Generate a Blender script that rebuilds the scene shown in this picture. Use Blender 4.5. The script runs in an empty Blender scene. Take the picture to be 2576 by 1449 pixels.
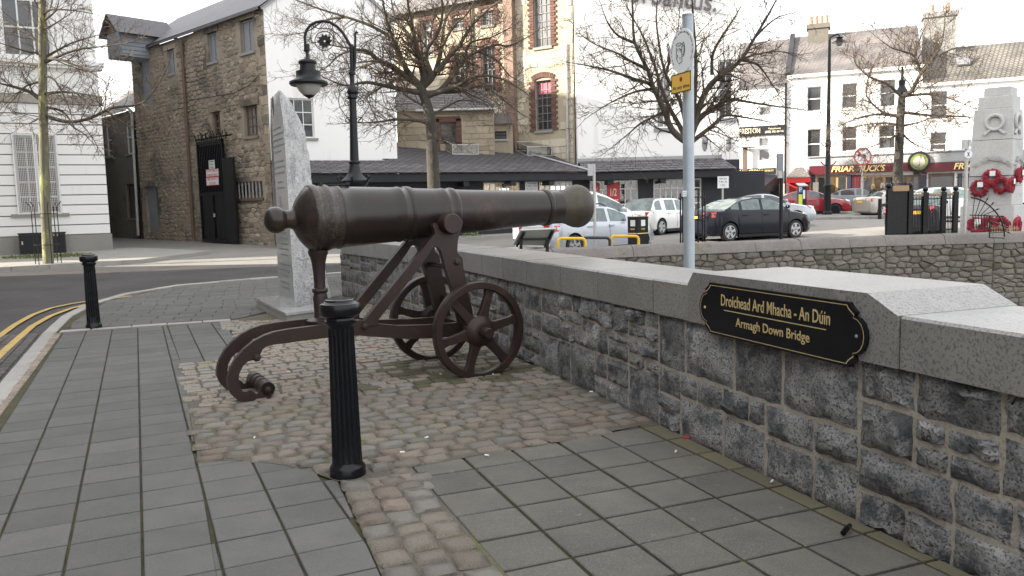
import bpy, bmesh, math, random
from mathutils import Vector, Matrix, noise
from mathutils.geometry import tessellate_polygon

# ---------------------------------------------------------------- camera, sky, sun, exposure
scn = bpy.context.scene
COL = scn.collection
CAM_H, PITCH, ROLL, FPX = 1.5, math.radians(5.85), math.radians(-1.5), 803.0
FW = Vector((0, math.cos(PITCH), -math.sin(PITCH)))
UP0 = Vector((0, math.sin(PITCH), math.cos(PITCH)))
RT = Vector((1, 0, 0))*math.cos(ROLL) + UP0*math.sin(ROLL)
UP = Vector((1, 0, 0))*(-math.sin(ROLL)) + UP0*math.cos(ROLL)
CP = Vector((0, 0, CAM_H))
cd = bpy.data.cameras.new('camera')
cd.sensor_width = 36.0
cd.lens = 36.0*FPX/1024.0
cd.clip_start = 0.05
cd.clip_end = 3000
camo = bpy.data.objects.new('camera', cd)
COL.objects.link(camo)
mw = Matrix(((RT.x, UP.x, -FW.x, CP.x), (RT.y, UP.y, -FW.y, CP.y), (RT.z, UP.z, -FW.z, CP.z), (0, 0, 0, 1)))
camo.matrix_world = mw
scn.camera = camo

SUN_EL = math.radians(23)
SUN_AZ = Vector((-0.985, -0.172, 0)).normalized()      # towards the sun
w = bpy.data.worlds.new('World')
scn.world = w
w.use_nodes = True
nt = w.node_tree
bg = nt.nodes['Background']
sky = nt.nodes.new('ShaderNodeTexSky')
sky.sky_type = 'NISHITA'
sky.sun_disc = False
sky.sun_elevation = SUN_EL
# Blender: rotation 0 puts the sun at +Y, positive rotation turns towards +X
sky.sun_rotation = math.atan2(SUN_AZ.x, SUN_AZ.y)
sky.altitude = 10
sky.air_density = 1.0
sky.dust_density = 3.0
sky.ozone_density = 1.0
hs = nt.nodes.new('ShaderNodeHueSaturation')
hs.inputs['Saturation'].default_value = 0.95
nt.links.new(sky.outputs[0], hs.inputs['Color'])
# thin bright cloud veil over the whole dome
veil = nt.nodes.new('ShaderNodeMix')
veil.data_type = 'RGBA'
veil.inputs[0].default_value = 0.78
veil.inputs[7].default_value = (4.38, 4.3, 4.22, 1)
nt.links.new(hs.outputs[0], veil.inputs[6])
nt.links.new(veil.outputs[2], bg.inputs['Color'])
bg.inputs['Strength'].default_value = 0.15
sl = bpy.data.lights.new('sun', 'SUN')
sl.energy = 4.2
sl.angle = math.radians(0.6)
sl.color = (1.0, 0.91, 0.78)
so = bpy.data.objects.new('sun', sl)
COL.objects.link(so)
sd = Vector((SUN_AZ.x*math.cos(SUN_EL), SUN_AZ.y*math.cos(SUN_EL), math.sin(SUN_EL)))
so.rotation_euler = sd.to_track_quat('Z', 'Y').to_euler()
so.location = sd*60
scn.view_settings.view_transform = 'Standard'
scn.view_settings.look = 'None'
scn.view_settings.exposure = 1.9
scn.view_settings.gamma = 1.0
scn.render.resolution_x, scn.render.resolution_y = 1024, 576

# ---------------------------------------------------------------- layout helpers (photo measured on a 2576 px wide copy)
KF = FPX*2576/1024
def ray(x, y): return RT*((x-1288)/KF) - UP*((y-724.5)/KF) + FW
def G(x, y, z=0.0):
    d = ray(x, y); return CP + d*((z-CAM_H)/d.z)
def D(x, y, Y):
    d = ray(x, y); return CP + d*(Y/d.y)
def terr(Y): return 0.0 if Y <= 22 else (0.02*(Y-22) if Y < 60 else 0.76)

ROOTLOC = {}
class MB:
    """collects faces; build() links them as one mesh object"""
    def __init__(s): s.v = []; s.f = []; s.mi = []; s.cur = 0
    def vert(s, p): s.v.append(Vector(p)); return len(s.v)-1
    def face(s, pts):
        b = len(s.v); s.v += [Vector(p) for p in pts]; s.f.append(list(range(b, b+len(pts)))); s.mi.append(s.cur)
    def idx(s, f): s.f.append(list(f)); s.mi.append(s.cur)
    def hexa(s, p):      # 8 corners: bottom 0-3 ccw, top 4-7
        b = len(s.v); s.v += [Vector(q) for q in p]
        for f in ((3,2,1,0),(4,5,6,7),(0,1,5,4),(1,2,6,5),(2,3,7,6),(3,0,4,7)): s.f.append([b+i for i in f]); s.mi.append(s.cur)
    def box(s, x0, x1, y0, y1, z0, z1):
        s.hexa([(x0,y0,z0),(x1,y0,z0),(x1,y1,z0),(x0,y1,z0),(x0,y0,z1),(x1,y0,z1),(x1,y1,z1),(x0,y1,z1)])
    def obox(s, c, ax, ay, az, hx, hy, hz):
        c, ax, ay, az = Vector(c), Vector(ax), Vector(ay), Vector(az)
        q = lambda i, j, k: c + ax*(i*hx) + ay*(j*hy) + az*(k*hz)
        s.hexa([q(-1,-1,-1),q(1,-1,-1),q(1,1,-1),q(-1,1,-1),q(-1,-1,1),q(1,-1,1),q(1,1,1),q(-1,1,1)])
    def bar(s, a, b, wx, wz, up=(0,0,1)):
        a, b = Vector(a), Vector(b); d = (b-a); L = d.length
        if L < 1e-6: return
        d /= L; u = Vector(up)
        if abs(d.dot(u)) > .95: u = Vector((1,0,0))
        sx = d.cross(u).normalized(); sz = sx.cross(d)
        s.obox((a+b)/2, d, sx, sz, L/2, wx/2, wz/2)
    def prism(s, poly, n, th):   # planar polygon extruded along n by th (caps tessellated)
        n = Vector(n).normalized(); poly = [Vector(p) for p in poly]; N = len(poly)
        tri = tessellate_polygon([poly]); b = len(s.v)
        s.v += poly + [p+n*th for p in poly]
        for t in tri:
            s.f.append([b+t[0], b+t[1], b+t[2]]); s.mi.append(s.cur)
            s.f.append([b+N+t[2], b+N+t[1], b+N+t[0]]); s.mi.append(s.cur)
        for i in range(N):
            j = (i+1) % N; s.f.append([b+i, b+j, b+N+j, b+N+i]); s.mi.append(s.cur)
    def lathe(s, prof, o=(0,0,0), ax=(0,0,1), seg=24, ex=None, cap=True, a0=0, a1=None):
        o, ax = Vector(o), Vector(ax).normalized()
        ex = Vector(ex) if ex else (Vector((1,0,0)) if abs(ax.x) < .8 else Vector((0,1,0)))
        ex = (ex - ax*ex.dot(ax)).normalized(); ey = ax.cross(ex)
        b = len(s.v); n = len(prof)
        for t, r in prof:
            for k in range(seg):
                a = 2*math.pi*k/seg; s.v.append(o + ax*t + (ex*math.cos(a)+ey*math.sin(a))*r)
        for i in range(n-1):
            for k in range(seg):
                k2 = (k+1) % seg
                s.f.append([b+i*seg+k, b+i*seg+k2, b+(i+1)*seg+k2, b+(i+1)*seg+k]); s.mi.append(s.cur)
        if cap:
            s.f.append([b+k for k in range(seg)][::-1]); s.mi.append(s.cur)
            s.f.append([b+(n-1)*seg+k for k in range(seg)]); s.mi.append(s.cur)
    def tube(s, path, rad, seg=8, cap=True, closed=False):
        path = [Vector(p) for p in path]; n = len(path)
        if not hasattr(rad, '__len__'): rad = [rad]*n
        b = len(s.v); ref = None
        for i, p in enumerate(path):
            if closed: t = (path[(i+1) % n]-path[i-1])
            else: t = path[min(i+1, n-1)] - path[max(i-1, 0)]
            t = t.normalized() if t.length > 1e-9 else Vector((0,0,1))
            if ref is None:
                ref = Vector((0,0,1)) if abs(t.z) < .9 else Vector((1,0,0))
            ex = (ref - t*ref.dot(t)).normalized(); ref = ex; ey = t.cross(ex)
            for k in range(seg):
                a = 2*math.pi*k/seg; s.v.append(p + (ex*math.cos(a)+ey*math.sin(a))*rad[i])
        for i in range(n if closed else n-1):
            i2 = (i+1) % n
            for k in range(seg):
                k2 = (k+1) % seg
                s.f.append([b+i*seg+k, b+i*seg+k2, b+i2*seg+k2, b+i2*seg+k]); s.mi.append(s.cur)
        if cap and not closed and seg > 2:
            s.f.append([b+k for k in range(seg)][::-1]); s.mi.append(s.cur)
            s.f.append([b+(n-1)*seg+k for k in range(seg)]); s.mi.append(s.cur)
    def sphere(s, c, r, seg=14, rings=9, sc=(1,1,1)):
        c = Vector(c)
        prof = [(-math.cos(math.pi*i/rings)*r, max(1e-4, math.sin(math.pi*i/rings)*r)) for i in range(rings+1)]
        b = len(s.v); s.lathe(prof, (0,0,0), (0,0,1), seg)
        for i in range(b, len(s.v)):
            p = s.v[i]; s.v[i] = Vector((p.x*sc[0], p.y*sc[1], p.z*sc[2])) + c
    def mesh(s, name, mat, smooth=False, off=Vector((0,0,0)), ang=None):
        me = bpy.data.meshes.new(name)
        me.from_pydata([p-off for p in s.v], [], s.f)
        for m in (mat if isinstance(mat, (list, tuple)) else [mat]): me.materials.append(m)
        if any(s.mi): me.polygons.foreach_set('material_index', s.mi)
        if smooth: me.polygons.foreach_set('use_smooth', [True]*len(me.polygons))
        me.update()
        if ang and smooth:
            try: me.set_sharp_from_angle(angle=math.radians(ang))
            except Exception: pass
        return me
    def build(s, name, mat, parent=None, smooth=False, ang=35):
        off = ROOTLOC.get(parent.name, Vector((0,0,0))) if parent else Vector((0,0,0))
        o = bpy.data.objects.new(name, s.mesh(name, mat, smooth, off, ang))
        COL.objects.link(o)
        if parent:
            o.parent = parent; ROOTLOC[o.name] = off
        return o

def tag(o, label=None, cat=None, group=None, kind=None):
    if label: o['label'] = label
    if cat: o['category'] = cat
    if group: o['group'] = group
    if kind: o['kind'] = kind
    return o
def thing(name, label, cat, loc=(0,0,0), group=None):
    o = bpy.data.objects.new(name, None); o.empty_display_size = .2
    COL.objects.link(o); o.location = loc; ROOTLOC[o.name] = Vector(loc)
    return tag(o, label, cat, group)
def struct(name, mb, mat, smooth=False, kind='structure'):
    return tag(mb.build(name, mat, None, smooth), kind=kind)
def piece(name, me, loc, parent, rot=None, scale=None):
    o = bpy.data.objects.new(name, me); COL.objects.link(o)
    o.parent = parent; o.location = Vector(loc) - ROOTLOC.get(parent.name, Vector((0,0,0)))
    if rot is not None: o.rotation_euler = rot
    if scale is not None: o.scale = scale
    return o
def solo(name, mb, mat, label, cat, group=None, smooth=False, loc=None):
    """a thing that is one mesh"""
    off = Vector(loc) if loc is not None else Vector((0,0,0))
    o = bpy.data.objects.new(name, mb.mesh(name, mat, smooth, off, 35)); COL.objects.link(o); o.location = off
    return tag(o, label, cat, group)
def text(body, ctr, xd, zd, n, width, height, mat, parent, th=.004, name='lettering', bold=0.0, shear=0.0):
    cu = bpy.data.curves.new('t', 'FONT'); cu.body = body; cu.extrude = .5; cu.offset = bold; cu.shear = shear
    cu.resolution_u = 3; cu.align_x = 'CENTER'
    ob = bpy.data.objects.new('t', cu); me = bpy.data.meshes.new_from_object(ob)
    bpy.data.objects.remove(ob); bpy.data.curves.remove(cu)
    vs = [v.co for v in me.vertices]
    if not vs: return None
    x0, x1 = min(v.x for v in vs), max(v.x for v in vs); y0, y1 = min(v.y for v in vs), max(v.y for v in vs)
    xd, zd, n, ctr = Vector(xd), Vector(zd), Vector(n), Vector(ctr)
    off = ROOTLOC.get(parent.name, Vector((0,0,0))) if parent else Vector((0,0,0))
    for v in me.vertices:
        c = v.co
        v.co = ctr + xd*(((c.x-x0)/(x1-x0)-.5)*width) + zd*(((c.y-y0)/(y1-y0)-.5)*height) + n*((c.z+.5)*th) - off
    me.materials.clear(); me.materials.append(mat); me.update(); me.name = name
    o = bpy.data.objects.new(name, me); COL.objects.link(o)
    if parent: o.parent = parent; ROOTLOC[o.name] = off
    return o

# 2D polygon helpers
def clip_convex(subj, clip):
    """Sutherland-Hodgman; clip is convex, counter-clockwise"""
    out = list(subj)
    for i in range(len(clip)):
        a, b = clip[i], clip[(i+1) % len(clip)]; inp = out; out = []
        side = lambda p: (b[0]-a[0])*(p[1]-a[1])-(b[1]-a[1])*(p[0]-a[0])
        for k in range(len(inp)):
            p, q = inp[k], inp[(k+1) % len(inp)]; sp, sq = side(p), side(q)
            if sp >= 0: out.append(p)
            if (sp >= 0) != (sq >= 0):
                t = sp/(sp-sq); out.append((p[0]+(q[0]-p[0])*t, p[1]+(q[1]-p[1])*t))
        if not out: return []
    return out
def ccw(poly):
    a = sum(poly[i][0]*poly[(i+1) % len(poly)][1]-poly[(i+1) % len(poly)][0]*poly[i][1] for i in range(len(poly)))
    return list(poly) if a > 0 else list(poly)[::-1]
def area(p): return abs(sum(p[i][0]*p[(i+1) % len(p)][1]-p[(i+1) % len(p)][0]*p[i][1] for i in range(len(p))))/2
def inside(p, poly):
    c = False; n = len(poly)
    for i in range(n):
        a, b = poly[i], poly[(i+1) % n]
        if (a[1] > p[1]) != (b[1] > p[1]) and p[0] < (b[0]-a[0])*(p[1]-a[1])/(b[1]-a[1])+a[0]: c = not c
    return c
def shrink(poly, d):
    """inset a convex ccw polygon"""
    n = len(poly); out = []; q = poly
    for i in range(n):
        a, b = poly[i], poly[(i+1) % n]; L = math.hypot(b[0]-a[0], b[1]-a[1])
        if L < 1e-6: continue
        nx, ny = -(b[1]-a[1])/L*d, (b[0]-a[0])/L*d
        a2, b2 = (a[0]+nx, a[1]+ny), (b[0]+nx, b[1]+ny); o2 = []
        side = lambda p: (b2[0]-a2[0])*(p[1]-a2[1])-(b2[1]-a2[1])*(p[0]-a2[0])
        for k in range(len(q)):
            p, r = q[k], q[(k+1) % len(q)]; sp, sr = side(p), side(r)
            if sp >= 0: o2.append(p)
            if (sp >= 0) != (sr >= 0):
                t = sp/(sp-sr); o2.append((p[0]+(r[0]-p[0])*t, p[1]+(r[1]-p[1])*t))
        q = o2
        if len(q) < 3: return []
    return q
def voronoi(pts, bounds, R):
    """cells of 2D points clipped to the rectangle bounds=(x0,x1,y0,y1); R = neighbour radius"""
    x0, x1, y0, y1 = bounds; cells = []; grid = {}
    for i, p in enumerate(pts): grid.setdefault((int(p[0]//R), int(p[1]//R)), []).append(i)
    for i, p in enumerate(pts):
        poly = [(x0,y0),(x1,y0),(x1,y1),(x0,y1)]; gx, gy = int(p[0]//R), int(p[1]//R)
        nb = [j for a in (-1,0,1) for b in (-1,0,1) for j in grid.get((gx+a, gy+b), []) if j != i]
        for j in nb:
            q = pts[j]; mx, my = (p[0]+q[0])/2, (p[1]+q[1])/2; dx, dy = q[0]-p[0], q[1]-p[1]; o2 = []
            side = lambda s: -((s[0]-mx)*dx+(s[1]-my)*dy)
            for k in range(len(poly)):
                s, r = poly[k], poly[(k+1) % len(poly)]; a, b = side(s), side(r)
                if a >= 0: o2.append(s)
                if (a >= 0) != (b >= 0):
                    t = a/(a-b); o2.append((s[0]+(r[0]-s[0])*t, s[1]+(r[1]-s[1])*t))
            poly = o2
            if len(poly) < 3: break
        cells.append(poly)
    return cells

# ---------------------------------------------------------------- materials
def mat(name, c1, c2=None, scale=6.0, rough=.8, bump=0.0, bscale=40.0, metal=0.0, rnd=0.0, spk=None, spks=120.0, spka=.5,
        c3=None, c3s=2.0, c3t=.6, spec=.5, stretch=(1,1,1), clear=0.0, bdist=.02, crisp=.25):
    """c1..c2 slow noise mix, spk = fine speckle colour, c3 = patches (stain, lichen) above threshold, rnd = per-piece brightness"""
    m = bpy.data.materials.new(name); m.use_nodes = True
    N, L = m.node_tree.nodes, m.node_tree.links; b = N['Principled BSDF']
    b.inputs['Roughness'].default_value = rough; b.inputs['Metallic'].default_value = metal
    b.inputs['Specular IOR Level'].default_value = spec
    if clear: b.inputs['Coat Weight'].default_value = clear; b.inputs['Coat Roughness'].default_value = .05
    col = lambda c: (c[0], c[1], c[2], 1)
    tc = N.new('ShaderNodeTexCoord'); oi = N.new('ShaderNodeObjectInfo')
    ml = N.new('ShaderNodeVectorMath'); ml.operation = 'SCALE'; ml.inputs['Scale'].default_value = 37.0
    cx = N.new('ShaderNodeCombineXYZ')
    for k in range(3): L.new(oi.outputs['Random'], cx.inputs[k])
    L.new(cx.outputs[0], ml.inputs[0])
    ad = N.new('ShaderNodeVectorMath'); ad.operation = 'ADD'; L.new(tc.outputs['Object'], ad.inputs[0]); L.new(ml.outputs[0], ad.inputs[1])
    mp = N.new('ShaderNodeMapping'); mp.inputs['Scale'].default_value = stretch; L.new(ad.outputs[0], mp.inputs[0])
    vec = mp.outputs[0]
    def nz(sc, det=5, ro=.6):
        n = N.new('ShaderNodeTexNoise'); n.inputs['Scale'].default_value = sc; n.inputs['Detail'].default_value = det; n.inputs['Roughness'].default_value = ro
        L.new(vec, n.inputs['Vector']); return n.outputs['Fac']
    def ramp(f, a, bb):
        r = N.new('ShaderNodeMapRange'); r.inputs[1].default_value = a; r.inputs[2].default_value = bb; r.clamp = True; L.new(f, r.inputs[0]); return r.outputs[0]
    def mix(f, a, c, mode='MIX'):
        x = N.new('ShaderNodeMix'); x.data_type = 'RGBA'; x.blend_type = mode; x.clamp_factor = True
        if hasattr(f, 'links'): L.new(f, x.inputs[0])
        else: x.inputs[0].default_value = f
        for s, i in ((a, 6), (c, 7)):
            if hasattr(s, 'links'): L.new(s, x.inputs[i])
            else: x.inputs[i].default_value = col(s)
        return x.outputs[2]
    cur = col(c1)
    out = None
    if c2 is not None: out = mix(ramp(nz(scale), .5-crisp, .5+crisp), c1, c2)
    if c3 is not None: out = mix(ramp(nz(c3s, 6, .65), c3t-.04, c3t+.06), out if out else c1, c3)
    if spk is not None:
        f = ramp(nz(spks, 2, .5), .5, .66)
        mm = N.new('ShaderNodeMath'); mm.operation = 'MULTIPLY'; mm.inputs[1].default_value = spka; L.new(f, mm.inputs[0])
        out = mix(mm.outputs[0], out if out else c1, spk)
    if rnd:
        mr = N.new('ShaderNodeMapRange'); mr.inputs[3].default_value = 1-rnd; mr.inputs[4].default_value = 1+rnd; L.new(oi.outputs['Random'], mr.inputs[0])
        cc = N.new('ShaderNodeCombineColor')
        for k in range(3): L.new(mr.outputs[0], cc.inputs[k])
        out = mix(1.0, out if out else c1, cc.outputs[0], 'MULTIPLY')
    if out: L.new(out, b.inputs['Base Color'])
    else: b.inputs['Base Color'].default_value = cur
    if bump:
        bp = N.new('ShaderNodeBump'); bp.inputs['Strength'].default_value = bump; bp.inputs['Distance'].default_value = bdist
        L.new(nz(bscale, 6, .65), bp.inputs['Height']); L.new(bp.outputs[0], b.inputs['Normal'])
    return m
def brickmat(name, c1, c2, mortar, bw, bh, gap=.02, rough=.8, bump=.5, rot=(0,0,0), off=.5, extra=None, es=.6):
    """far surfaces: rows of setts / slates in real size"""
    m = bpy.data.materials.new(name); m.use_nodes = True
    N, L = m.node_tree.nodes, m.node_tree.links; b = N['Principled BSDF']; b.inputs['Roughness'].default_value = rough
    tc = N.new('ShaderNodeTexCoord'); mp = N.new('ShaderNodeMapping'); mp.inputs['Rotation'].default_value = rot
    L.new(tc.outputs['Object'], mp.inputs[0])
    t = N.new('ShaderNodeTexBrick'); t.inputs['Scale'].default_value = 1.0; t.inputs['Brick Width'].default_value = bw; t.inputs['Row Height'].default_value = bh
    t.inputs['Mortar Size'].default_value = gap; t.inputs['Mortar Smooth'].default_value = .1; t.offset = off
    t.inputs['Color1'].default_value = (*c1, 1); t.inputs['Color2'].default_value = (*c2, 1); t.inputs['Mortar'].default_value = (*mortar, 1)
    L.new(mp.outputs[0], t.inputs['Vector'])
    n = N.new('ShaderNodeTexNoise'); n.inputs['Scale'].default_value = es; n.inputs['Detail'].default_value = 8; L.new(tc.outputs['Object'], n.inputs['Vector'])
    x = N.new('ShaderNodeMix'); x.data_type = 'RGBA'; x.blend_type = 'MULTIPLY'
    mr = N.new('ShaderNodeMapRange'); mr.inputs[1].default_value = .35; mr.inputs[2].default_value = .65; mr.inputs[3].default_value = .6; mr.inputs[4].default_value = 1.2; L.new(n.outputs['Fac'], mr.inputs[0])
    cc = N.new('ShaderNodeCombineColor')
    for k in range(3): L.new(mr.outputs[0], cc.inputs[k])
    x.inputs[0].default_value = 1.0; L.new(t.outputs['Color'], x.inputs[6]); L.new(cc.outputs[0], x.inputs[7]); L.new(x.outputs[2], b.inputs['Base Color'])
    bp = N.new('ShaderNodeBump'); bp.inputs['Strength'].default_value = bump; bp.inputs['Distance'].default_value = .01; bp.invert = True
    L.new(t.outputs['Fac'], bp.inputs['Height']); L.new(bp.outputs[0], b.inputs['Normal'])
    return m
def emis(name, c, s):
    m = bpy.data.materials.new(name); m.use_nodes = True; b = m.node_tree.nodes['Principled BSDF']
    b.inputs['Base Color'].default_value = (*c, 1); b.inputs['Emission Color'].default_value = (*c, 1); b.inputs['Emission Strength'].default_value = s
    return m
def glassmat(name, tint, alpha):
    """clear pane: mostly see-through with a sharp reflection"""
    m = bpy.data.materials.new(name); m.use_nodes = True; N, L = m.node_tree.nodes, m.node_tree.links
    N.remove(N['Principled BSDF'])
    g = N.new('ShaderNodeBsdfGlossy'); g.inputs['Roughness'].default_value = .02
    t = N.new('ShaderNodeBsdfTransparent'); t.inputs['Color'].default_value = (*tint, 1)
    fr = N.new('ShaderNodeFresnel'); fr.inputs['IOR'].default_value = 1.5
    ma = N.new('ShaderNodeMath'); ma.operation = 'ADD'; ma.inputs[1].default_value = alpha; ma.use_clamp = True; L.new(fr.outputs[0], ma.inputs[0])
    mx = N.new('ShaderNodeMixShader'); L.new(ma.outputs[0], mx.inputs[0]); L.new(t.outputs[0], mx.inputs[1]); L.new(g.outputs[0], mx.inputs[2])
    L.new(mx.outputs[0], N['Material Output'].inputs['Surface'])
    return m

m_slab = mat('slab', (.066,.066,.063), (.096,.094,.088), 4.5, .85, .4, 70, rnd=.12, spk=(.15,.145,.14), spks=160, spka=.35, c3=(.135,.133,.125), c3s=16, c3t=.72, bdist=.006)
m_slab2 = mat('slab_warm', (.064,.061,.053), (.108,.101,.084), 3.5, .88, .45, 70, rnd=.14, spk=(.18,.172,.155), spks=150, spka=.4, c3=(.15,.145,.13), c3s=13, c3t=.67, bdist=.006)
m_slab3 = mat('slab_mossy', (.085,.078,.052), (.115,.102,.062), 4, .9, .3, 80, rnd=.12, spk=(.1,.1,.06), spks=120, spka=.5, bdist=.006)
m_joint = mat('joint_moss', (.024,.021,.014), (.072,.068,.02), 5, .95, .6, 60, spk=(.02,.02,.015), spks=90, bdist=.01)
m_mortarpad = mat('pad_mortar', (.12,.105,.082), (.075,.067,.05), 4, .95, .8, 50, spk=(.05,.045,.035), spks=80, c3=(.10,.10,.03), c3s=1.6, c3t=.58, bdist=.012)
m_sett = mat('sett', (.195,.17,.138), (.285,.25,.205), 14, .85, 1.0, 38, rnd=.16, spk=(.07,.06,.05), spks=60, spka=.8, c3=(.2,.19,.1), c3s=2.5, c3t=.64, bdist=.012)
m_setg = mat('sett_grey', (.185,.172,.152), (.25,.235,.205), 14, .85, .9, 45, rnd=.15, spk=(.1,.095,.085), spks=75, spka=.7, bdist=.012)
m_setr = mat('sett_red', (.20,.163,.128), (.265,.222,.178), 14, .85, .9, 45, rnd=.2, spk=(.12,.08,.07), spks=75, spka=.7, bdist=.012)
m_moss_dark = mat('moss_damp', (.115,.10,.065), (.085,.085,.04), 5, .9, .8, 40, rnd=.2, spk=(.03,.03,.02), spks=60)
m_kerb = mat('kerb_granite', (.26,.25,.235), (.34,.325,.3), 4, .8, .4, 60, rnd=.12, spk=(.14,.135,.13), spks=110, bdist=.008)
m_yellow = mat('road_yellow', (.46,.32,.085), (.37,.26,.08), 6, .8, .2, 80, c3=(.2,.17,.12), c3s=9, c3t=.62)
m_brickpav = mat('road_block', (.045,.04,.04), (.068,.056,.054), 3, .8, .4, 70, rnd=.25, spk=(.16,.14,.13), spks=140, spka=.3, bdist=.005)
m_road = brickmat('road_setts', (.034,.030,.031), (.047,.040,.040), (.02,.018,.018), .22, .11, .012, .75, .5, (0,0,.55), .5)
m_asph = mat('asphalt', (.19,.182,.17), (.235,.225,.205), 1.2, .85, .4, 60, spk=(.1,.1,.1), spks=60, spka=.4)
m_ground = mat('ground_far', (.17,.165,.155), (.2,.195,.185), .8, .9, .2, 20)
m_conc = mat('concrete', (.3,.29,.27), (.36,.345,.32), 2, .85, .3, 50, spk=(.2,.2,.19), spks=90)
m_white_paint = mat('white_paint', (.7,.69,.66), (.62,.61,.58), 5, .7)
# masonry
m_granite = mat('granite', (.125,.127,.131), (.315,.314,.308), 8, .72, .85, 20, rnd=.26, spk=(.04,.042,.046), spks=85, spka=.95, c3=(.07,.074,.08), c3s=5.5, c3t=.55, bdist=.035, crisp=.2)
m_coping = mat('granite_coping', (.205,.20,.19), (.265,.258,.245), 5, .34, .3, 120, rnd=.06, spk=(.10,.098,.096), spks=85, spka=.85, c3=(.20,.193,.18), c3s=2.6, c3t=.60, bdist=.006)
m_mortar = mat('lime_mortar', (.40,.365,.31), (.28,.255,.21), 5, .95, .8, 45, spk=(.18,.165,.14), spks=70, bdist=.012)
m_rubble = mat('rubble', (.125,.115,.10), (.19,.172,.148), 4, .9, .9, 18, rnd=.3, spk=(.09,.078,.065), spks=50, spka=.6, c3=(.14,.15,.06), c3s=1.6, c3t=.68, bdist=.03)
m_rubmort = mat('rubble_mortar', (.115,.1,.075), (.17,.15,.11), 5, .95, .8, 30, c3=(.10,.11,.03), c3s=1.5, c3t=.6)
m_oldcop = mat('old_coping', (.13,.118,.112), (.18,.165,.15), 3, .9, .7, 30, spk=(.27,.26,.24), spks=42, spka=.4, c3=(.12,.11,.06), c3s=2.4, c3t=.63, bdist=.02)
m_monu = mat('monument_rough', (.42,.42,.42), (.55,.545,.53), 9, .75, 1.0, 16, spk=(.16,.165,.175), spks=58, spka=.85, c3=(.33,.335,.34), c3s=5, c3t=.56, bdist=.05)
m_monup = mat('monument_polished', (.34,.345,.35), (.40,.40,.40), 8, .14, spk=(.16,.165,.17), spks=110, spka=.8)
m_memor = mat('memorial_granite', (.42,.425,.42), (.5,.5,.49), 2.5, .85, .25, 60, spk=(.22,.225,.22), spks=60, spka=.6, c3=(.36,.365,.355), c3s=1.4, c3t=.6, bdist=.01)
m_bstone = mat('warehouse_stone', (.24,.195,.15), (.36,.305,.235), 2.2, .9, .9, 12, rnd=.33, spk=(.1,.08,.06), spks=25, spka=.5, c3=(.13,.12,.1), c3s=.7, c3t=.55, bdist=.04)
m_bmort = mat('warehouse_mortar', (.34,.295,.23), (.22,.19,.155), .8, .95, .6, 15, c3=(.10,.09,.08), c3s=.5, c3t=.55)
m_frame_grey = mat('grey_frame', (.16,.16,.16), None, rough=.6)
m_cream = mat('cream_stone', (.45,.40,.315), (.55,.50,.41), 1.6, .9, .5, 12, rnd=.14, spk=(.32,.27,.2), spks=18, spka=.4, bdist=.02)
m_creamm = mat('cream_mortar', (.40,.34,.25), (.33,.29,.215), 1.2, .95, .4, 12)
m_brick = mat('red_brick', (.105,.054,.043), (.14,.075,.058), 5, .9, .3, 30, rnd=.28)
m_renderw = mat('white_render', (.80,.795,.78), (.84,.835,.82), .5, .9, .12, 30, c3=(.72,.71,.685), c3s=1.3, c3t=.6, bdist=.01, stretch=(1,1,.16))
m_renderb = mat('off_white_render', (.79,.79,.775), (.755,.75,.735), .4, .85, .08, 30, bdist=.01, c3=(.70,.695,.675), c3s=1.2, c3t=.62, stretch=(1,1,.18))
m_renderg = mat('grey_render', (.15,.135,.115), (.19,.17,.145), .7, .9, .2, 20, c3=(.12,.11,.1), c3s=.8, c3t=.6)
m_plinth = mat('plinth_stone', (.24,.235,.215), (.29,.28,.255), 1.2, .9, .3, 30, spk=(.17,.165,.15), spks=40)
m_band = mat('string_band', (.30,.28,.25), (.34,.32,.29), 2, .9)
m_slate = mat('slate', (.085,.083,.092), (.115,.108,.115), 3, .55, .35, 25, rnd=.28, c3=(.15,.13,.12), c3s=1.0, c3t=.66, bdist=.008)
m_slatefar = brickmat('slate_far', (.13,.118,.115), (.16,.142,.135), (.075,.07,.068), .28, .2, .02, .65, .4, (0,0,0), .5)
m_slatefar2 = brickmat('slate_mossy_far', (.17,.155,.135), (.22,.20,.17), (.06,.056,.05), .3, .2, .05, .75, .6, (0,0,0), .5)
m_darkwall = mat('dark_paint', (.024,.025,.031), (.032,.033,.04), 1.5, .6, spec=.3)
m_fascia = mat('fascia_dark', (.016,.017,.021), (.022,.023,.028), 2, .45, spec=.3)
m_lead = mat('lead', (.33,.335,.345), (.28,.285,.295), 3, .5)
# metal and paint
m_cannon = mat('cannon_paint', (.017,.0125,.012), (.025,.018,.0155), 5, .27, .22, 45, metal=.0, c3=(.045,.029,.021), c3s=1.3, c3t=.6, spk=(.02,.015,.013), spks=30, spka=.5, bdist=.004, spec=.36)
m_cannonl = mat('cannon_lichen', (.02,.0145,.0135), (.028,.02,.0165), 5, .4, .3, 60, c3=(.15,.12,.06), c3s=20, c3t=.66, spk=(.16,.13,.07), spks=55, spka=.28, bdist=.005)
m_mossiron = mat('cannon_muzzle', (.026,.02,.016), (.04,.032,.02), 4, .5, .3, 50, c3=(.055,.045,.022), c3s=5, c3t=.57, bdist=.005)
m_carr = mat('carriage_paint', (.023,.0145,.0125), (.034,.021,.017), 5, .42, .2, 50, c3=(.055,.03,.02), c3s=3.2, c3t=.62, bdist=.005, spec=.3)
m_black = mat('black_gloss', (.005,.0055,.007), (.008,.0085,.011), 6, .24, .15, 60, c3=(.022,.022,.023), c3s=9, c3t=.68, bdist=.004, spec=.28)
m_blackm = mat('black_matt', (.008,.0085,.011), (.013,.0135,.016), 5, .45, spec=.3)
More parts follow.
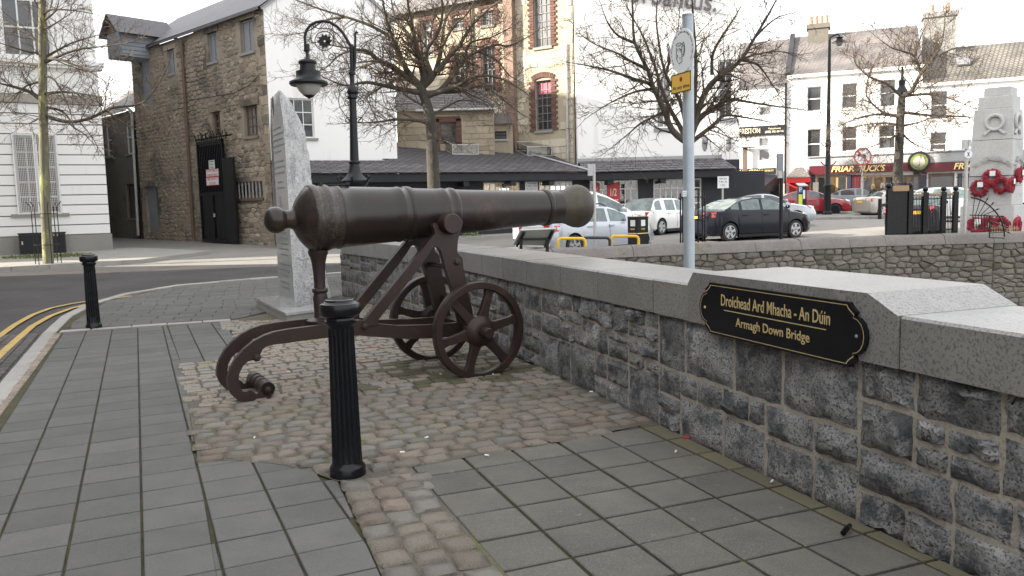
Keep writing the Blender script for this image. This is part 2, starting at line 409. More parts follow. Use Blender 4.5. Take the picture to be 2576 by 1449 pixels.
m_galv = mat('galvanised', (.25,.29,.325), (.32,.36,.39), 6, .42, .1, 30, metal=.25, spk=(.3,.33,.36), spks=35, spka=.4)
m_galv2 = mat('galvanised_old', (.40,.41,.40), (.5,.5,.48), 9, .5, metal=.2, spk=(.3,.31,.3), spks=22, spka=.6)
m_gold = mat('gold_paint', (.50,.39,.19), None, rough=.5)
m_goldsign = mat('gold_sign', (.75,.58,.2), (.8,.66,.3), 8, .35)
m_cream_l = mat('cream_letter', (.75,.68,.5), None, rough=.5)
m_signw = mat('sign_white', (.72,.74,.75), (.68,.7,.71), 4, .35)
m_signy = mat('sign_yellow', (.72,.43,.05), (.68,.4,.05), 6, .45)
m_red = mat('sign_red', (.55,.03,.035), (.5,.03,.03), 5, .4)
m_maroon = mat('fascia_maroon', (.085,.005,.011), (.10,.007,.013), 2, .45)
m_yel = mat('rack_yellow', (.75,.48,.02), (.66,.4,.03), 6, .4, c3=(.2,.1,.03), c3s=14, c3t=.68)
m_navy = mat('rack_navy', (.02,.021,.04), (.026,.027,.046), 5, .4)
m_wood = mat('brown_wood', (.10,.065,.045), (.13,.085,.06), 4, .7)
m_woodl = mat('warm_wood', (.30,.19,.095), (.36,.24,.13), 3, .6)
m_greyboard = mat('grey_board', (.20,.22,.245), (.25,.265,.285), 2, .7)
m_glassd = mat('window_dark', (.025,.027,.03), (.05,.052,.055), .9, .06, spec=.8)
m_glassg = mat('window_grey', (.14,.145,.15), (.2,.205,.21), .7, .08, spec=.8)
m_glass = glassmat('shop_glass', (.93,.95,.95), .05)
m_carglass = mat('car_glass', (.035,.05,.052), (.075,.10,.10), 2.2, .04, spec=.9)
m_carglass2 = mat('car_glass_light', (.12,.17,.165), (.045,.065,.068), 2.6, .04, spec=.9, crisp=.12)
m_pvc = mat('white_frame', (.70,.70,.69), None, rough=.45)
m_text = mat('black_text', (.03,.03,.03), None, rough=.6)
m_textg = mat('grey_text', (.235,.24,.245), None, rough=.5)
m_redtext = mat('red_text', (.5,.06,.05), None, rough=.6)
m_whitetext = mat('white_text', (.78,.77,.74), None, rough=.5)
m_bark = mat('bark', (.036,.033,.029), (.066,.060,.049), 7, .95, 1.0, 26, spk=(.08,.066,.052), spks=30, spka=.6, c3=(.22,.21,.07), c3s=3.2, c3t=.64, stretch=(1,1,.4), bdist=.025)
m_barkp = mat('bark_pale', (.12,.115,.08), (.18,.17,.112), 6, .95, .9, 26, spk=(.12,.11,.08), spks=26, spka=.5, c3=(.28,.29,.13), c3s=3, c3t=.56, stretch=(1,1,.4), bdist=.02)
m_limb = mat('limb', (.058,.047,.037), (.095,.08,.057), 5, .95, .6, 30, c3=(.22,.21,.06), c3s=5, c3t=.66)
m_twig = mat('twig', (.065,.045,.035), (.095,.07,.048), 3, .9, c3=(.17,.16,.055), c3s=1.2, c3t=.64)
m_grass = mat('grass', (.09,.12,.03), (.13,.15,.045), 5, .9)
m_poppy = mat('poppy', (.20,.008,.02), (.30,.015,.035), 30, .75, rnd=.2)
m_tyre = mat('tyre', (.018,.018,.019), (.026,.026,.027), 8, .75)
m_alloy = mat('alloy', (.5,.51,.52), None, rough=.3, metal=.7)
m_skin = mat('skin', (.55,.36,.27), None, rough=.6)
m_water = mat('water', (.03,.032,.025), (.05,.05,.035), .6, .08, .2, 6)
# ================================================================ GROUND
random.seed(11)
WALL = [(4.9,-5.7), (3.751,-2.505), (0.96,5.26), (-0.62,9.5), (-2.96,13.87)]       # front foot of the bridge parapet
FARW = [(-1.9,16.9), (0.95,18.2), (9.45,20.25), (12.2,20.3), (30,21.4)]         # old river wall, front face
WT = .60                                                                   # parapet thickness
def offs(pl, d):
    out = []
    for i, p in enumerate(pl):
        a = pl[max(i-1, 0)]; b = pl[min(i+1, len(pl)-1)]
        L = math.hypot(b[0]-a[0], b[1]-a[1]); out.append((p[0]+(b[1]-a[1])/L*d, p[1]-(b[0]-a[0])/L*d))
    return out
WALLB = offs(WALL, WT)
hole = WALLB + FARW + [(30,-5.66)]
mb = MB()
outer = [(-400,-400),(400,-400),(400,22),(-400,22)]
tri = tessellate_polygon([[Vector((x,y,0)) for x,y in outer], [Vector((x,y,0)) for x,y in hole]])
allp = [Vector((x,y,-.006)) for x,y in outer+hole]
mb.v += allp
for t in tri:
    a, b, c = (allp[i] for i in t)
    mb.idx(t if (b-a).cross(c-a).z > 0 else t[::-1])
mb.face([(-400,22,-.006),(400,22,-.006),(400,60,.754),(-400,60,.754)])
mb.face([(-400,60,.754),(400,60,.754),(900,1500,.754),(-900,1500,.754)])
ground = struct('ground', mb, m_ground)
mb = MB(); mb.face([(-4,-6,-2.6),(31,-6,-2.6),(31,22,-2.6),(-4,22,-2.6)]); struct('river_water', mb, m_water)
mb = MB()
for i in range(len(WALLB)-1):
    a, b = WALLB[i], WALLB[i+1]; mb.face([(a[0],a[1],-2.7),(b[0],b[1],-2.7),(b[0],b[1],-.003),(a[0],a[1],-.003)])
struct('river_bank', mb, m_conc)

# left road: setts
KDIR = Vector((2.12,-4.66)).normalized()            # kerb line of the near pavement
kerb_in = [(-1.91,1.7), (-3.70,5.64), (-5.82,10.3)]
mb = MB()
road = [(-1.9,1.2),(-3.95,5.5),(-6.1,10.4),(-7.45,13.8),(-7.2,16.8),(-4.0,19.3),(2,22),(-12,23.6),(-40,10),(-40,-20),(-6,-20)]
tri = tessellate_polygon([[Vector((x,y,0)) for x,y in road]]); P = [Vector((x,y,0.0 if y <= 22 else terr(y))) for x,y in road]
mb.v += P
for t in tri:
    a, b, c = (P[i] for i in t); mb.idx(t if (b-a).cross(c-a).z > 0 else t[::-1])
struct('sett_road', mb, m_road)
# street behind the river wall
mb = MB()
mb.face([(-4,19.6,.001),(40,22.2,.001),(40,22.001,.001),(-4,22.001,.001)])
for (x0,y0,x1,y1) in ((-12,22.001,60,60),):
    mb.face([(x0,y0,terr(y0)+.001),(x1,y0,terr(y0)+.001),(x1,y1,terr(y1)+.001),(x0,y1,terr(y1)+.001)])
struct('street', mb, m_asph)

pavement = MB()      # bed under the slabs (moss and sand in the joints)
bed = [(0.9,1.2),(2.4,1.2),(0.97,5.28),(-0.61,9.5),(-2.96,13.9),(-2.5,19.4),(-4.04,19.05),(-7.11,16.65),(-7.25,13.9),(-6.1,10.45),(-3.95,5.55),(-2.1,1.2)]
tri = tessellate_polygon([[Vector((x,y,0)) for x,y in bed]]); P = [Vector((x,y,.012)) for x,y in bed]; pavement.v += P
for t in tri:
    a, b, c = (P[i] for i in t); pavement.idx(t if (b-a).cross(c-a).z > 0 else t[::-1])
pave = struct('pavement', pavement, m_joint)

def slab_piece(poly, top, bev, m, parent, name='slab', tilt=.002, bot=0.0):
    """a paving slab: convex polygon, small bevel"""
    poly = ccw(poly); c = (sum(p[0] for p in poly)/len(poly), sum(p[1] for p in poly)/len(poly))
    ins = shrink(poly, bev)
    if len(ins) < 3: return None
    tx, ty = random.uniform(-tilt, tilt), random.uniform(-tilt, tilt)
    b = MB(); n = len(poly); zz = lambda p: top + (p[0]-c[0])*tx*4 + (p[1]-c[1])*ty*4
    L = lambda p, z: (p[0]-c[0], p[1]-c[1], z)
    b.v = [Vector(L(p, bot)) for p in poly] + [Vector(L(p, zz(p)-bev*.7)) for p in poly]
    for i in range(n): j = (i+1) % n; b.idx((i, j, n+j, n+i))
    k = len(b.v); b.v += [Vector(L(p, zz(p))) for p in ins]; b.idx(range(k, k+len(ins)))
    if len(ins) == n:
        for i in range(n): j = (i+1) % n; b.idx((n+i, n+j, k+j, k+i))
    else:
        pass
    return piece(name, b.mesh(name, m), (c[0], c[1], 0), parent)
def frame(a): return (math.cos(a), math.sin(a)), (math.sin(a), -math.cos(a))
def wedge_poly(o, e, f, i0, i1, j0, j1): return [(o[0]+e[0]*i+f[0]*j, o[1]+e[1]*i+f[1]*j) for i, j in ((i0,j0),(i1,j0),(i1,j1),(i0,j1))]

# right-hand paving by the wall
S1, A1, O1 = .3163, .3707, (-.057, 4.828); e1, f1 = frame(A1)
regR = ccw([(-.60,4.47),(.945,5.26),(2.22,1.7),(.49,1.7)])
for i in range(-9, 9):
    for j in range(-6, 14):
        g = .009
        poly = wedge_poly(O1, e1, f1, i*S1+g, (i+1)*S1-g, j*S1+g, (j+1)*S1-g)
        q = clip_convex(ccw(poly), regR)
        if len(q) >= 3 and area(q) > .0006:
            cx = sum(p[0] for p in q)/len(q); cy = sum(p[1] for p in q)/len(q)
            # distance from the wall foot decides the yellowish edge course
            dw = (.96-cx)*.941+(5.26-cy)*.338
            slab_piece(q, .026+random.uniform(-.002,.002), .006, m_slab3 if dw < .13 else m_slab2, pave)
# left-hand paving
A2, SX, SY, O2 = .4347, .3015, .2984, (-2.414, 4.317); e2, f2 = frame(A2)
curve = [(p.x, p.y) for p in (G(x, y) for x, y in ((500,1173),(580,1168),(650,1171),(720,1181),(790,1200),(850,1222)))]
regA = ccw([(-1.70,1.7),(-3.70,5.70),(-5.78,10.25),(-3.93,10.93),(-2.72,8.02),(-3.26,7.77),(-1.90,4.66),(-.6,1.7)])
padline = ((-3.26,7.77), (-1.90,4.66))
dirp = (padline[1][0]-padline[0][0], padline[1][1]-padline[0][1])
far_pt = (padline[0][0]-dirp[0]*1.02, padline[0][1]-dirp[1]*1.02)
near_pt = (padline[1][0]+dirp[0]*.95, padline[1][1]+dirp[1]*.95)
pA = ccw([(-1.86,1.7),(-5.80,10.28),(-4.65,10.68),padline[0],padline[1],near_pt])
pB = ccw([padline[0],(-4.63,10.68),(-3.95,10.92),(-2.74,8.03)])
def hull(pts):
    pts = sorted(set(pts)); lo, hi = [], []
    cr_ = lambda o, a, b: (a[0]-o[0])*(b[1]-o[1])-(a[1]-o[1])*(b[0]-o[0])
    for p in pts:
        while len(lo) > 1 and cr_(lo[-2], lo[-1], p) <= 0: lo.pop()
        lo.append(p)
    for p in pts[::-1]:
        while len(hi) > 1 and cr_(hi[-2], hi[-1], p) <= 0: hi.pop()
        hi.append(p)
    return lo[:-1]+hi[:-1]
pC = hull([padline[1]]+curve+[(-.99,4.27),(-.05,1.7),near_pt])
for reg in (pA, pB, pC):
    for i in range(-16, 8):
        jo = random.uniform(-.01, .01)
        for j in range(-26, 12):
            gx, gy = .0065, .006
            poly = wedge_poly(O2, e2, f2, i*SX+gx, (i+1)*SX-gx, (j+jo)*SY+gy, (j+1+jo)*SY-gy)
            q = clip_convex(ccw(poly), reg)
            if len(q) >= 3 and area(q) > .004:
                slab_piece(q, .026+random.uniform(-.0015,.0015), .004, m_slab, pave, tilt=.001)
# paving beyond the granite strip
A3 = .30; e3, f3 = frame(A3)
regD = ccw([(-5.86,10.55),(-3.88,11.2),(-2.98,13.95),(-2.6,19.2),(-4.08,18.9),(-6.95,16.55),(-7.08,13.95),(-6.2,11.2)])
for j in range(-40, 14):
    o = (j % 2)*.26+random.uniform(-.05,.05)
    for i in range(-22, 12):
        poly = wedge_poly((-5.0,12.0), e3, f3, i*.52+o+.005, (i+1)*.52+o-.005, j*.262+.005, (j+1)*.262-.005)
        q = clip_convex(ccw(poly), regD)
        if len(q) >= 3 and area(q) > .006: slab_piece(q, .025+random.uniform(-.002,.002), .005, m_slab, pave, 'slab', .001)
# granite strip across, kerb along the road, row of setts inside the kerb
def row(a, b, w, L, m, name, top, parent, jit=.15, gap=.01):
    a, b = Vector(a), Vector(b); d = (b-a); T = d.length; d /= T; n = Vector((-d.y, d.x)); t = 0
    while t < T-.05:
        l = min(L*random.uniform(1-jit, 1+jit), T-t); p = [a+d*(t+gap/2), a+d*(t+l-gap/2)]
        q = [(p[0].x,p[0].y),(p[1].x,p[1].y),(p[1].x+n.x*w,p[1].y+n.y*w),(p[0].x+n.x*w,p[0].y+n.y*w)]
        slab_piece(q, top+random.uniform(-.003,.003), .012, m, parent, name); t += l
row((-5.9,10.33),(-3.9,11.02),.13,.42,m_kerb,'edging_stone',.03,pave,.2)
row((-3.88,10.98),(-3.55,10.15),-.16,.2,m_setg,'edging_stone',.03,pave,.2)
row((-5.80,10.22),(-2.0,1.7),-.125,.15,m_setr,'sett',.03,pave,.2,.014)
kerbo = struct('kerb', MB(), m_kerb)
kerbline = [(-2.12,1.6),(-3.93,5.56),(-6.05,10.22),(-6.75,11.9),(-7.25,13.6),(-7.42,15.2),(-7.05,16.85),(-5.9,18.0),(-4.05,19.17),(-2.4,19.6)]
for a, b in zip(kerbline, kerbline[1:]): row(b, a, .15, .85, m_kerb, 'kerb_stone', .034, kerbo, .1, .012)

# block strip in the road by the kerb, with the double yellow line
rb = MB(); rb.face([(-7.6,13.5,.002),(-7.59,13.5,.002),(-7.59,13.51,.002)])
strip = struct('block_strip', rb, m_joint)
A4 = math.atan2(KDIR.y, KDIR.x); cosA, sinA = math.cos(A4), math.sin(A4)
blocks = []
for j in range(0, 16):
    for i in range(-26, 34):
        t = i*.212+(j % 2)*.106; s_ = .16+j*.112
        c = Vector((-4.0,5.6)) + KDIR*t + Vector((-.91,-.414))*(s_-.11)
        if c.y < 2 or c.y > 10.3: continue
        blocks.append((c.y, c))
bm0 = MB(); bm0.hexa([(-.102,-.052,-.004),(.102,-.052,-.004),(.102,.052,-.004),(-.102,.052,-.004),(-.096,-.046,.014),(.096,-.046,.014),(.096,.046,.014),(-.096,.046,.014)])
bme = bm0.mesh('block', m_brickpav)
vis = [c for y, c in blocks if y > 6.0]; vis.sort(key=lambda c: c.length); rest = vis[300:]
for c in vis[:300]: piece('block', bme, (c.x, c.y, .003), strip, (random.uniform(-.01,.01), random.uniform(-.01,.01), A4+random.uniform(-.02,.02)))
jm = MB()
for c in rest+[c for y, c in blocks if y <= 6.0]:
    R = Matrix.Translation((c.x, c.y, .003)) @ Matrix.Rotation(A4+random.uniform(-.02,.02), 4, 'Z'); b = len(jm.v)
    jm.v += [R @ p for p in bm0.v]
    for f in bm0.f: jm.idx([b+k for k in f])
tag(jm.build('block_mass', m_brickpav, strip), kind='stuff')
zz4 = lambda x, y: ((x/1.9815)/1.59, (1000+y/1.9815)/1.59)
for nm, pts in (('yellow_line', [(-160,1010),(0,845),(130,725),(260,612),(400,532),(560,472),(690,440),(860,398),(1050,370)]), ('yellow_line', [(-160,790),(0,690),(120,602),(260,522),(400,470),(560,435),(690,415)])):
    g = [G(*zz4(*p)) for p in pts]; g = [Vector((p.x, p.y)) for p in g]
    # resample
    out = []
    for a, b in zip(g, g[1:]):
        for k in range(4): out.append(a.lerp(b, k/4))
    out.append(g[-1]); mbl = MB()
    for k in range(len(out)-1):
        a, b = out[k], out[k+1]; d = (b-a).normalized(); n = Vector((-d.y, d.x))*.045
        mbl.face([(a.x-n.x,a.y-n.y,.021),(b.x-n.x,b.y-n.y,.021),(b.x+n.x,b.y+n.y,.021),(a.x+n.x,a.y+n.y,.021)])
    struct(nm, mbl, m_yellow)

# cobble pad under the gun and the narrow strip towards the viewer
pm = MB()
padp = [(-3.27,7.78),(-2.74,8.04),(-3.93,10.95),(-3.3,12.2),(-2.98,13.85),(-.63,9.5),(.95,5.27),(-.6,4.47),(.5,1.7),(-.05,1.7),(-.97,4.27)]+curve[::-1]
tri = tessellate_polygon([[Vector((x,y,0)) for x,y in padp]]); P = [Vector((x,y,.0255)) for x,y in padp]; pm.v += P
for t in tri:
    a, b, c = (P[i] for i in t); pm.idx(t if (b-a).cross(c-a).z > 0 else t[::-1])
pad = struct('cobble_pad', pm, m_mortarpad)
def sett_mesh(seed, m):
    r = random.Random(seed); b = MB(); n = 5
    G_ = (-1,-.9,-.35,.35,.9,1); n = 6
    for i in range(n):
        for j in range(n):
            u, v = G_[i], G_[j]
            e = max(abs(u), abs(v)); px = u*.5*(1-.05*v**4)+r.uniform(-.035,.035); py = v*.5*(1-.05*u**4)+r.uniform(-.035,.035)
            h = .026*(1-.08*e**3)+r.uniform(-.0022,.0022)
            if e > .99: h = .012
            b.v.append(Vector((px, py, h)))
    for i in range(n-1):
        for j in range(n-1): b.idx((i*n+j, (i+1)*n+j, (i+1)*n+j+1, i*n+j+1))
    return b, b.mesh('sett', m, True, ang=40)
SM = [sett_mesh(k, m) for k, m in enumerate([m_sett]*6+[m_setg]*3+[m_setr]*1)]
setts = []
e5, f5 = frame(.42)
for j in range(-46, 34):
    t0 = random.uniform(0, .12); i = -40
    x = -4.5+t0
    while x < 5.5:
        wl = random.uniform(.125, .19)
        c = (-1.5+e5[0]*(x+wl/2)+f5[0]*j*.134, 6.5+e5[1]*(x+wl/2)+f5[1]*j*.134)
        if c[1] > 4.1 and inside(c, padp): setts.append((c, wl, .134, .42+random.uniform(-.07,.07)))
        x += wl
# strip, three stones wide
sa, sb = Vector((-.985,4.29)), Vector((-.045,1.7)); ta, tb = Vector((-.61,4.45)), Vector((.49,1.7))
for k in range(3):
    t = 0.02
    while t < 1:
        l = random.uniform(.13,.18)/2.75; f = (k+.5)/3
        c = sa.lerp(sb, t+l/2).lerp(ta.lerp(tb, t+l/2), f); d = (sb-sa).normalized()
        setts.append(((c.x, c.y), l*2.75, .155, math.atan2(d.y, d.x)+random.uniform(-.08,.08))); t += l
mono = (-3.35, 11.9)
setts = [s for s in setts if not (abs(s[0][0]+3.3) < .75 and 10.9 < s[0][1] < 13.2)]
setts = [s for s in setts if math.hypot(s[0][0]+.945, s[0][1]-4.37) > .17]
setts.sort(key=lambda s: s[0][0]**2+s[0][1]**2)
wheelc = Vector((-.45,7.15))
mass = {0: MB(), 1: MB(), 2: MB()}
for n, (c, l, wd, a) in enumerate(setts):
    k = random.randrange(len(SM)); b, me = SM[k]; sc = (l-.016, wd-.015, random.uniform(.75,1.2)); rot = (random.uniform(-.05,.05), random.uniform(-.05,.05), a)
    damp = random.random() < 1.35-(Vector(c)-wheelc).length*1.05
    if n < 300: piece('sett', me, (c[0], c[1], .012), pad, rot, sc)
    else:
        mg = mass[1 if damp else 0]; M_ = Matrix.Translation((c[0], c[1], .012)) @ Matrix.Rotation(a, 4, 'Z') @ Matrix.Diagonal((*sc, 1)); q = len(mg.v)
        mg.cur = 0 if k < 6 else (1 if k < 9 else 2)
        mg.v += [M_ @ p for p in b.v]
        for f in b.f: mg.idx([q+i for i in f])
tag(mass[0].build('sett_mass', [m_sett, m_setg, m_setr], pad, True, 40), kind='stuff')
tag(mass[1].build('sett_mass', [m_moss_dark, m_sett, m_sett], pad, True, 40), kind='stuff')

# far-left pavement, kerb and lane
mb = MB(); KF0, KF1 = Vector((-24,17.2)), Vector((-11.3,24.4))
mb.prism([(-24,17.2,0),(-11.3,24.4,0),(-10.3,27.6,.0),(-14.3,30.6,0),(-40,17,0)], (0,0,1), .12)
for v in mb.v: v.z += terr(v.y)
struct('far_pavement', mb, m_plinth)
mb = MB(); mb.face([(-10.4,25.0,terr(25)+.004),(-4,30.2,terr(30.2)+.004),(-9.1,31.4,terr(31.4)+.004),(-18,39.2,terr(39.2)+.004),(-26,46,terr(46)+.004),(-30,46,terr(46)+.004),(-14.6,29.6,terr(29.6)+.004)]); struct('lane', mb, m_asph)
fk = struct('far_kerb', MB(), m_kerb)
d = (KF1-KF0); T = d.length; d /= T
km = MB(); km.box(-.46,.46,-.07,.07,-.05,.135); kme = km.mesh('kerb_stone', m_kerb)
for k in range(int(T/.94)):
    c = KF0+d*(.47+k*.94); piece('kerb_stone', kme, (c.x, c.y, terr(c.y)), fk, (0,0,math.atan2(d.y,d.x)))
mb = MB()
for k in range(40):
    pass
# tree pit grass
gm = MB()
tp = G(121, 655, .1)
for k in range(900):
    a, r = random.uniform(0, 6.28), math.sqrt(random.random())*1.25
    x, y = tp.x+math.cos(a)*r*1.15, tp.y+math.sin(a)*r*.7; h = random.uniform(.04,.12); z0 = .12+terr(y)
    w = .02; q = random.uniform(0, 3.14); dx, dy = math.cos(q)*w, math.sin(q)*w
    gm.face([(x-dx,y-dy,z0),(x+dx,y+dy,z0),(x+random.uniform(-.04,.04),y+random.uniform(-.04,.04),z0+h)])
tag(gm.build('grass', m_grass), 'tuft of grass round the foot of the young street tree', 'grass', kind='stuff')
# street markings on the far road and far pavement
mb = MB(); mb.prism([(13.5,41.5,0),(40,36.5,0),(46,46,0),(13.5,52.5,0)], (0,0,1), .11)
for v in mb.v: v.z += terr(v.y)
struct('shop_pavement', mb, m_asph)
kb = struct('shop_kerb', MB(), m_kerb)
d = Vector((40-13.5, 36.5-41.5)); T = d.length; d /= T
for k in range(int(T/.94)):
    c = Vector((13.5,41.4))+d*(.47+k*.94); piece('kerb_stone', kme, (c.x, c.y, terr(c.y)-.01), kb, (0,0,math.atan2(d.y,d.x)))
p1, p2 = G(2080,552,.2), G(2205,549,.2)
mb = MB()
for (x, y, l) in ((2085,552,60),(2160,549,50)):
    a, b, c_, d_ = G(x-l/2,y+1.2,.25), G(x+l/2,y-.2,.25), G(x+l/2,y-2,.25), G(x-l/2,y-.8,.25)
    mb.face([(p.x,p.y,terr(p.y)+.006) for p in (a,b,c_,d_)])
struct('road_marking', mb, m_white_paint)
mb = MB(); mb.prism([(-7,29.6,0),(3.3,33.9,0),(11,34.1,0),(11,36.6,0),(3.3,37,0),(-9,31.2,0)], (0,0,1), .11)
for v in mb.v: v.z += terr(v.y)
struct('shop_footway', mb, m_conc)

# ================================================================ BRIDGE PARAPET
def rockface(w, h, dep, seed, nx=7, ny=6):
    r = random.Random(seed); b = MB()
    for j in range(ny):
        for i in range(nx):
            u, v = i/(nx-1), j/(ny-1); e = min(u*w, (1-u)*w, v*h, (1-v)*h)
            p = Vector((u*w*6+seed*3.1, v*h*6, seed*.7))
            k = min(1, e/.03); z = dep*(.40+.60*k**.6)*(.62+.8*noise.noise(p*1.1)+.35*noise.noise(p*3.0)) if e > 1e-6 else 0
            jx = (r.uniform(-.014,.014) if 0 < i < nx-1 else .016*noise.noise(Vector((seed*1.7,v*h*14,i*3.3)))); jy = (r.uniform(-.014,.014) if 0 < j < ny-1 else .016*noise.noise(Vector((u*w*14,seed*1.3,j*3.7))))
            b.v.append(Vector((u*w+jx, -max(z, -.004), v*h+jy)))
    for j in range(ny-1):
        for i in range(nx-1): b.idx((j*nx+i, j*nx+i+1, (j+1)*nx+i+1, (j+1)*nx+i))
    # skirt into the mortar
    rim = [i for i in range(nx)]+[j*nx+nx-1 for j in range(1,ny)]+[(ny-1)*nx+i for i in range(nx-2,-1,-1)]+[j*nx for j in range(ny-2,0,-1)]
    k = len(b.v); b.v += [Vector((b.v[i].x, .03, b.v[i].z)) for i in rim]; n = len(rim)
    for i in range(n): j = (i+1) % n; b.idx((rim[i], k+i, k+j, rim[j]))
    return b
para = thing('bridge_parapet', 'low bridge parapet of dark rock-faced granite blocks under pale granite coping', 'wall', (.96,5.26,0))
core = MB(); inn = offs(WALL, .007); bck = offs(WALL, WT-.03)
for i in range(1, len(WALL)-1):
    a, b, c, d = inn[i], inn[i+1], bck[i+1], bck[i]
    core.hexa([(a[0],a[1],-.05),(d[0],d[1],-.05),(c[0],c[1],-.05),(b[0],b[1],-.05),(a[0],a[1],.785),(d[0],d[1],.785),(c[0],c[1],.785),(b[0],b[1],.785)])
core.build('mortar_core', m_mortar, para)
random.seed(5)
def lay(u0, u1, z0, z1, out):
    """random squared rubble: split the band recursively"""
    w, h = u1-u0, z1-z0
    if w > .60 or (w > .36 and w/h > 2.1 and random.random() < .7):
        t = random.uniform(.3,.7); lay(u0, u0+w*t, z0, z1, out); lay(u0+w*t, u1, z0, z1, out)
    elif h > .36 or (h > .2 and random.random() < .4 and w/h < 2.2):
        t = random.uniform(.35,.65); lay(u0, u1, z0, z0+h*t, out); lay(u0, u1, z0+h*t, z1, out)
    else: out.append((u0, u1, z0, z1))
sd_ = 0
for i in range(1, len(WALL)-1):
    a, b = Vector(WALL[i]), Vector(WALL[i+1]); T = (b-a).length; d = (b-a)/T
    st = []; u = 0
    while u < T-.01:
        w_ = min(random.uniform(1.7,2.9), T-u)
        if T-u-w_ < .5: w_ = T-u
        cut = random.uniform(.27,.5); lay(u, u+w_, .0, cut, st); lay(u, u+w_, cut, .775, st); u += w_
    rz = math.atan2(-d.y, -d.x)      # local +x runs b -> a so the front faces the viewer
    for (u0, u1, z0, z1) in st:
        sd_ += 1; g = random.uniform(.011,.019); w_, h_ = (u1-u0)-2*g*.8, (z1-z0)-2*g*.8
        p = a+d*(u1-g*.8); near = p.y < 7
        rk = rockface(w_, h_, random.uniform(.022,.055), sd_, 9 if near else 5, 7 if near else 4)
        off = Vector((d.y, -d.x))*.006
        piece('block', rk.mesh('block', m_granite, True, ang=42), (p.x+off.x, p.y+off.y, z0+g*.8), para, (0,0,rz))
# return end of the wall at the far side
a, b = Vector(WALL[-1]), Vector(WALLB[-1]); d = (b-a); T = d.length; d /= T
for z0, z1 in ((0,.26),(.26,.52),(.52,.775)):
    sd_ += 1; rk = rockface(T-.03, z1-z0-.02, .04, sd_, 5, 4); p = a+d*(T-.015)
    piece('block', rk.mesh('block', m_granite, True, ang=42), (p.x, p.y, z0+.01), para, (0,0,math.atan2(-d.y,-d.x)))
# coping stones, the raised one carries the plaque
def coping(pa, pb, za, zt, na, nb, over=.035, back=.03, name='coping_stone', ch=None):
    pa, pb = Vector(pa), Vector(pb); f0, f1 = pa-na*over, pb-nb*over; b0, b1 = pa+na*(WT+back), pb+nb*(WT+back); m = MB(); r = .012
    prof0 = []
    for (f, b) in ((f0,b0),(f1,b1)):
        n = (b-f).normalized(); prof0.append([(f.x,f.y,za),(f.x,f.y,zt-r),(f.x+n.x*r,f.y+n.y*r,zt),(b.x-n.x*r,b.y-n.y*r,zt),(b.x,b.y,zt-r),(b.x,b.y,za)])
    k = len(m.v); m.v += [Vector(p) for p in prof0[0]+prof0[1]]; N_ = 6
    for i in range(N_): j = (i+1) % N_; m.idx((k+i, k+j, k+N_+j, k+N_+i))
    m.idx([k+i for i in range(N_)][::-1]); m.idx([k+N_+i for i in range(N_)])
    return m.build(name, m_coping, para)
def nrm(i):
    a, b = Vector(WALL[i]), Vector(WALL[i+1]); d = (b-a).normalized(); return Vector((d.y, -d.x))
def along(t):
    """point on the front line, t = metres from WALL[1]"""
    i = 1
    while i < len(WALL)-2 and t > (Vector(WALL[i+1])-Vector(WALL[i])).length: t -= (Vector(WALL[i+1])-Vector(WALL[i])).length; i += 1
    a, b = Vector(WALL[i]), Vector(WALL[i+1]); return a+(b-a).normalized()*t, nrm(i)
def tof(p): a, b = Vector(WALL[1]), Vector(WALL[2]); return (Vector((p.x,p.y))-a).dot((b-a).normalized())
tr0 = tof(Vector((1.665,3.34))); tr1 = tof(Vector((1.115,4.86)))     # raised stone from/to
Ltot = sum((Vector(WALL[i+1])-Vector(WALL[i])).length for i in range(1,4))
cuts = [0]+[tr0-.62-.75*k for k in range(12,-1,-1) if tr0-.62-.75*k > .3]+[tr0]; t = tr1
brk = (Vector(WALL[2])-Vector(WALL[1])).length; brk2 = brk+(Vector(WALL[3])-Vector(WALL[2])).length
cuts2 = [tr1]
while cuts2[-1] < Ltot-.2:
    nx_ = min(cuts2[-1]+random.uniform(.62,.95), Ltot)
    for q in (brk, brk2):
        if cuts2[-1] < q-.1 and nx_ > q-.25: nx_ = q
    cuts2.append(nx_)
for cs in (cuts, cuts2):
    for t0, t1 in zip(cs, cs[1:]):
        p0, n0 = along(t0+.005); p1, n1 = along(t1-.005); coping(p0, p1, .775, 1.0+random.uniform(-.002,.002), n1, n1)
p0, n0 = along(tr0+.003); p1, n1 = along(tr1-.003); d = (p1-p0).normalized(); Lr = (p1-p0).length
m = MB(); prof = [(0,.775),(Lr,.775),(Lr,1.0),(Lr-.06,1.075),(.17,1.08),(0,1.0)]
f_ = [p0+d*u-n0*.045 for u, z in prof]; b_ = [p0+d*u+n0*(WT+.04) for u, z in prof]
m.v = [Vector((f_[i].x,f_[i].y,prof[i][1])) for i in range(6)]+[Vector((b_[i].x,b_[i].y,prof[i][1])) for i in range(6)]
m.idx(range(6)); m.idx([6+i for i in range(6)][::-1])
for i in range(6): j = (i+1) % 6; m.idx((j, i, 6+i, 6+j))
m.build('raised_coping_stone', m_coping, para)

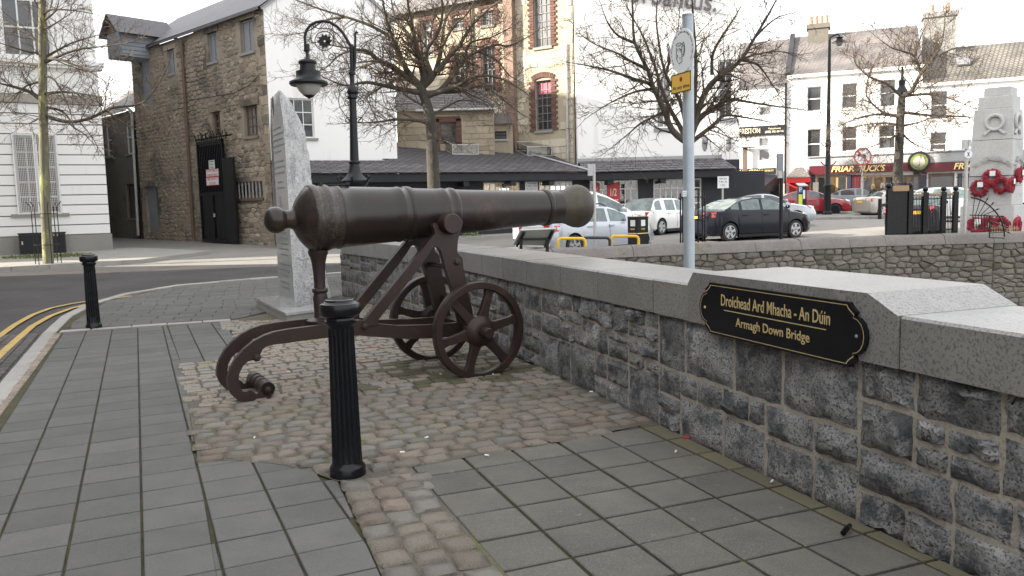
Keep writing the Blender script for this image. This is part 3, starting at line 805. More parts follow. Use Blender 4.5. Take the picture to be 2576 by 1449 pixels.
# plaque on the raised stone
PF = p0-n0*.062; nz_ = Vector((-n0.x,-n0.y,0)); dx = Vector((-d.x,-d.y,0))      # dx runs left to right for the viewer
def onwall(x, y, off=.062):
    q = Vector((p0.x,p0.y,0))+nz_*off; r = ray(x, y); t = (q-CP).dot(nz_)/r.dot(nz_); return CP+r*t
plq = [onwall(x, y) for x, y in ((1760,760),(2180,865))]
pc = (plq[0]+plq[1])/2
PW = (plq[1]-plq[0]).dot(dx); PH = onwall(1958,735).z-onwall(1950,878).z; pc.z = (onwall(1958,735).z+onwall(1950,878).z)/2
pa_ = thing('bridge_plaque', 'black shaped nameplate with gold edging and bilingual bridge name on granite coping', 'plaque', tuple(pc))
def plaque_outline(w, h, inset=0.0):
    w, h = w-2*inset, h-2*inset; c = .085*PW; pts = []
    ex = w/2; bx = w/2-c*.95; r = h*.30
    # right end: scooped shoulders and a round ear
    def side(s):
        q = []
        q.append((s*(bx-.02*PW), h/2))
        for k in range(5):
            a = math.pi*(1-k/4*.5); q.append((s*(bx+.028*PW+.028*PW*1.2*math.cos(a)+.01), h/2-.02*PW*1.3*(k/4)**1.2*1.2))
        for k in range(9):
            a = math.pi/2-math.pi*k/8; q.append((s*(ex-r*.82+r*.82*math.cos(a)), r*math.sin(a)))
        for k in range(4,-1,-1):
            a = math.pi*(1-k/4*.5); q.append((s*(bx+.028*PW+.028*PW*1.2*math.cos(a)+.01), -h/2+.02*PW*1.3*(k/4)**1.2*1.2))
        q.append((s*(bx-.02*PW), -h/2)); return q
    return side(1)+side(-1)[::-1]
up_ = Vector((0,0,1))
ol = plaque_outline(PW, PH)
m = MB(); m.prism([pc-nz_*.03+dx*u+up_*v for u, v in ol], nz_, .03+.002); m.build('plate', m_black, pa_)
il = plaque_outline(PW, PH, .012); i2 = plaque_outline(PW, PH, .0155); m = MB(); n_ = len(il)
for k in range(n_):
    j = (k+1) % n_; P4 = [pc+nz_*.0035+dx*u+up_*v for u, v in (il[k], il[j], i2[j], i2[k])]; m.face(P4)
m.build('gold_border', m_gold, pa_)
m = MB(); m.obox(pc+nz_*.0035+up_*.003, dx, up_, nz_, PW*.31, .0022, .001); m.build('gold_rule', m_gold, pa_)
text('Droichead Ard Mhacha - An Dúin', pc+nz_*.003+up_*PH*.2, dx, up_, nz_, PW*.66, PH*.22, m_gold, pa_, .002, bold=.006)
text('Armagh Down Bridge', pc+nz_*.003-up_*PH*.2, dx, up_, nz_, PW*.45, PH*.22, m_gold, pa_, .002, bold=.006)
for s in (-1, 1):
    m = MB(); m.lathe([(0,.008),(.003,.007),(.004,.003)], pc+nz_*.002+dx*(s*PW*.455), nz_, 12); m.build('screw', m_goldsign if s < 0 else m_galv, pa_, True)

# ================================================================ OLD RIVER WALL
fw_ = thing('river_wall', 'old brown rubble stone river wall with rounded weathered coping', 'wall', (9.45,20.25,0))
bk = offs(FARW, -.45); m = MB()
for i in range(len(FARW)-1):
    a, b = FARW[i], FARW[i+1]; A, B = bk[i], bk[i+1]
    m.hexa([(a[0],a[1],-2.7),(b[0],b[1],-2.7),(B[0],B[1],-2.7),(A[0],A[1],-2.7),(a[0],a[1],.26),(b[0],b[1],.26),(B[0],B[1],.26),(A[0],A[1],.26)])
m.build('mortar_core', m_rubmort, fw_)
random.seed(21)
cells = []
for i in range(0, len(FARW)-1):
    a, b = Vector(FARW[i]), Vector(FARW[i+1]); T = (b-a).length; d = (b-a)/T
    if i == len(FARW)-2: T = 3.0
    zr0, zr1 = -1.6, .255; pts = []; z = zr0
    while z < zr1:
        hh = random.uniform(.07,.21); u = random.uniform(0,.2)
        while u < T:
            pts.append((u*.5, z+hh/2+random.uniform(-.03,.03))); u += random.uniform(.13,.45)
        z += hh
    for poly in voronoi(pts, (0, T*.5, zr0, zr1), .5):
        if len(poly) < 3: continue
        q = shrink(ccw([(p[0]/.5, p[1]) for p in poly]), random.uniform(.004,.016))
        if len(q) >= 3 and area(q) > .004: cells.append((a, d, q))
def stone_mesh(q, dep, r=.022, seed=0):
    """irregular stone from an outline in (u,z): chamfered rim, slightly uneven top"""
    c = (sum(p[0] for p in q)/len(q), sum(p[1] for p in q)/len(q)); b = MB(); n = len(q); sr = random.Random(seed)
    b.v = [Vector((p[0]-c[0], .02, p[1]-c[1])) for p in q]+[Vector((p[0]-c[0], -dep*.35, p[1]-c[1])) for p in q]
    k = max(.45, 1-r/max(.03, math.sqrt(area(q))*.5))
    b.v += [Vector(((p[0]-c[0])*k, -dep*sr.uniform(.8,1.2), (p[1]-c[1])*k)) for p in q]; b.v.append(Vector((0, -dep*1.15, 0)))
    for i in range(n):
        j = (i+1) % n; b.idx((i, j, n+j, n+i)); b.idx((n+i, n+j, 2*n+j, 2*n+i)); b.idx((2*n+i, 2*n+j, 3*n))
    return b, c
cells.sort(key=lambda t: -(t[2][0][1] > -.75)*10-area(t[2]))
rest = MB()
for k, (a, d, q) in enumerate(cells):
    b, c = stone_mesh(q, random.uniform(.02,.06), .018, k); p = a+d*c[0]; rz = math.atan2(d.y, d.x)
    if k < 300: piece('stone', b.mesh('stone', m_rubble, True, ang=50), (p.x, p.y, c[1]), fw_, (0,0,rz))
    else:
        M_ = Matrix.Translation((p.x, p.y, c[1])) @ Matrix.Rotation(rz, 4, 'Z'); o = len(rest.v); rest.v += [M_ @ v for v in b.v]
        for f in b.f: rest.idx([o+i for i in f])
tag(rest.build('stone_mass', m_rubble, fw_), kind='stuff')
for i in range(len(FARW)-1):      # coping in lengths of about a metre and a half
    a, b = Vector(FARW[i]), Vector(FARW[i+1]); T = (b-a).length; d = (b-a)/T; n = Vector((-d.y, d.x)); t = 0
    while t < T-.05:
        l = min(random.uniform(1.2,2.0), T-t); m = MB(); K = 8; hz = random.uniform(-.008,.008); seg = 6
        for s_ in range(seg+1):
            p = a+d*(t+.006+(l-.012)*s_/seg)
            for k in range(K+1):
                f = k/K; o = -.06+.60*f; z = .26+.245*(1-abs(2*f-1)**3.2)**.5+hz+.008*noise.noise(Vector((p.x*2,p.y*2,f*4)))
                if k in (0, K): z = .245
                m.v.append(Vector((p.x+n.x*o, p.y+n.y*o, z)))
        for s_ in range(seg):
            for k in range(K): q = s_*(K+1)+k; m.idx((q, q+K+1, q+K+2, q+1))
        m.idx(range(K+1)); m.idx([seg*(K+1)+k for k in range(K+1)][::-1])
        m.build('coping_stone', m_oldcop, fw_, True, 50); t += l
# ================================================================ CANNON
CF = Vector((.87,.493,0)).normalized(); CL = Vector((CF.y,-CF.x,0)); CO = Vector((-.57,7.33,0)); ZU = Vector((0,0,1))
def cp(s, z, l=0.0): return CO+CF*s+CL*l+ZU*z
can = thing('cannon', 'old brown-painted iron cannon on a two-wheeled iron carriage standing on cobbles', 'cannon', tuple(CO))
ax = (cp(1.4,1.478)-cp(-1.26,1.438)).normalized(); bo = cp(-1.26,1.438)
def prof_at(s): return (s+1.26)
barrel_profile = [(-1.26,.05),(-1.345,.10),(-1.34,.20),(-1.315,.245)]
body = [(-1.395,.095),(-1.385,.115),(-1.365,.155),(-1.335,.200),(-1.30,.240),(-1.275,.262),(-1.268,.276),(-1.245,.283),(-1.215,.279),(-1.208,.268),(-1.165,.266),(-1.155,.275),(-1.135,.279),(-1.115,.274),(-1.108,.265),(-1.045,.262),(-1.038,.268),(-1.02,.268),(-1.012,.259),(-.50,.237),(-.493,.243),(-.475,.243),(-.468,.235),(-.425,.234),(-.418,.242),(-.395,.244),(-.37,.240),(-.363,.228),(-.08,.214),(-.072,.219),(-.05,.219),(-.043,.213),(.0,.211),(.008,.218),(.03,.220),(.052,.216),(.06,.205),(.20,.197),(1.015,.166),(1.02,.176),(1.04,.181),(1.06,.180),(1.075,.172),(1.08,.162),(1.19,.160),(1.24,.162),(1.29,.172),(1.33,.189),(1.375,.207),(1.42,.213),(1.46,.207),(1.49,.192),(1.515,.168),(1.525,.15)]
def fine(pr):
    out = []
    for (a, r), (b, q) in zip(pr, pr[1:]):
        n = max(1, int((b-a)/.08))
        for k in range(n): out.append((a+(b-a)*k/n, r+(q-r)*k/n))
    return out+[pr[-1]]
def sect(lo, hi): return [(t+1.26, r) for t, r in fine(body) if lo-1e-6 <= t <= hi+1e-6]
m = MB(); m.cur = 0
m.lathe(sect(-1.395,-1.275)[:-1]+[( -1.275+1.26,.262)], bo, ax, 72, cap=False)
m.cur = 1; m.lathe(sect(-1.275,-1.038), bo, ax, 72, cap=False)
m.cur = 0; m.lathe(sect(-1.038,1.19), bo, ax, 72, cap=False)
m.cur = 2; m.lathe(sect(1.19,1.525)+[(1.515+1.26,.075),(1.0+1.26,.072)], bo, ax, 72, cap=True)
barrel = m.build('barrel', [m_cannon, m_cannonl, m_mossiron], can, True, 50)
m = MB(); c0 = bo
m.lathe([(-.375,.0012),(-.373,.03),(-.362,.062),(-.342,.088),(-.315,.104),(-.285,.110),(-.255,.106),(-.228,.094),(-.212,.080),(-.204,.072),(-.198,.0745),(-.185,.073),(-.165,.076),(-.145,.086),(-.128,.102),(-.12,.118)], bo+ax*.0, ax, 40, cap=True)
m.build('cascabel', m_cannon, can, True, 60)
m = MB(); m.obox(cp(-1.04,1.438+.279), CF, CL, ZU, .13, .02, .006)          # sight base
m.obox(cp(-1.155,1.724), CF, CL, ZU, .012, .03, .012); m.obox(cp(-.925,1.722), CF, CL, ZU, .012, .03, .012); m.build('sight_plate', m_blackm, barrel)
m = MB(); m.lathe([(-.36,.08),(-.352,.087),(.352,.087),(.36,.08)], cp(-.115,1.358), CL, 32); m.build('trunnion', m_carr, can, True)
def ext(poly, l0, th, name, mtl, parent, bev=.006):
    """outline in the (s,z) plane extruded sideways, with chamfered edges"""
    mm = MB(); mm.prism([cp(s, z, l0) for s, z in poly], CL, th); o = mm.build(name, mtl, parent)
    md = o.modifiers.new('bevel', 'BEVEL'); md.width = bev; md.segments = 2; md.limit_method = 'ANGLE'; md.angle_limit = math.radians(25)
    return o
def arc(cx, cz, r, a0, a1, n): return [(cx+r*math.cos(math.radians(a0+(a1-a0)*k/n)), cz+r*math.sin(math.radians(a0+(a1-a0)*k/n))) for k in range(n+1)]
trail = [(-.95,.585),(-1.185,.572),(-1.369,.572),(-1.547,.566),(-1.66,.556),(-1.74,.536),(-1.82,.500),(-1.90,.445),(-1.965,.378),(-2.01,.305),(-2.034,.235),(-2.037,.165),(-2.015,.10),(-1.972,.05),(-1.915,.018),(-1.84,.004),(-1.77,.012),(-1.72,.035),(-1.69,.07),(-1.678,.105)]\
 + arc(-1.737,.105,.058,0,150,8)+[(-1.80,.098),(-1.812,.082),(-1.832,.08),(-1.846,.10),(-1.872,.118),(-1.90,.108),(-1.928,.112),(-1.945,.145),(-1.955,.20),(-1.945,.258),(-1.915,.312),(-1.875,.345),(-1.84,.350),(-1.81,.345),(-1.788,.362),(-1.778,.39),(-1.76,.425),(-1.73,.447),(-1.68,.455),(-1.575,.458),(-1.374,.463),(-1.19,.466),(-.966,.455),(-.74,.415),(-.535,.380),(-.276,.36),(-.11,.36),(-.03,.35),(.06,.36),(.10,.42),(.06,.48),(-.1,.478),(-.35,.485),(-.62,.505),(-.78,.535)]
arm = [(-.90,.60),(-.28,1.25),(-.252,1.275),(-.256,1.315),(-.272,1.345),(-.262,1.368),(-.238,1.368),(-.222,1.35),(-.208,1.31)]+[(-.115+.096*math.cos(math.radians(a)),1.358+.096*math.sin(math.radians(a))) for a in range(205,336,13)]\
 + [(-.022,1.33),(-.018,1.375),(.004,1.392),(.022,1.375),(.018,1.345),(-.035,1.21),(-.044,1.10),(.004,1.05),(.008,.985),(.04,.80),(.10,.48),(.10,.42),(-.03,.42),(-.10,.76),(-.165,.985),(-.178,1.05),(-.20,1.125),(-.225,1.155),(-.252,1.165),(-.282,1.152),(-.315,1.105),(-.40,1.0),(-.60,.785),(-.80,.575),(-.80,.53),(-.95,.53)]
for sgn, sn in ((1, 'cheek'), (-1, 'cheek')):
    l0 = .20 if sgn > 0 else -.26
    ext(trail, l0, .06, 'trail_bar', m_carr, can)
    ext(arm, l0+(.012 if sgn > 0 else -.012), .062, 'cheek', m_carr, can)
    for (s, z, r) in ((-1.808,.368,.034),(-.92,.53,.034),(-.05,1.02,.040),(-1.737,.105,.03)):
        bm_ = MB(); l1 = l0+(.075 if sgn > 0 else -.015); dl = CL*sgn
        bm_.lathe([(0,r),(.012,r*.95),(.013,r*.7),(.032,r*.66),(.036,r*.4)], cp(s,z,.262 if sgn > 0 else -.262), dl, 6); bm_.build('bolt', m_carr, can)
m = MB(); m.lathe([(-.26,.052),(-.2,.052),(-.195,.06),(-.15,.06),(-.145,.05),(-.09,.05),(-.085,.06),(-.04,.06),(-.035,.05),(.03,.05),(.035,.06),(.08,.06),(.085,.05),(.13,.05),(.135,.06),(.18,.06),(.26,.052)], cp(-1.737,.105), CL, 24); m.build('roller', m_carr, can, True)
m = MB(); m.tube([cp(-1.808,.368,-.24), cp(-1.808,.368,.24)], .018, 10); m.tube([cp(-.10,.98,-.24), cp(-.10,.98,.24)], .022, 10); m.tube([cp(.02,.66,-.24), cp(.02,.66,.24)], .022, 10); m.build('tie_rod', m_carr, can, True)
m = MB(); m.obox(cp(-1.26,.53), CF, CL, ZU, .03, .2, .035); m.obox(cp(-1.16,.563), CF, CL, ZU, .12, .215, .012); m.build('transom', m_carr, can)
m = MB(); m.lathe([(0,.12),(.012,.12),(.02,.10),(.035,.062),(.06,.055),(.12,.058),(.20,.062),(.24,.052),(.245,.062),(.262,.068),(.28,.062),(.285,.048),(.31,.046),(.42,.050),(.50,.058),(.55,.07),(.575,.082),(.60,.082)], cp(-1.205,.57), ZU, 28)
m.build('elevating_post', m_carr, can, True)
m = MB(); m.lathe([(-.70,.040),(-.69,.046),(-.58,.046),(-.57,.054),(.57,.054),(.58,.046),(.69,.046),(.70,.040)], cp(.03,.425), CL, 28); m.build('axle', m_carr, can, True)
m = MB(); m.obox(cp(.03,.425), CF, CL, ZU, .06, .22, .055); m.build('axle_bed', m_carr, can)
for sgn in (1, -1):
    l = .50*sgn; wc = cp(.03,.425,l); R0 = .428
    wr = MB(); wr.lathe([(-.045,.372),(-.045,.424),(-.04,R0),(.04,R0),(.045,.424),(.045,.372),(.036,.366),(-.036,.366),(-.045,.372)], wc, CL, 72, cap=False)
    wheel = wr.build('wheel', m_carr, can, True, 40)
    hb = MB(); hb.lathe([(-.075,.07),(-.07,.10),(-.03,.135),(.03,.135),(.05,.115),(.075,.085),(.08,.06)], wc, CL*sgn, 32); hb.build('hub', m_carr, wheel, True)
    for k in range(6):
        a = math.radians(12+60*k+(0 if sgn > 0 else 30)); d = CF*math.cos(a)+ZU*math.sin(a); tdir = CF*(-math.sin(a))+ZU*math.cos(a); sp = MB()
        P = []
        for (r, wd, th) in ((.09,.062,.03),(.17,.040,.027),(.31,.034,.024),(.375,.046,.026)): P.append([wc+d*r+tdir*(i*wd)+CL*(j*th) for i, j in ((-1,-1),(1,-1),(1,1),(-1,1))])
        for q in P: sp.v += q
        for i in range(3):
            for j in range(4): sp.idx((i*4+j, i*4+(j+1)%4, (i+1)*4+(j+1)%4, (i+1)*4+j))
        o = sp.build('spoke', m_carr, wheel); md = o.modifiers.new('bevel', 'BEVEL'); md.width = .006; md.segments = 2

# ================================================================ BOLLARDS
def bollard(loc, label):
    t = thing('bollard', label, 'bollard', loc, 'fluted black bollards'); L = Vector(loc)
    m = MB(); m.lathe([(-.02,.100),(.04,.100),(.05,.096),(.058,.088),(.075,.083)], L, ZU, 40); m.build('base_ring', m_black, t, True)
    b = MB(); n = 20*6; z0, z1 = .07, .845; prof = []
    for i in range(15):
        f = i/14; z = z0+(z1-z0)*f; r = .083-.014*f; fl = 1.0 if .045 < f < .95 else 0.0
        for k in range(n):
            a = 2*math.pi*k/n; u = (k % 6)/6; g = max(0, math.sin(u*math.pi*1.0))**.7 if fl else 0
            rr = r-.0075*g*fl; b.v.append(L+Vector((math.cos(a)*rr, math.sin(a)*rr, z)))
    for i in range(14):
        for k in range(n): k2 = (k+1) % n; b.idx((i*n+k, i*n+k2, (i+1)*n+k2, (i+1)*n+k))
    b.build('fluted_shaft', m_black, t, True, 60)
    m = MB(); m.lathe([(.835,.071),(.85,.080),(.858,.086),(.868,.086),(.872,.079),(.884,.077),(.89,.093),(.90,.106),(.906,.110),(.955,.110),(.963,.106),(.968,.092),(.972,.089),(.974,.082),(.984,.080),(.987,.073),(.984,.05),(.986,.02)], L, ZU, 40); m.build('cap', m_black, t, True, 40)
    return t
nb, fb = G(876,1204), G(237,829)
bollard((nb.x, nb.y, .03), 'fluted black iron bollard on the narrow cobble strip in front of the gun')
bollard((fb.x, fb.y, .02), 'fluted black iron bollard at the granite edging near the road bend')

# ================================================================ STANDING STONE
bs = Vector((-3.25,11.75,0))
mon = thing('standing_stone', 'tall rough granite monolith with polished inscribed face on a polished plinth', 'monument', tuple(bs))
# plan: polished face from A (left) to B (front corner), rough face from B to C
A_ = D(700,790,11.95); B_ = D(748,803,11.12); C_ = D(838,770,12.0)
A_, B_, C_ = (Vector((p.x,p.y,0)) for p in (A_, B_, C_)); Dq = A_+(C_-B_)
pl = [G(648,776), G(722,819), G(880,795)]; pv = [Vector((p.x,p.y,0)) for p in pl]; p4 = pv[0]+(pv[2]-pv[1])
m = MB(); m.hexa([tuple(p)+() for p in pv[:0]]+[(p.x,p.y,0) for p in (pv[0],pv[1],pv[2],p4)]+[(p.x,p.y,.13) for p in (pv[0],pv[1],pv[2],p4)]); m.build('plinth', m_plinth, mon)
m = MB(); e_ = 1.02; cc_ = (pv[0]+pv[1]+pv[2]+p4)/4
m.hexa([((p-cc_)*e_+cc_)+ZU*.131 for p in (pv[0],pv[1],pv[2],p4)]+[((p-cc_)*e_+cc_)+ZU*.165 for p in (pv[0],pv[1],pv[2],p4)]); m.build('plinth_slab', m_monup, mon)
def edge_at(xt, yt, base): return None
H_ = 3.15
# silhouettes (photo): left edge, corner edge, right edge as functions of height
def tab(t, rows):
    for (a, va), (b, vb) in zip(rows, rows[1:]):
        if t <= b: return va+(vb-va)*(t-a)/(b-a)
    return rows[-1][1]
lf = [(0,0.0),(.5,.02),(1,.06)]
m = MB(); nz2 = 26; nu = 16
def zpx(y, Y): return D(745, y, Y).z
ZT = zpx(240, 11.6)
def face_pt(base, px_rows, z):
    # px_rows: list of (y px, x px); returns a point above/near base depth with that pixel column
    Y = base.y
    ys = [(r[0], r[1]) for r in px_rows]
    # invert z -> y at that depth
    lo, hi = 200.0, 830.0
    for _ in range(28):
        mid = (lo+hi)/2
        if D(745, mid, Y).z > z: lo = mid
        else: hi = mid
    y = (lo+hi)/2; return D(tab(y, ys), y, Y)
Lr = [(200,682),(240,681),(330,680),(450,686),(600,695),(700,700),(830,707)]
Br = [(200,700),(240,702),(300,712),(400,719),(500,725),(600,731),(700,737),(803,745),(830,747)]
Rr = [(200,715),(240,716),(262,735),(300,752),(350,764),(430,779),(500,788),(600,803),(700,818),(770,834),(830,842)]
rows_ = []
for i in range(nz2+1):
    z = .16+(ZT-.16)*i/nz2
    a, b, c = face_pt(A_, Lr, z), face_pt(B_, Br, z), face_pt(C_, Rr, z); d_ = a+(c-b)*.9
    ring = []
    for k in range(5): ring.append(a.lerp(b, k/4))
    n1 = (c-b).cross(ZU).normalized()
    for k in range(1, nu+1):
        p = b.lerp(c, k/nu); q = Vector((p.x*2.2,p.y*2.2,z*2.2)); j = .05*noise.noise(q*1.3)+.03*noise.noise(q*3.5)+.018*noise.noise(q*8)
        ring.append(p+n1*(j+.02)+Vector((0,0,.02*noise.noise(q*4))))
    for k in range(1, 5):
        p = c.lerp(d_, k/4); q = p*2.2; ring.append(p+Vector((.04*noise.noise(q),.04*noise.noise(q*1.7),0)))
    for k in range(1, 4): ring.append(d_.lerp(a, k/4))
    for r_ in ring: r_.z = min(max(r_.z, .16), 9) if i else .16
    rows_.append(ring)
NR = len(rows_[0])
for r_ in rows_: m.v += r_
for i in range(nz2):
    for k in range(NR):
        k2 = (k+1) % NR; m.cur = 1 if k < 4 else 0; m.idx((i*NR+k, i*NR+k2, (i+1)*NR+k2, (i+1)*NR+k))
m.cur = 0; m.idx([nz2*NR+k for k in range(NR)])
stone = m.build('shaft', [m_monu, m_monup], mon, True, 38)
pol = (B_-A_).normalized(); pn = pol.cross(ZU).normalized()
if pn.y > 0: pn = -pn
def pol_pt(z, f): a, b = face_pt(A_, Lr, z), face_pt(B_, Br, z); return a.lerp(b, f)
def inscr(z, wf, seed):
    """one weathered line of cut lettering, too small to read: word-long strokes"""
    r = random.Random(seed); a, b = pol_pt(z, 0), pol_pt(z, 1); xd = (b-a); W_ = xd.length; xd.normalize(); upv = (pol_pt(z+.1,.5)-pol_pt(z-.1,.5)).normalized(); nn = xd.cross(upv).normalized()
    if nn.y > 0: nn = -nn
    c = pol_pt(z,.5)+nn*.004; u = -W_*wf/2; mm = MB()
    while u < W_*wf/2:
        for k in range(r.randint(3,8)):
            mm.obox(c+xd*(u+.006)+upv*r.choice((0,0,.003)), xd, upv, nn, r.choice((.002,.004)), .010+r.choice((0,0,.005)), .001); u += .017
        u += .016
    mm.build('inscription', m_textg, mon)
for k, (z, wf) in enumerate(((2.66,.5),(2.58,.7),(2.50,.66),(2.42,.72),(2.34,.5),(2.2,.74),(2.12,.7),(2.04,.6),(1.91,.3),(1.83,.45),(1.2,.35),(1.12,.62),(1.04,.55),(.96,.6),(.88,.4),(.74,.6),(.66,.62),(.58,.45),(.48,.6),(.40,.5))): inscr(z, wf, k)
m = MB(); q = pol_pt(2.98,.3); m.lathe([(-.008,.02),(0,.05),(.008,.02)], q+pn*.0, pn, 18)
for v in m.v: v.z = q.z+(v.z-q.z)*3.2
m.build('oval_badge', m_blackm, mon, True)
m = MB(); q = pol_pt(1.58,.5); m.lathe([(0,.055),(.012,.05),(.014,.0)], q, pn, 18)
for v in m.v: v.z = q.z+(v.z-q.z)*2.6
m.build('oval_badge', m_textg, mon, True)

# ================================================================ ORNATE STREET LAMP (behind the parapet)
LY = 16.2
lp = D(893,470,LY); lamp = thing('street_lamp', 'ornate black swan-neck street lamp with scrollwork and glass bell lantern behind parapet', 'street lamp', (lp.x, LY, 0))
def lq(x, y): return D(x, y, LY)
px_m = LY/KF
m = MB(); zb = lq(893,462).z
def lr(pairs): return [(lq(890, y).z, r*px_m) for y, r in pairs]
m.lathe([(0,.34),(.3,.34),(.34,.30),(.9,.26),(.95,.30)]+lr([(470,26),(462,33),(455,34),(448,27),(441,20),(432,16),(422,13.5),(413,12),(410,15),(407,15),(404,11),(330,9.5),(262,8.5),(250,8),(247,12),(243,12),(238,10),(234,13),(230,14),(225,12),(218,9.5),(215,6.5),(205,5.5),(190,5),(188,8),(182,8),(179,5),(150,5),(128,5),(120,5.5),(112,5)]), (lp.x, LY, 0), ZU, 24)
# straighten on to the leaning axis seen in the photo
for v in m.v:
    t = (v.z-zb)/(lq(886,120).z-zb); ctr = lq(893,462).x+(lq(884,120).x-lq(893,462).x)*max(0,t); v.x += ctr-lp.x
m.build('column', m_blackm, lamp, True, 45)
def lt(pts, r, name, seg=8, dy=0): mm = MB(); mm.tube([lq(x, y)+Vector((0,dy,0)) for x, y in pts], r*px_m, seg); return mm.build(name, m_blackm, lamp, True)
lt([(768,130),(768,110),(767,92),(771,76),(781,63),(795,56),(812,53),(830,56),(848,67),(862,82),(872,98),(880,112),(884,122)], 3.6, 'swan_neck', 10)
def spiral(cx, cy, r0, r1, a0, turns, n=28): return [(cx+(r0+(r1-r0)*k/n)*math.cos(math.radians(a0)+turns*2*math.pi*k/n), cy+(r0+(r1-r0)*k/n)*math.sin(math.radians(a0)+turns*2*math.pi*k/n)) for k in range(n+1)]
for pts, r in ((spiral(816,103,24,24,0,1),1.1),(spiral(790,66,8,2,90,1.4),1.1),([(782,62),(800,72),(830,72),(850,86),(866,108),(876,130)],1.1),(spiral(834,142,11,2,-60,1.6),1.1),([(840,133),(858,137),(872,152),(878,172),(881,200),(881,220)],1.1),(spiral(860,176,8,2,30,1.4),1.0),
   ([(853,182),(862,190),(870,205),(876,225)],1.0)):
    lt(pts, r, 'scroll', 6)
for s in (-1, 1):
    cx = 891
    for pts in (spiral(cx+s*17,238,9,2,90,1.5*s),spiral(cx+s*18,258,10,2,-90,1.5*-s),[(cx+s*8,226),(cx+s*22,220),(cx+s*36,232),(cx+s*40,252),(cx+s*36,270),(cx+s*24,288),(cx+s*12,303),(cx+s*9,310)],spiral(cx+s*15,303,9,2,180 if s > 0 else 0,1.4*s),[(cx+s*8,226),(cx+s*8,200)]): lt(pts, 1.1, 'scroll', 6)
for k in range(6):
    a = math.radians(30+60*k); c0 = lq(893,455); d = Vector((math.cos(a), math.sin(a)*.9, 0)); z0 = lq(893,441).z
    pts = [c0+d*(.13), c0+d*.24-ZU*.03, c0+d*.32+ZU*.0, c0+d*.36+ZU*.06, c0+d*.32+ZU*.10, c0+d*.28+ZU*.07]
    mm = MB(); mm.tube(pts, .02, 6); mm.build('base_scroll', m_blackm, lamp, True)
for k in range(10):       # leaf rosette
    a = 2*math.pi*k/10; c0 = lq(817,104); mm = MB(); r = 17*px_m
    d = Vector((math.cos(a),0,math.sin(a))); t = Vector((-math.sin(a),0,math.cos(a)))
    mm.prism([c0+d*.02-t*.02, c0+d*r*.6-t*.045, c0+d*r*(1.05+.1*(k%2)), c0+d*r*.6+t*.045, c0+d*.02+t*.02], Vector((0,-1,0)), .012+.004*(k % 3)); mm.build('rosette_leaf', m_blackm, lamp)
m = MB(); m.tube([lq(893,125), lq(894,95), lq(893,85), lq(897,80), lq(900,84)], 3*px_m, 8); m.tube([lq(892,118), lq(893,150), lq(890,178)], 4*px_m, 8); m.build('finial', m_blackm, lamp, True)
# little bird-like cap on top of the twig is a leaf tuft: left to the tree
lc = lq(776,200)
def lpro(rows): return [(lq(776, y).z-lc.z, r*px_m) for y, r in rows]
m = MB(); m.lathe(lpro([(215,44),(211,47),(206,46),(202,38),(197,31),(190,29),(180,29.5),(178,20),(172,19),(162,19),(160,22),(156,22.5),(152,20),(148,8),(143,4),(130,4),(128,7),(112,7),(110,4)]), lc, ZU, 28)
m.build('lantern_hood', m_blackm, lamp, True, 40)
m = MB(); m.lathe(lpro([(205,31),(215,31),(222,28),(232,22),(240,14),(244,8)]), lc, ZU, 28); m.build('lantern_glass', mat('lantern_glass',(.42,.42,.38),(.34,.34,.31),4,.35), lamp, True)
m = MB(); m.lathe(lpro([(238,16),(241,13),(244,9),(248,2)]), lc, ZU, 20); m.build('lantern_tip', m_blackm, lamp, True)

# ================================================================ GREY SIGN POST
PY = 8.6; pb = D(1735,690,PY); pt = D(1730,40,PY)
pole = thing('sign_post', 'tall galvanised steel post carrying round alcohol notice and yellow parking plate', 'sign post', (pb.x, PY, -1.2))
m = MB(); m.obox((pb.x+.1,PY,-1.9), (1,0,0),(0,1,0),(0,0,1), 1.5,1.3,.7)
struct('river_ledge', m, m_conc)
m = MB(); a = Vector((pb.x,PY,-1.2)); b = Vector((pt.x,PY,pt.z)); axp = (b-a).normalized()
m.lathe([(0,.059),((b-a).length-.27,.059),((b-a).length-.265,.057),((b-a).length,.057)], a, axp, 28); m.build('tube', m_galv, pole, True)
m = MB(); m.lathe([(0,.058),(.004,.060),(.02,.060),(.022,.055)], b-axp*.005, axp, 28); m.lathe([(0,.0595),(.01,.0595)], b-axp*.27, axp, 28); m.build('cap', m_galv, pole, True)
sn = Vector((-.93,-.37,0)).normalized(); sx_ = Vector((-sn.y, sn.x, 0)); 
sx_ = Vector((.37,-.93,0)).normalized()
def postz(y): return D(1730, y, PY).z
cS = D(1716,128,PY-.11)
m = MB(); m.lathe([(-.003,.222),(.0,.222),(.003,.220)], cS, sn, 48); disc = m.build('round_sign', m_signw, pole, True); Rd = .222
words = 'IT IS AN OFFENCE TO DRINK ALCOHOL IN PUBLIC PLACES IN THIS AREA'
n_ = len(words)
for k, ch in enumerate(words):
    if ch == ' ': continue
    a = math.radians(215-250*k/(n_-1)); d = sx_*math.cos(a)+ZU*math.sin(a); t = sx_*math.sin(a)-ZU*math.cos(a)
    text(ch, cS+d*.19+sn*.004, t, d, sn, .0095, .0165, m_text, disc, .001, name='letter')
def sgl(pts, r=.003): mm = MB(); mm.tube([cS+sx_*u+ZU*v+sn*.005 for u, v in pts], r, 5); mm.build('mug_symbol', m_text, disc)
sgl([(-.055+.05*math.cos(a*.4),.075+.014*math.sin(a*.4)) for a in range(17)]); sgl([(-.10,.05),(-.10,-.06),(-.075,-.10)]); sgl([(0,.05),(.0,-.09)]); sgl([(-.06,-.12),(-.02,-.115),(.015,-.10)])
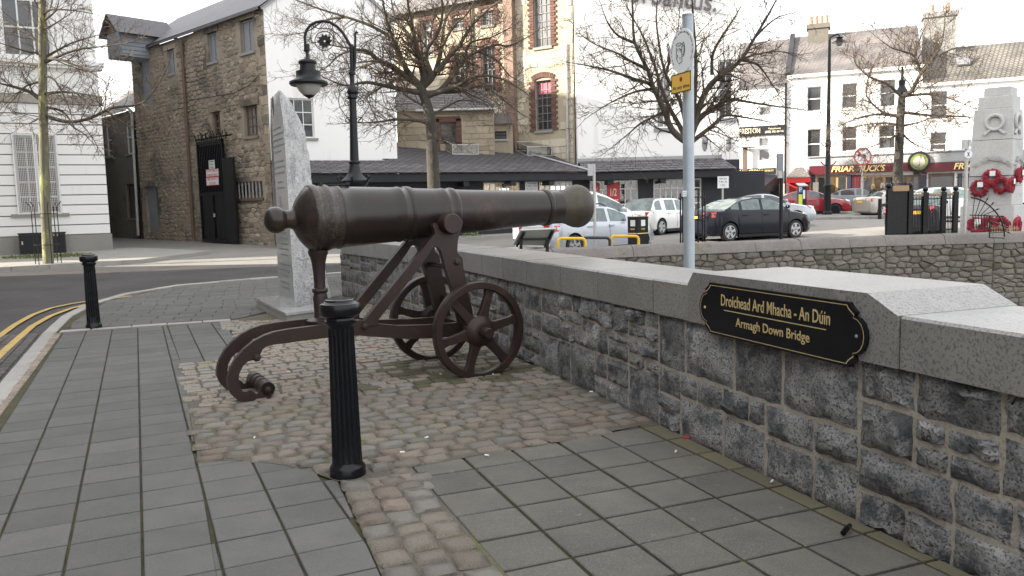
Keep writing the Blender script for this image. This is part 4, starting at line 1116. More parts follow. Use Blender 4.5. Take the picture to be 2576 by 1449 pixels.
sgl([(.005,.06),(.03,.085),(.05,.06),(.055,.0),(.04,-.05),(.01,-.06)]); sgl([(.01,.04),(.025,.06),(.038,.04),(.04,.0),(.03,-.035),(.012,-.04)])
for q in ((-.07,.03),(-.035,.035),(-.075,-.03),(-.03,-.06),(-.015,.02)): sgl([(q[0]-.012,q[1]),(q[0],q[1]),(q[0],q[1]-.03)])
cY = D(1713.5,208,PY-.10)
m = MB(); m.obox(cY, sx_, ZU, sn, .18,.10,.003); yp = m.build('yellow_plate', m_signy, pole)
m = MB()
for (u,v,hu,hv) in ((0,.094,.18,.006),(0,-.094,.18,.006),(-.173,0,.007,.1),(.173,0,.007,.1)): m.obox(cY+sx_*u+ZU*v+sn*.0035, sx_, ZU, sn, hu,hv,.001)
m.build('border', m_text, yp)
text('At any time', cY-ZU*.048+sn*.0035, sx_, ZU, sn, .30, .05, m_text, yp, .001, bold=.012)
m = MB(); m.lathe([(0,.026),(.0015,.026)], cY+ZU*.035+sn*.0035, sn, 20); m.build('roundel', m_red, yp)
m = MB(); m.lathe([(0,.019),(.0012,.019)], cY+ZU*.035+sn*.005, sn, 20); m.build('roundel', m_navy, yp)
m = MB(); m.obox(cY+ZU*.035+sn*.0068, (sx_+ZU).normalized(), (sx_-ZU).normalized(), sn, .019,.004,.0006); m.build('roundel', m_red, yp)
for y in (110,165,205,232):
    m = MB(); m.lathe([(0,.061),(.012,.061)], Vector((D(1730,y,PY).x,PY,postz(y))), ZU, 24); m.build('clip', m_galv, pole, True)
st = D(1722,487,PY-.062); m = MB(); m.obox(st, (1,0,0), ZU, (0,-1,0), .022,.03,.0015); stk = m.build('sticker', m_signw, pole)
text('GOOD', st+Vector((0,-.002,.010)), (1,0,0), ZU, (0,-1,0), .034,.012, m_text, stk, .0006); text('CITIZEN', st+Vector((0,-.002,-.012)), (1,0,0), ZU, (0,-1,0), .038,.012, m_text, stk, .0006)
# ================================================================ BUILDINGS
class Fac:
    """a vertical facade: origin, direction along the wall, outward normal"""
    def __init__(s, p0, p1):
        s.o = Vector((p0[0],p0[1],0)); d = Vector((p1[0]-p0[0],p1[1]-p0[1],0)); s.L = d.length; s.d = d/s.L
        n = Vector((s.d.y,-s.d.x,0)); s.n = n if (s.o-CP).dot(n) < 0 else -n
    def P(s, u, z, off=0.0): return s.o+s.d*u+s.n*off+ZU*z
    def px(s, x, y, off=0.0):
        r = ray(x, y); q = s.o+s.n*off; t = (q-CP).dot(s.n)/r.dot(s.n); p = CP+r*t; return (p-s.o).dot(s.d), p.z
    def rect(s, x0, y0, x1, y1, off=0.0):
        xm, ym = (x0+x1)/2, (y0+y1)/2; u0, u1 = s.px(x0, ym, off)[0], s.px(x1, ym, off)[0]
        return min(u0,u1), max(u0,u1), s.px(xm, y1, off)[1], s.px(xm, y0, off)[1]
    def box(s, mb, u0, u1, z0, z1, o0, o1):
        mb.hexa([s.P(u0,z0,o0),s.P(u1,z0,o0),s.P(u1,z0,o1),s.P(u0,z0,o1),s.P(u0,z1,o0),s.P(u1,z1,o0),s.P(u1,z1,o1),s.P(u0,z1,o1)])
    def wall(s, u0, u1, z0, z1, ops, deep=.14, mb=None, off=0.0):
        mb = mb or MB(); us = sorted({u0,u1}|{min(max(v,u0),u1) for o in ops for v in o[:2]}); zs = sorted({z0,z1}|{min(max(v,z0),z1) for o in ops for v in o[2:4]})
        for a, b in zip(us, us[1:]):
            for c, d in zip(zs, zs[1:]):
                um, zm = (a+b)/2, (c+d)/2
                if any(o[0] < um < o[1] and o[2] < zm < o[3] for o in ops): continue
                mb.face([s.P(a,c,off),s.P(b,c,off),s.P(b,d,off),s.P(a,d,off)])
        for o in ops:
            a, b, c, d = o[0], o[1], max(o[2],z0), min(o[3],z1)
            for p, q in (((a,c),(b,c)),((b,c),(b,d)),((b,d),(a,d)),((a,d),(a,c))):
                mb.face([s.P(*p,off),s.P(*q,off),s.P(*q,off-deep),s.P(*p,off-deep)])
        return mb
def window(F, r, root, cols, rows, fm, gm, rec=.12, fw=.06, bar=.025, sill=None, sillm=None, name='window', so=.06):
    u0, u1, z0, z1 = r; m = MB()
    for a, b, c, d in ((u0,u1,z0,z0+fw),(u0,u1,z1-fw,z1),(u0,u0+fw,z0+fw,z1-fw),(u1-fw,u1,z0+fw,z1-fw)): F.box(m, a, b, c, d, -rec-.05, -rec+.02)
    cols = cols if hasattr(cols,'__len__') else [k/cols for k in range(cols+1)]; rows = rows if hasattr(rows,'__len__') else [k/rows for k in range(rows+1)]
    U = [u0+fw+(u1-u0-2*fw)*k for k in cols]; Z = [z0+fw+(z1-z0-2*fw)*k for k in rows]
    for u in U[1:-1]: F.box(m, u-bar/2, u+bar/2, z0+fw, z1-fw, -rec-.04, -rec+.012)
    for z in Z[1:-1]: F.box(m, u0+fw, u1-fw, z-bar*.6, z+bar*.6, -rec-.041, -rec+.011)
    w_ = m.build(name, fm, root)
    for a, b in zip(U, U[1:]):
        for c, d in zip(Z, Z[1:]):
            p = MB(); F.box(p, a-.004, b+.004, c-.004, d+.004, -rec-.03, -rec-.022+random.uniform(-.003,.003)); p.build('pane', gm, w_)
    if sill:
        p = MB(); F.box(p, u0-so, u1+so, z0-sill, z0-.001, -rec, .07); p.build('sill', sillm or fm, w_)
    return w_
def slates(P0, P1, Q0, Q1, root, wdt, gau, m, lim=300, clip=None, thick=.012):
    """courses of slates on the quad eave P0-P1, top Q0-Q1; the 300 lowest are parts, the rest one mass"""
    P0, P1, Q0, Q1 = (Vector(p) for p in (P0,P1,Q0,Q1)); rows = int(((Q0-P0).length+(Q1-P1).length)/2/gau); out = []
    for j in range(rows):
        a, b = P0.lerp(Q0, j/rows), P1.lerp(Q1, j/rows); a2, b2 = P0.lerp(Q0, min(1,(j+1.12)/rows)), P1.lerp(Q1, min(1,(j+1.12)/rows)); L = (b-a).length; n = max(1, int(L/wdt)); o = .5*(j % 2)
        for i in range(n+1):
            f0, f1 = max(0,(i-o)/n), min(1,(i+1-o)/n)
            if f1-f0 < .1/n: continue
            g = .05/n; A, B, C, E = a.lerp(b, f0+g), a.lerp(b, f1-g), a2.lerp(b2, f1-g), a2.lerp(b2, f0+g)
            if clip and not clip((A+B+C+E)/4): continue
            out.append((A,B,C,E))
    nrm_ = (P1-P0).cross(Q0-P0).normalized()
    if nrm_.z < 0: nrm_ = -nrm_
    rest = MB()
    for k, (A,B,C,E) in enumerate(out):
        lift = nrm_*(thick*1.9); mb_ = MB() if k < lim else rest; jz = nrm_*random.uniform(0,.006)
        mb_.hexa([A+jz, B+jz, C, E, A+lift+jz, B+lift+jz, C+nrm_*.004, E+nrm_*.004])
        if k < lim:
            c = (A+B+C+E)/4; piece('slate', mb_.mesh('slate', m, off=c), c, root)
    if rest.v: tag(rest.build('slate_mass', m, root), kind='stuff')

random.seed(31)
# ---------------------------------------------------------------- left: white rendered building
B1 = Fac((-14.7-16*.88, 29.6-16*.47), (-14.7, 29.6)); UL = B1.L
b1 = thing('town_building', 'pale rendered classical building with grooved ground floor, cornice and caged window', 'building', (-14.7,29.6,terr(29.6)))
zb0 = .0
zt = lambda y: B1.px(262, y)[1]
zpl, zband0, zband1, zcor0, zcor1 = zt(587.6), zt(265), zt(243), zt(177), zt(160)
Wlo = B1.rect(38,337,148,539); Wup = B1.rect(-8,-190,118,141)
m = B1.wall(0, UL, zpl, zband0, [Wlo], .22, off=-.065); m.build('wall', m_plinth, b1)     # recessed backing, darkened so its colour carries the groove shade
nco = 13
ch_ = (zband0-zpl)/nco
for k in range(nco):        # channelled courses
    z0, z1 = zpl+k*ch_+.02, zpl+(k+1)*ch_-.02; m = MB()
    segs = [(0,Wlo[0]),(Wlo[1],UL)] if (z1 > Wlo[2] and z0 < Wlo[3]) else [(0,UL)]
    for a, b in segs: B1.box(m, a, b+.0, z0, z1, -.064, .0)
    m.build('course', m_renderb, b1)
m = MB(); B1.box(m, 0, UL+.05, -.3, zpl-.01, -.3, .06); m.build('plinth', m_plinth, b1)
m = MB(); B1.box(m, 0, UL+.06, zband0+.001, zband1, -.3, .07); m.build('string_course', m_band, b1)
m = B1.wall(0, UL-.02, zband1+.001, 15, [Wup], .25, off=-.04); m.build('upper_wall', m_renderb, b1)
m = MB(); B1.box(m, 0, UL+.14, zcor0, zcor0+.10, -.3, .12); B1.box(m, 0, UL+.2, zcor0+.101, zcor1, -.3, .2); m.build('cornice', m_renderb, b1)
m = MB(); F2 = Fac((-14.7,29.6),(-14.7-12*.47*.9,29.6+12*.88)); 
B1.box(m, .05, UL-.03, -.3, 15, -15.5, -.31); m.build('wall_body', m_renderb, b1)
m = MB(); B1.box(m, Wup[1]+.03, Wup[1]+.42, zcor1+.05, 15, -.04, .03); B1.box(m, Wup[0]-.4, Wup[0]-.03, zcor1+.05, 15, -.04, .03); B1.box(m, Wup[0]-.4, Wup[1]+.42, zcor1+.02, Wup[2]-.02, -.04,.1); m.build('architrave', m_renderb, b1)
window(B1, Wup, b1, [0,.33,.67,1], [0,.22,.44,.66,1], m_pvc, m_glassd, .22, .09, .05)
w = window(B1, (Wlo[0]+.02,Wlo[1]-.02,Wlo[2]+.02,Wlo[3]-.02), b1, 4, 5, m_pvc, mat('curtained_glass',(.05,.05,.06),(.16,.12,.09),1.5,.08), .2, .08, .04, .12, m_plinth, so=.25)
gr = MB(); u0,u1,z0,z1 = Wlo; um = (u0+u1)/2
for a, b in ((u0-.02,um-.015),(um+.015,u1+.02)):
    for c, d_ in ((a,a+.05),(b-.05,b)): B1.box(gr, c, d_, z0, z1, .03, .07)
    for c in (z0, z1-.05): B1.box(gr, a+.051, b-.051, c, c+.05, .03, .07)
grl = gr.build('window_guard', m_pvc, b1)
gw = MB()
for k in range(1, 26):
    u = u0+(u1-u0)*k/26; B1.box(gw, u-.006, u+.006, z0+.05, z1-.05, .04, .052)
for k in range(1, 44):
    z = z0+(z1-z0)*k/44; B1.box(gw, u0+.03, u1-.03, z-.004, z+.004, .052, .06)
gw.build('mesh', m_pvc, grl)
# cabinet
cb = B1.rect(48,585,166,643, .5); bc = B1.P((cb[0]+cb[1])/2, 0, .5)
cab = thing('utility_cabinet', 'dark green roadside utility cabinet against the stone plinth', 'cabinet', (bc.x,bc.y,.12+terr(bc.y)))
m = MB(); B1.box(m, cb[0], cb[1], cb[2], cb[3]-.04, .2, .5); m.build('body', mat('cabinet_green',(.018,.026,.024),(.026,.034,.03),3,.5), cab)
m = MB(); B1.box(m, cb[0]-.03, cb[1]+.03, cb[3]-.039, cb[3], .18, .53); m.build('lid', m_blackm, cab)
for k in range(2):
    m = MB(); a = cb[0]+(cb[1]-cb[0])*(.02+.5*k); B1.box(m, a, a+(cb[1]-cb[0])*.46, cb[2]+.05, cb[3]-.08, .501, .515); dd = m.build('door', m_blackm, cab)
    m = MB(); B1.box(m, a+.05, a+.09, (cb[2]+cb[3])/2, (cb[2]+cb[3])/2+.12, .515, .54); m.build('handle', m_galv2, dd)
text('512', B1.P(cb[1]-.3, cb[3]-.1, .516), B1.d, ZU, B1.n, .16, .07, m_goldsign, cab, .003)

# ---------------------------------------------------------------- grey house down the lane
B2 = Fac((-22.4,43.6), (-18.3,39.6)); b2 = thing('lane_house', 'dull grey rendered house with slate roof down the narrow lane', 'house', (-18.3,39.6,terr(39.6)))
W2 = [B2.rect(266,313,281,394), B2.rect(316,304,330,388), B2.rect(319,462,340,549), B2.rect(258,467,268,588)]
zE = B2.px(300,285)[1]
m = B2.wall(0, B2.L+.0, 0, zE, W2, .15); B2.box(m, 0, B2.L, 0, zE, -5, -.3); m.build('wall', m_renderg, b2)
for k, r in enumerate(W2):
    if k < 3: window(B2, r, b2, 1, [0,.52,1], m_pvc if k < 2 else m_wood, m_glassg if k < 2 else m_glassd, .1, .06, .05, .08, m_plinth)
    else:
        m = MB(); B2.box(m, *r, -.14, -.08); m.build('door', m_blackm, b2)
m = MB(); m.face([B2.P(-.1,zE-.05,.25),B2.P(B2.L,zE-.05,.25),B2.P(B2.L,zE+2.2,-2.8),B2.P(-.1,zE+2.2,-2.8)]); m.build('roof', m_slatefar, b2)
m = MB(); pp = [B2.px(335,280), B2.px(352,592)]; m.tube([B2.P(pp[0][0],pp[0][1],.08), B2.P(pp[1][0],pp[1][1],.08)], .065, 8); m.tube([B2.P(pp[0][0],pp[0][1],.08),B2.P(pp[0][0]-.5,pp[0][1]+.35,.2)], .06, 8); m.build('downpipe', m_galv2, b2, True)

# ---------------------------------------------------------------- stone warehouse with white gable
c3 = Vector((-9.13,31.29)); ST = Fac((-17.9,39.3), (c3.x,c3.y)); GA = Fac((c3.x,c3.y), (-4.62,33.75))
b3 = thing('stone_warehouse', 'three-storey rubble stone warehouse with slate roof and white rendered gable end', 'building', (c3.x,c3.y,terr(c3.y)))
zEv = GA.px(649,21)[1]
zEv = ST.px(648,26)[1]
sw = {}
for k, r in dict(a=(604,48,638,132), b=(522,81,546,156), c=(421,124,439,186), d=(352,151,378,264), e=(614,265,648,343), f=(534,281,554,344), g=(591,457,661,499), h=(369,470,396,584)).items(): sw[k] = ST.rect(*r)
gate = ST.rect(504,352,595,613)
ops = list(sw.values())
m = ST.wall(0, ST.L, -.2, zEv, ops, .22); m.build('wall', m_bmort, b3)
pts = []; z = .0
while z < zEv:
    hh = random.uniform(.14,.25); u = random.uniform(0,.3)
    while u < ST.L: pts.append((u*.55, z+hh/2+random.uniform(-.05,.05))); u += random.uniform(.18,.55)
    z += hh
cells = []
for poly in voronoi(pts, (0, ST.L*.55, 0, zEv), .7):
    if len(poly) < 3: continue
    q = shrink(ccw([(p[0]/.55, p[1]) for p in poly]), random.uniform(.012,.03))
    if len(q) < 3 or area(q) < .006: continue
    c = (sum(p[0] for p in q)/len(q), sum(p[1] for p in q)/len(q))
    if any(o[0]-.12 < p[0] < o[1]+.12 and o[2]-.1 < p[1] < o[3]+.1 for o in ops for p in q+[c]): continue
    cells.append((ST.P(c[0],0).length-area(q)*12, q))
cells.sort(key=lambda t: t[0]); rest = MB(); rz = math.atan2(ST.d.y, ST.d.x)
for k, (_, q) in enumerate(cells):
    b, c = stone_mesh(q, random.uniform(.01,.04), .03, k); p = ST.P(c[0], c[1])
    if k < 300: piece('stone', b.mesh('stone', m_bstone), p, b3, (0,0,rz))
    else:
        M_ = Matrix.Translation(p) @ Matrix.Rotation(rz, 4, 'Z'); o = len(rest.v); rest.v += [M_ @ v for v in b.v]
        for f in b.f: rest.idx([o+i for i in f])
tag(rest.build('stone_mass', m_bstone, b3), kind='stuff')
# quoins on the corner
for k in range(24):
    z = .05+k*.37
    if z > zEv-.4: break
    m = MB(); w_ = .45 if k % 2 else .3; ST.box(m, ST.L-w_, ST.L-.02, z, z+.345, .0, .05); m.build('quoin', m_bstone, b3)
for k in 'abc':
    r = sw[k]; window(ST, r, b3, 2, 1, m_greyboard, m_greyboard, .12, .07, .04, .1, m_plinth, name='boarded_window')
    m = MB(); ST.box(m, r[0]-.2, r[1]+.2, r[3], r[3]+.22, -.1, .05); m.build('lintel', m_bstone, b3)
m = MB(); ST.box(m, *sw['d'], -.2, -.14); m.build('loading_door', m_greyboard, b3)
window(ST, sw['e'], b3, 3, 3, m_wood, m_glassg, .14, .09, .05, .1, m_bstone)
window(ST, sw['f'], b3, 2, 3, m_wood, m_glassd, .14, .09, .05, .1, m_bstone)
window(ST, sw['g'], b3, 2, 1, m_wood, m_glassd, .1, .12, .14, .1, m_wood, name='barred_window')
for k in range(1, 8):
    m = MB(); u = sw['g'][0]+(sw['g'][1]-sw['g'][0])*k/8; ST.box(m, u-.02, u+.02, sw['g'][2], sw['g'][3], -.06, -.02); m.build('window_bar', m_galv2, b3)
m = MB(); ST.box(m, *sw['h'], -.18, -.12); m.build('door', m_greyboard, b3)
for k in ('e','f','h'):
    r = sw[k]; m = MB(); ST.box(m, r[0]-.18, r[1]+.18, r[3], r[3]+.24, -.1, .055); m.build('lintel', m_bstone, b3)
p0_, p1_ = ST.px(463,104), ST.px(491,600); m = MB(); m.tube([ST.P(p0_[0],p0_[1],.12), ST.P((p0_[0]+p1_[0])/2,p1_[1],.12)], .07, 8); m.build('downpipe', m_wood, b3, True)
m = MB(); m.tube([ST.P(-.2,zEv+.02,.16), ST.P(ST.L,zEv+.02,.16)], .07, 8); m.build('gutter', mat('gutter_iron',(.02,.02,.022),None,rough=.9,spec=.05), b3, True)
cabl = [ST.px(480,252),ST.px(530,245),ST.px(590,235),ST.px(630,215),ST.px(655,190)]; m = MB(); m.tube([ST.P(u,z,.07) for u, z in cabl], .015, 5); m.build('cable', m_blackm, b3)
# gable
halfW = GA.L/2; zR = zEv+GA.L*.40
wG = GA.rect(716,247,790,347)
m = GA.wall(0, GA.L, -.2, zEv, [wG], .18); m.face([GA.P(0,zEv),GA.P(GA.L,zEv),GA.P(halfW,zR)]); m.build('gable_wall', m_renderw, b3)
window(GA, wG, b3, 3, 3, m_pvc, m_glassd, .1, .06, .03, .09, m_plinth, so=.12)
for s_, (e0, e1) in enumerate((((ST.P(-.25,zEv+.02,.22)), GA.P(-.12,zEv+.02,.12)),)):
    ridge0, ridge1 = ST.P(-.25,zR+.06,-halfW), GA.P(halfW,zR+.06,.10)
    m = MB(); m.face([e0, e1+ST.n*.1, ridge1, ridge0]); m.face([p-ZU*.09 for p in (e0, e1+ST.n*.1, ridge1, ridge0)][::-1]); m.face([e0,e1+ST.n*.1,e1+ST.n*.1-ZU*.09,e0-ZU*.09]); m.build('roof', m_slate, b3)
    m = MB(); m.face([ridge0, ridge1, GA.P(GA.L+.12,zEv,.10), ST.P(-.25,zEv,-2*halfW-.1)]); m.build('roof', m_slate, b3)
m = MB()
for u0_, z0_, u1_, z1_ in ((-.1,zEv-.02,halfW,zR+.02),(halfW,zR+.02,GA.L+.1,zEv-.02)):
    m.bar(GA.P(u0_,z0_,.06), GA.P(u1_,z1_,.06), .1, .12)
m.build('verge', m_lead, b3)
m = MB(); bk_ = [ST.P(0,0),ST.P(0,0)-ST.n*GA.L, GA.P(GA.L,0)]
for a, b in ((bk_[0],bk_[1]),(bk_[1],bk_[2])): m.face([a,b,b+ZU*zEv,a+ZU*zEv])
m.build('rear_wall', m_bmort, b3)
# projecting hoist hood at the far end of the eaves
hd = MB(); hu0, hu1 = .75, 2.15; hz = zEv-.55
hood = hd.build('hoist_hood', m_wood, b3)
m = MB(); ST.box(m, hu0, hu1, hz+.05, hz+1.1, -.4, 1.35); m.build('hood_box', m_greyboard, b3)
um = (hu0+hu1)/2
m = MB()
for s_ in (-1, 1): m.face([ST.P(um+s_*1.05,hz+1.0,1.6),ST.P(um+s_*1.05,hz+1.0,-1.2),ST.P(um,hz+1.95,-1.2),ST.P(um,hz+1.95,1.6)])
m.build('hood_roof', m_slate, b3)
m = MB(); m.face([ST.P(hu0,hz+1.1,1.35),ST.P(hu1,hz+1.1,1.35),ST.P(um,hz+1.85,1.35)]); m.build('hood_gable', m_wood, b3)
for k in range(5):
    m = MB(); ST.box(m, hu1+.001, hu1+.03, hz+.15+k*.18, hz+.30+k*.18, .1, 1.3); m.build('hood_board', m_greyboard, b3)
# tall black security gate across the yard entry
gt = thing('security_gate', 'tall black sheet-metal security gate with spiked top and warning notices', 'gate', tuple(ST.P((gate[0]+gate[1])/2,terr(33),.3)))
u0,u1,z0,z1 = ST.rect(504,352,568,613,.25); z0 = terr(33)+.08
m = MB(); ST.box(m, u0, u1, z0, z1, .2, .26); pan = m.build('gate_leaf', m_black, gt)
for k in range(15):
    m = MB(); u = u0+(u1-u0)*(k+.5)/15; ST.box(m, u-.018, u+.018, z0+2.1, z1-.2, .261, .29); m.build('rib', m_black, pan)
for a, b, c, d_ in ((u0,u1,z1-.12,z1),(u0,u1,z0+1.95,z0+2.07),(u0,u1,z0,z0+.14),(u0,u0+.08,z0,z1),(u1-.08,u1,z0,z1),((u0+u1)/2,(u0+u1)/2+.07,z0,z0+2.0)):
    m = MB(); ST.box(m, a, b, c, d_, .262, .31); m.build('rail', m_black, pan)
m = MB(); ST.box(m, (u0+u1)/2+.12,(u0+u1)/2+.2, z0+1.05,z0+1.2,.31,.36); m.build('latch', m_galv2, pan)
v0,v1,y0_,y1_ = ST.rect(569,396,596,613,.25)
m = MB(); ST.box(m, u1+.03, v1, z0, y1_, .24, .34); m.build('gate_leaf', m_blackm, gt)
for k in range(26):
    m = MB(); u = u0-.1+(v1-u0+.1)*k/26*.86; a = ST.P(u, z1+.08, .25)
    m.bar(a-ZU*.1+ST.d*random.uniform(-.06,.06), a+ZU*random.uniform(.14,.34)+ST.d*random.uniform(-.18,.18)+ST.n*random.uniform(-.1,.2), .022, .022); m.build('spike', m_black, gt)
m = MB(); m.tube([ST.P(u0-.1,z1+.1,.25), ST.P(v1-.15,z1+.1,.25)], .035, 6); m.build('spike_roller', m_black, gt)
def notice(F, px, off, lines, parent, tm, name='notice', bm=None, border=None):
    r = F.rect(*px, off); m = MB(); F.box(m, r[0], r[1], r[2], r[3], off, off+.012); o = m.build(name, bm or m_signw, parent)
    if border:
        m = MB(); t_ = .022
        for a, b, c, d_ in ((r[0],r[1],r[2],r[2]+t_),(r[0],r[1],r[3]-t_,r[3]),(r[0],r[0]+t_,r[2],r[3]),(r[1]-t_,r[1],r[2],r[3])): F.box(m, a, b, c, d_, off+.0125, off+.015)
        m.build('border', border, o)
    n = len(lines); H = (r[3]-r[2])/n
    for k, (s_, wf) in enumerate(lines):
        text(s_, F.P((r[0]+r[1])/2, r[3]-H*(k+.5), off+.0135), F.d, ZU, F.n, (r[1]-r[0])*wf, H*.55, tm, o, .003)
    return o
notice(ST, (526,403,540,424.5), .30, (('WARNING',.8),('ROLLER',.75),('SPIKES',.75)), gt, m_text)
notice(ST, (519,424.8,550,444.5), .30, (('DO NOT THINK OF',.86),('PARKING HERE',.76)), gt, m_redtext, border=m_red)
notice(ST, (519.5,445,550.5,466.5), .30, (('FIRE SERVICE',.76),('ACCESS',.5)), gt, m_redtext, border=m_red)

# ---------------------------------------------------------------- dark shop with slate lean-to roof
LA = Fac((-8.0,29.45), (3.45,34.9)); LB = Fac((3.45,35.35), (9.75,35.35))
shop = thing('shop', 'low charcoal-painted shop with lit windows under a long slate lean-to roof', 'shop', (3.45,34.9,terr(34.9)))
zA = LA.px(1120,434)[1]; zB = LB.px(1650,429)[1]; BK = .75          # wall set back under the eaves
WA = Fac((LA.o-LA.n*BK)[:2], (LA.P(LA.L,0)-LA.n*BK)[:2]); WB = Fac((LB.o-LB.n*BK)[:2], (LB.P(LB.L+.9,0)-LB.n*BK)[:2])
wa = [WA.rect(1217,459,1309,545), WA.rect(1357,456,1442,540)]; wb = [WB.rect(1484,452,1605,545), WB.rect(1644,450,1765,542)]
wa[0] = (wa[0][0],wa[0][1],.75,wa[0][3]); wa[1] = (wa[1][0],wa[1][1],.75,wa[1][3]); wb = [(r[0],r[1],.62,r[3]) for r in wb]
m = WA.wall(-.45, WA.L, 0, zA-.1, wa, .12); WA.box(m, WA.L-.4, WA.L+.5, 0, zB-.1, -.6, -.35); m.build('wall', m_darkwall, shop)
m = WB.wall(-.3, WB.L+.75, 0, zB-.1, wb, .12); m.build('wall', m_darkwall, shop)
for F, r, nc in ((WA,wa[0],6),(WA,wa[1],6),(WB,wb[0],8),(WB,wb[1],8)): window(F, r, shop, nc, [0,.42,.80,1], m_pvc, m_glass, .07, .055, .04, .08, m_fascia, name='shop_window')
# interiors: back wall, clothes rails, garments
m_back = mat('shop_back',(.30,.24,.16),(.42,.35,.25),1.2,.8,c3=(.2,.14,.08),c3s=2,c3t=.6)
gar = [mat('garment_'+n, c, None, rough=.9) for n, c in (('tan',(.42,.3,.16)),('black',(.03,.03,.035)),('white',(.6,.58,.54)),('red',(.4,.06,.05)),('navy',(.05,.06,.12)),('grey',(.25,.25,.26)),('yellow',(.6,.45,.08)),('pink',(.5,.22,.24)))]
lit = emis('shop_light', (1.0,.86,.62), 3.5)
for F, ws in ((WA,wa),(WB,wb)):
    for r in ws:
        m = MB(); F.box(m, r[0]-.2, r[1]+.2, .25, zA-.25, -2.6, -2.5); F.box(m, r[0]-.2, r[1]+.2, .2, .3, -2.5, -.15); F.box(m, r[0]-.2, r[1]+.2, r[3]+.12, r[3]+.16, -2.5, -.15); m.build('shop_interior', m_back, shop)
        for k in range(3):
            u = r[0]+(r[1]-r[0])*(k+.5)/3; m = MB(); F.box(m, u-.3, u+.3, r[3]+.06, r[3]+.1, -1.8, -1.1); m.build('shop_light', lit, shop)
        for k in range(15):
            u = r[0]+.1+(r[1]-r[0]-.2)*random.random(); o = -random.uniform(.5,2.0); zz_ = random.uniform(1.45,2.0); h = random.uniform(.6,.95); w_ = random.uniform(.10,.2); m = MB()
            P6 = [F.P(u-w_*1.25,zz_-h*.02,o),F.P(u-w_*.4,zz_+.06,o),F.P(u+w_*.4,zz_+.06,o),F.P(u+w_*1.25,zz_-h*.02,o),F.P(u+w_*1.3,zz_-h*.35,o),F.P(u+w_*.95,zz_-h*.35,o),F.P(u+w_,zz_-h,o),F.P(u-w_,zz_-h,o),F.P(u-w_*.95,zz_-h*.35,o),F.P(u-w_*1.3,zz_-h*.35,o)]
            m.prism(P6, F.n, .1); m.build('garment', random.choice(gar), shop)
# eaves: fascia, roof slopes, brackets
m = MB(); LA.box(m, -.3, LA.L+.15, zA-.34, zA-.04, -.05, .0); LA.box(m, -.3, LA.L, zA-.36, zA-.32, -BK, -.051); m.build('fascia', m_fascia, shop)
m = MB(); LB.box(m, -.3, LB.L, zB-.34, zB-.04, -.05, .0); LB.box(m, .2, LB.L, zB-.36, zB-.32, -BK, -.051); m.build('fascia', m_fascia, shop)
for F, us in ((LA,(7.0,9.1,10.9)),(LB,(1.0,3.3,6.0))):
    for u in us: m = MB(); F.box(m, u-.12, u+.12, zA-.55, zA-.341, -BK, -.1); m.build('bracket', m_fascia, shop)
pit = .27
ridgeA0, ridgeA1 = LA.P(-1.0,zA+2.15*pit,-2.05), LA.P(4.3,zA+2.15*pit,-2.05)
def lap(u, back): return LA.P(u, zA+back*pit+.0, -back)
m = MB()
for (u0_,u1_,bk) in ((-.3,4.35,2.3),(4.35,LA.L+.1,6.2)): m.face([lap(u0_,0)+LA.n*.12-ZU*.03, lap(u1_,0)+LA.n*.12-ZU*.03, lap(u1_,bk)-ZU*.03, lap(u0_,bk)-ZU*.03])
roofA = m.build('roof', m_slate, shop)
slates(lap(-.3,0)+LA.n*.14, lap(LA.L+.05,0)+LA.n*.14, lap(-.3,6.2), lap(LA.L+.05,6.2), roofA, .36, .23, m_slate, 300, clip=lambda c: (c-LA.o).dot(LA.d) > 4.35 or (LA.o-c).dot(LA.n) < 2.25)
m = MB(); pitB = .42; topB = zB+1.05*pitB*1.3
m.face([LB.P(-.2,zB-.02,.12),LB.P(LB.L+.15,zB-.02,.12),LB.P(LB.L-.25,zB+.52,-1.05),LB.P(-.2,zB+.52,-1.05)]); roofB = m.build('roof', m_slate, shop)
slates(LB.P(-.3,zB,.14),LB.P(LB.L+.15,zB,.14),LB.P(-.3,zB+.53,-1.05),LB.P(LB.L-.2,zB+.53,-1.05), roofB, .36, .23, m_slate, 200)
m = MB(); LB.box(m, -.4, LB.L-.2, zB+.52, zB+.66, -1.1, -1.0); m.build('flashing', m_lead, shop)
hp = [lap(LA.L+.05,0)+LA.n*.1+ZU*.05, lap(LA.L-1.0,3.4)+ZU*.06]; m = MB(); m.bar(hp[0], hp[1], .34, .02); m.build('flashing', m_lead, shop)
for (x0,y0,x1,y1) in ((1117,362,1200,404),(1297,368,1389,406)):      # glazed skylights
    uc, zc_ = LA.px((x0+x1)/2, (y0+y1)/2); 
    best = None
    for bk in [k*.1 for k in range(60)]:
        q = lap(0, bk)
        uu = LA.px((x0+x1)/2, (y0+y1)/2, -bk)
        if best is None or abs(uu[1]-(zA+bk*pit)) < best[0]: best = (abs(uu[1]-(zA+bk*pit)), bk, uu[0])
    _, bk, uc = best; W_, Lk, hh = .62, .6, .42
    base = [lap(uc-W_,bk-Lk),lap(uc+W_,bk-Lk),lap(uc+W_,bk+Lk),lap(uc-W_,bk+Lk)]; base = [p+ZU*.04 for p in base]; top = [p+ZU*hh for p in base]; top[0] = base[0]+ZU*hh; 
    fr = MB()
    for i in range(4): fr.bar(base[i],base[(i+1)%4],.035,.035); fr.bar(top[i],top[(i+1)%4],.03,.03); fr.bar(base[i],top[i],.03,.03)
    fro = fr.build('skylight', m_galv2, shop)
    for i in range(4):
        pn_ = MB(); pn_.face([base[i],base[(i+1)%4],top[(i+1)%4],top[i]]); pn_.build('pane', m_glass, fro)
    pn_ = MB(); pn_.face(top); pn_.build('pane', m_glass, fro)
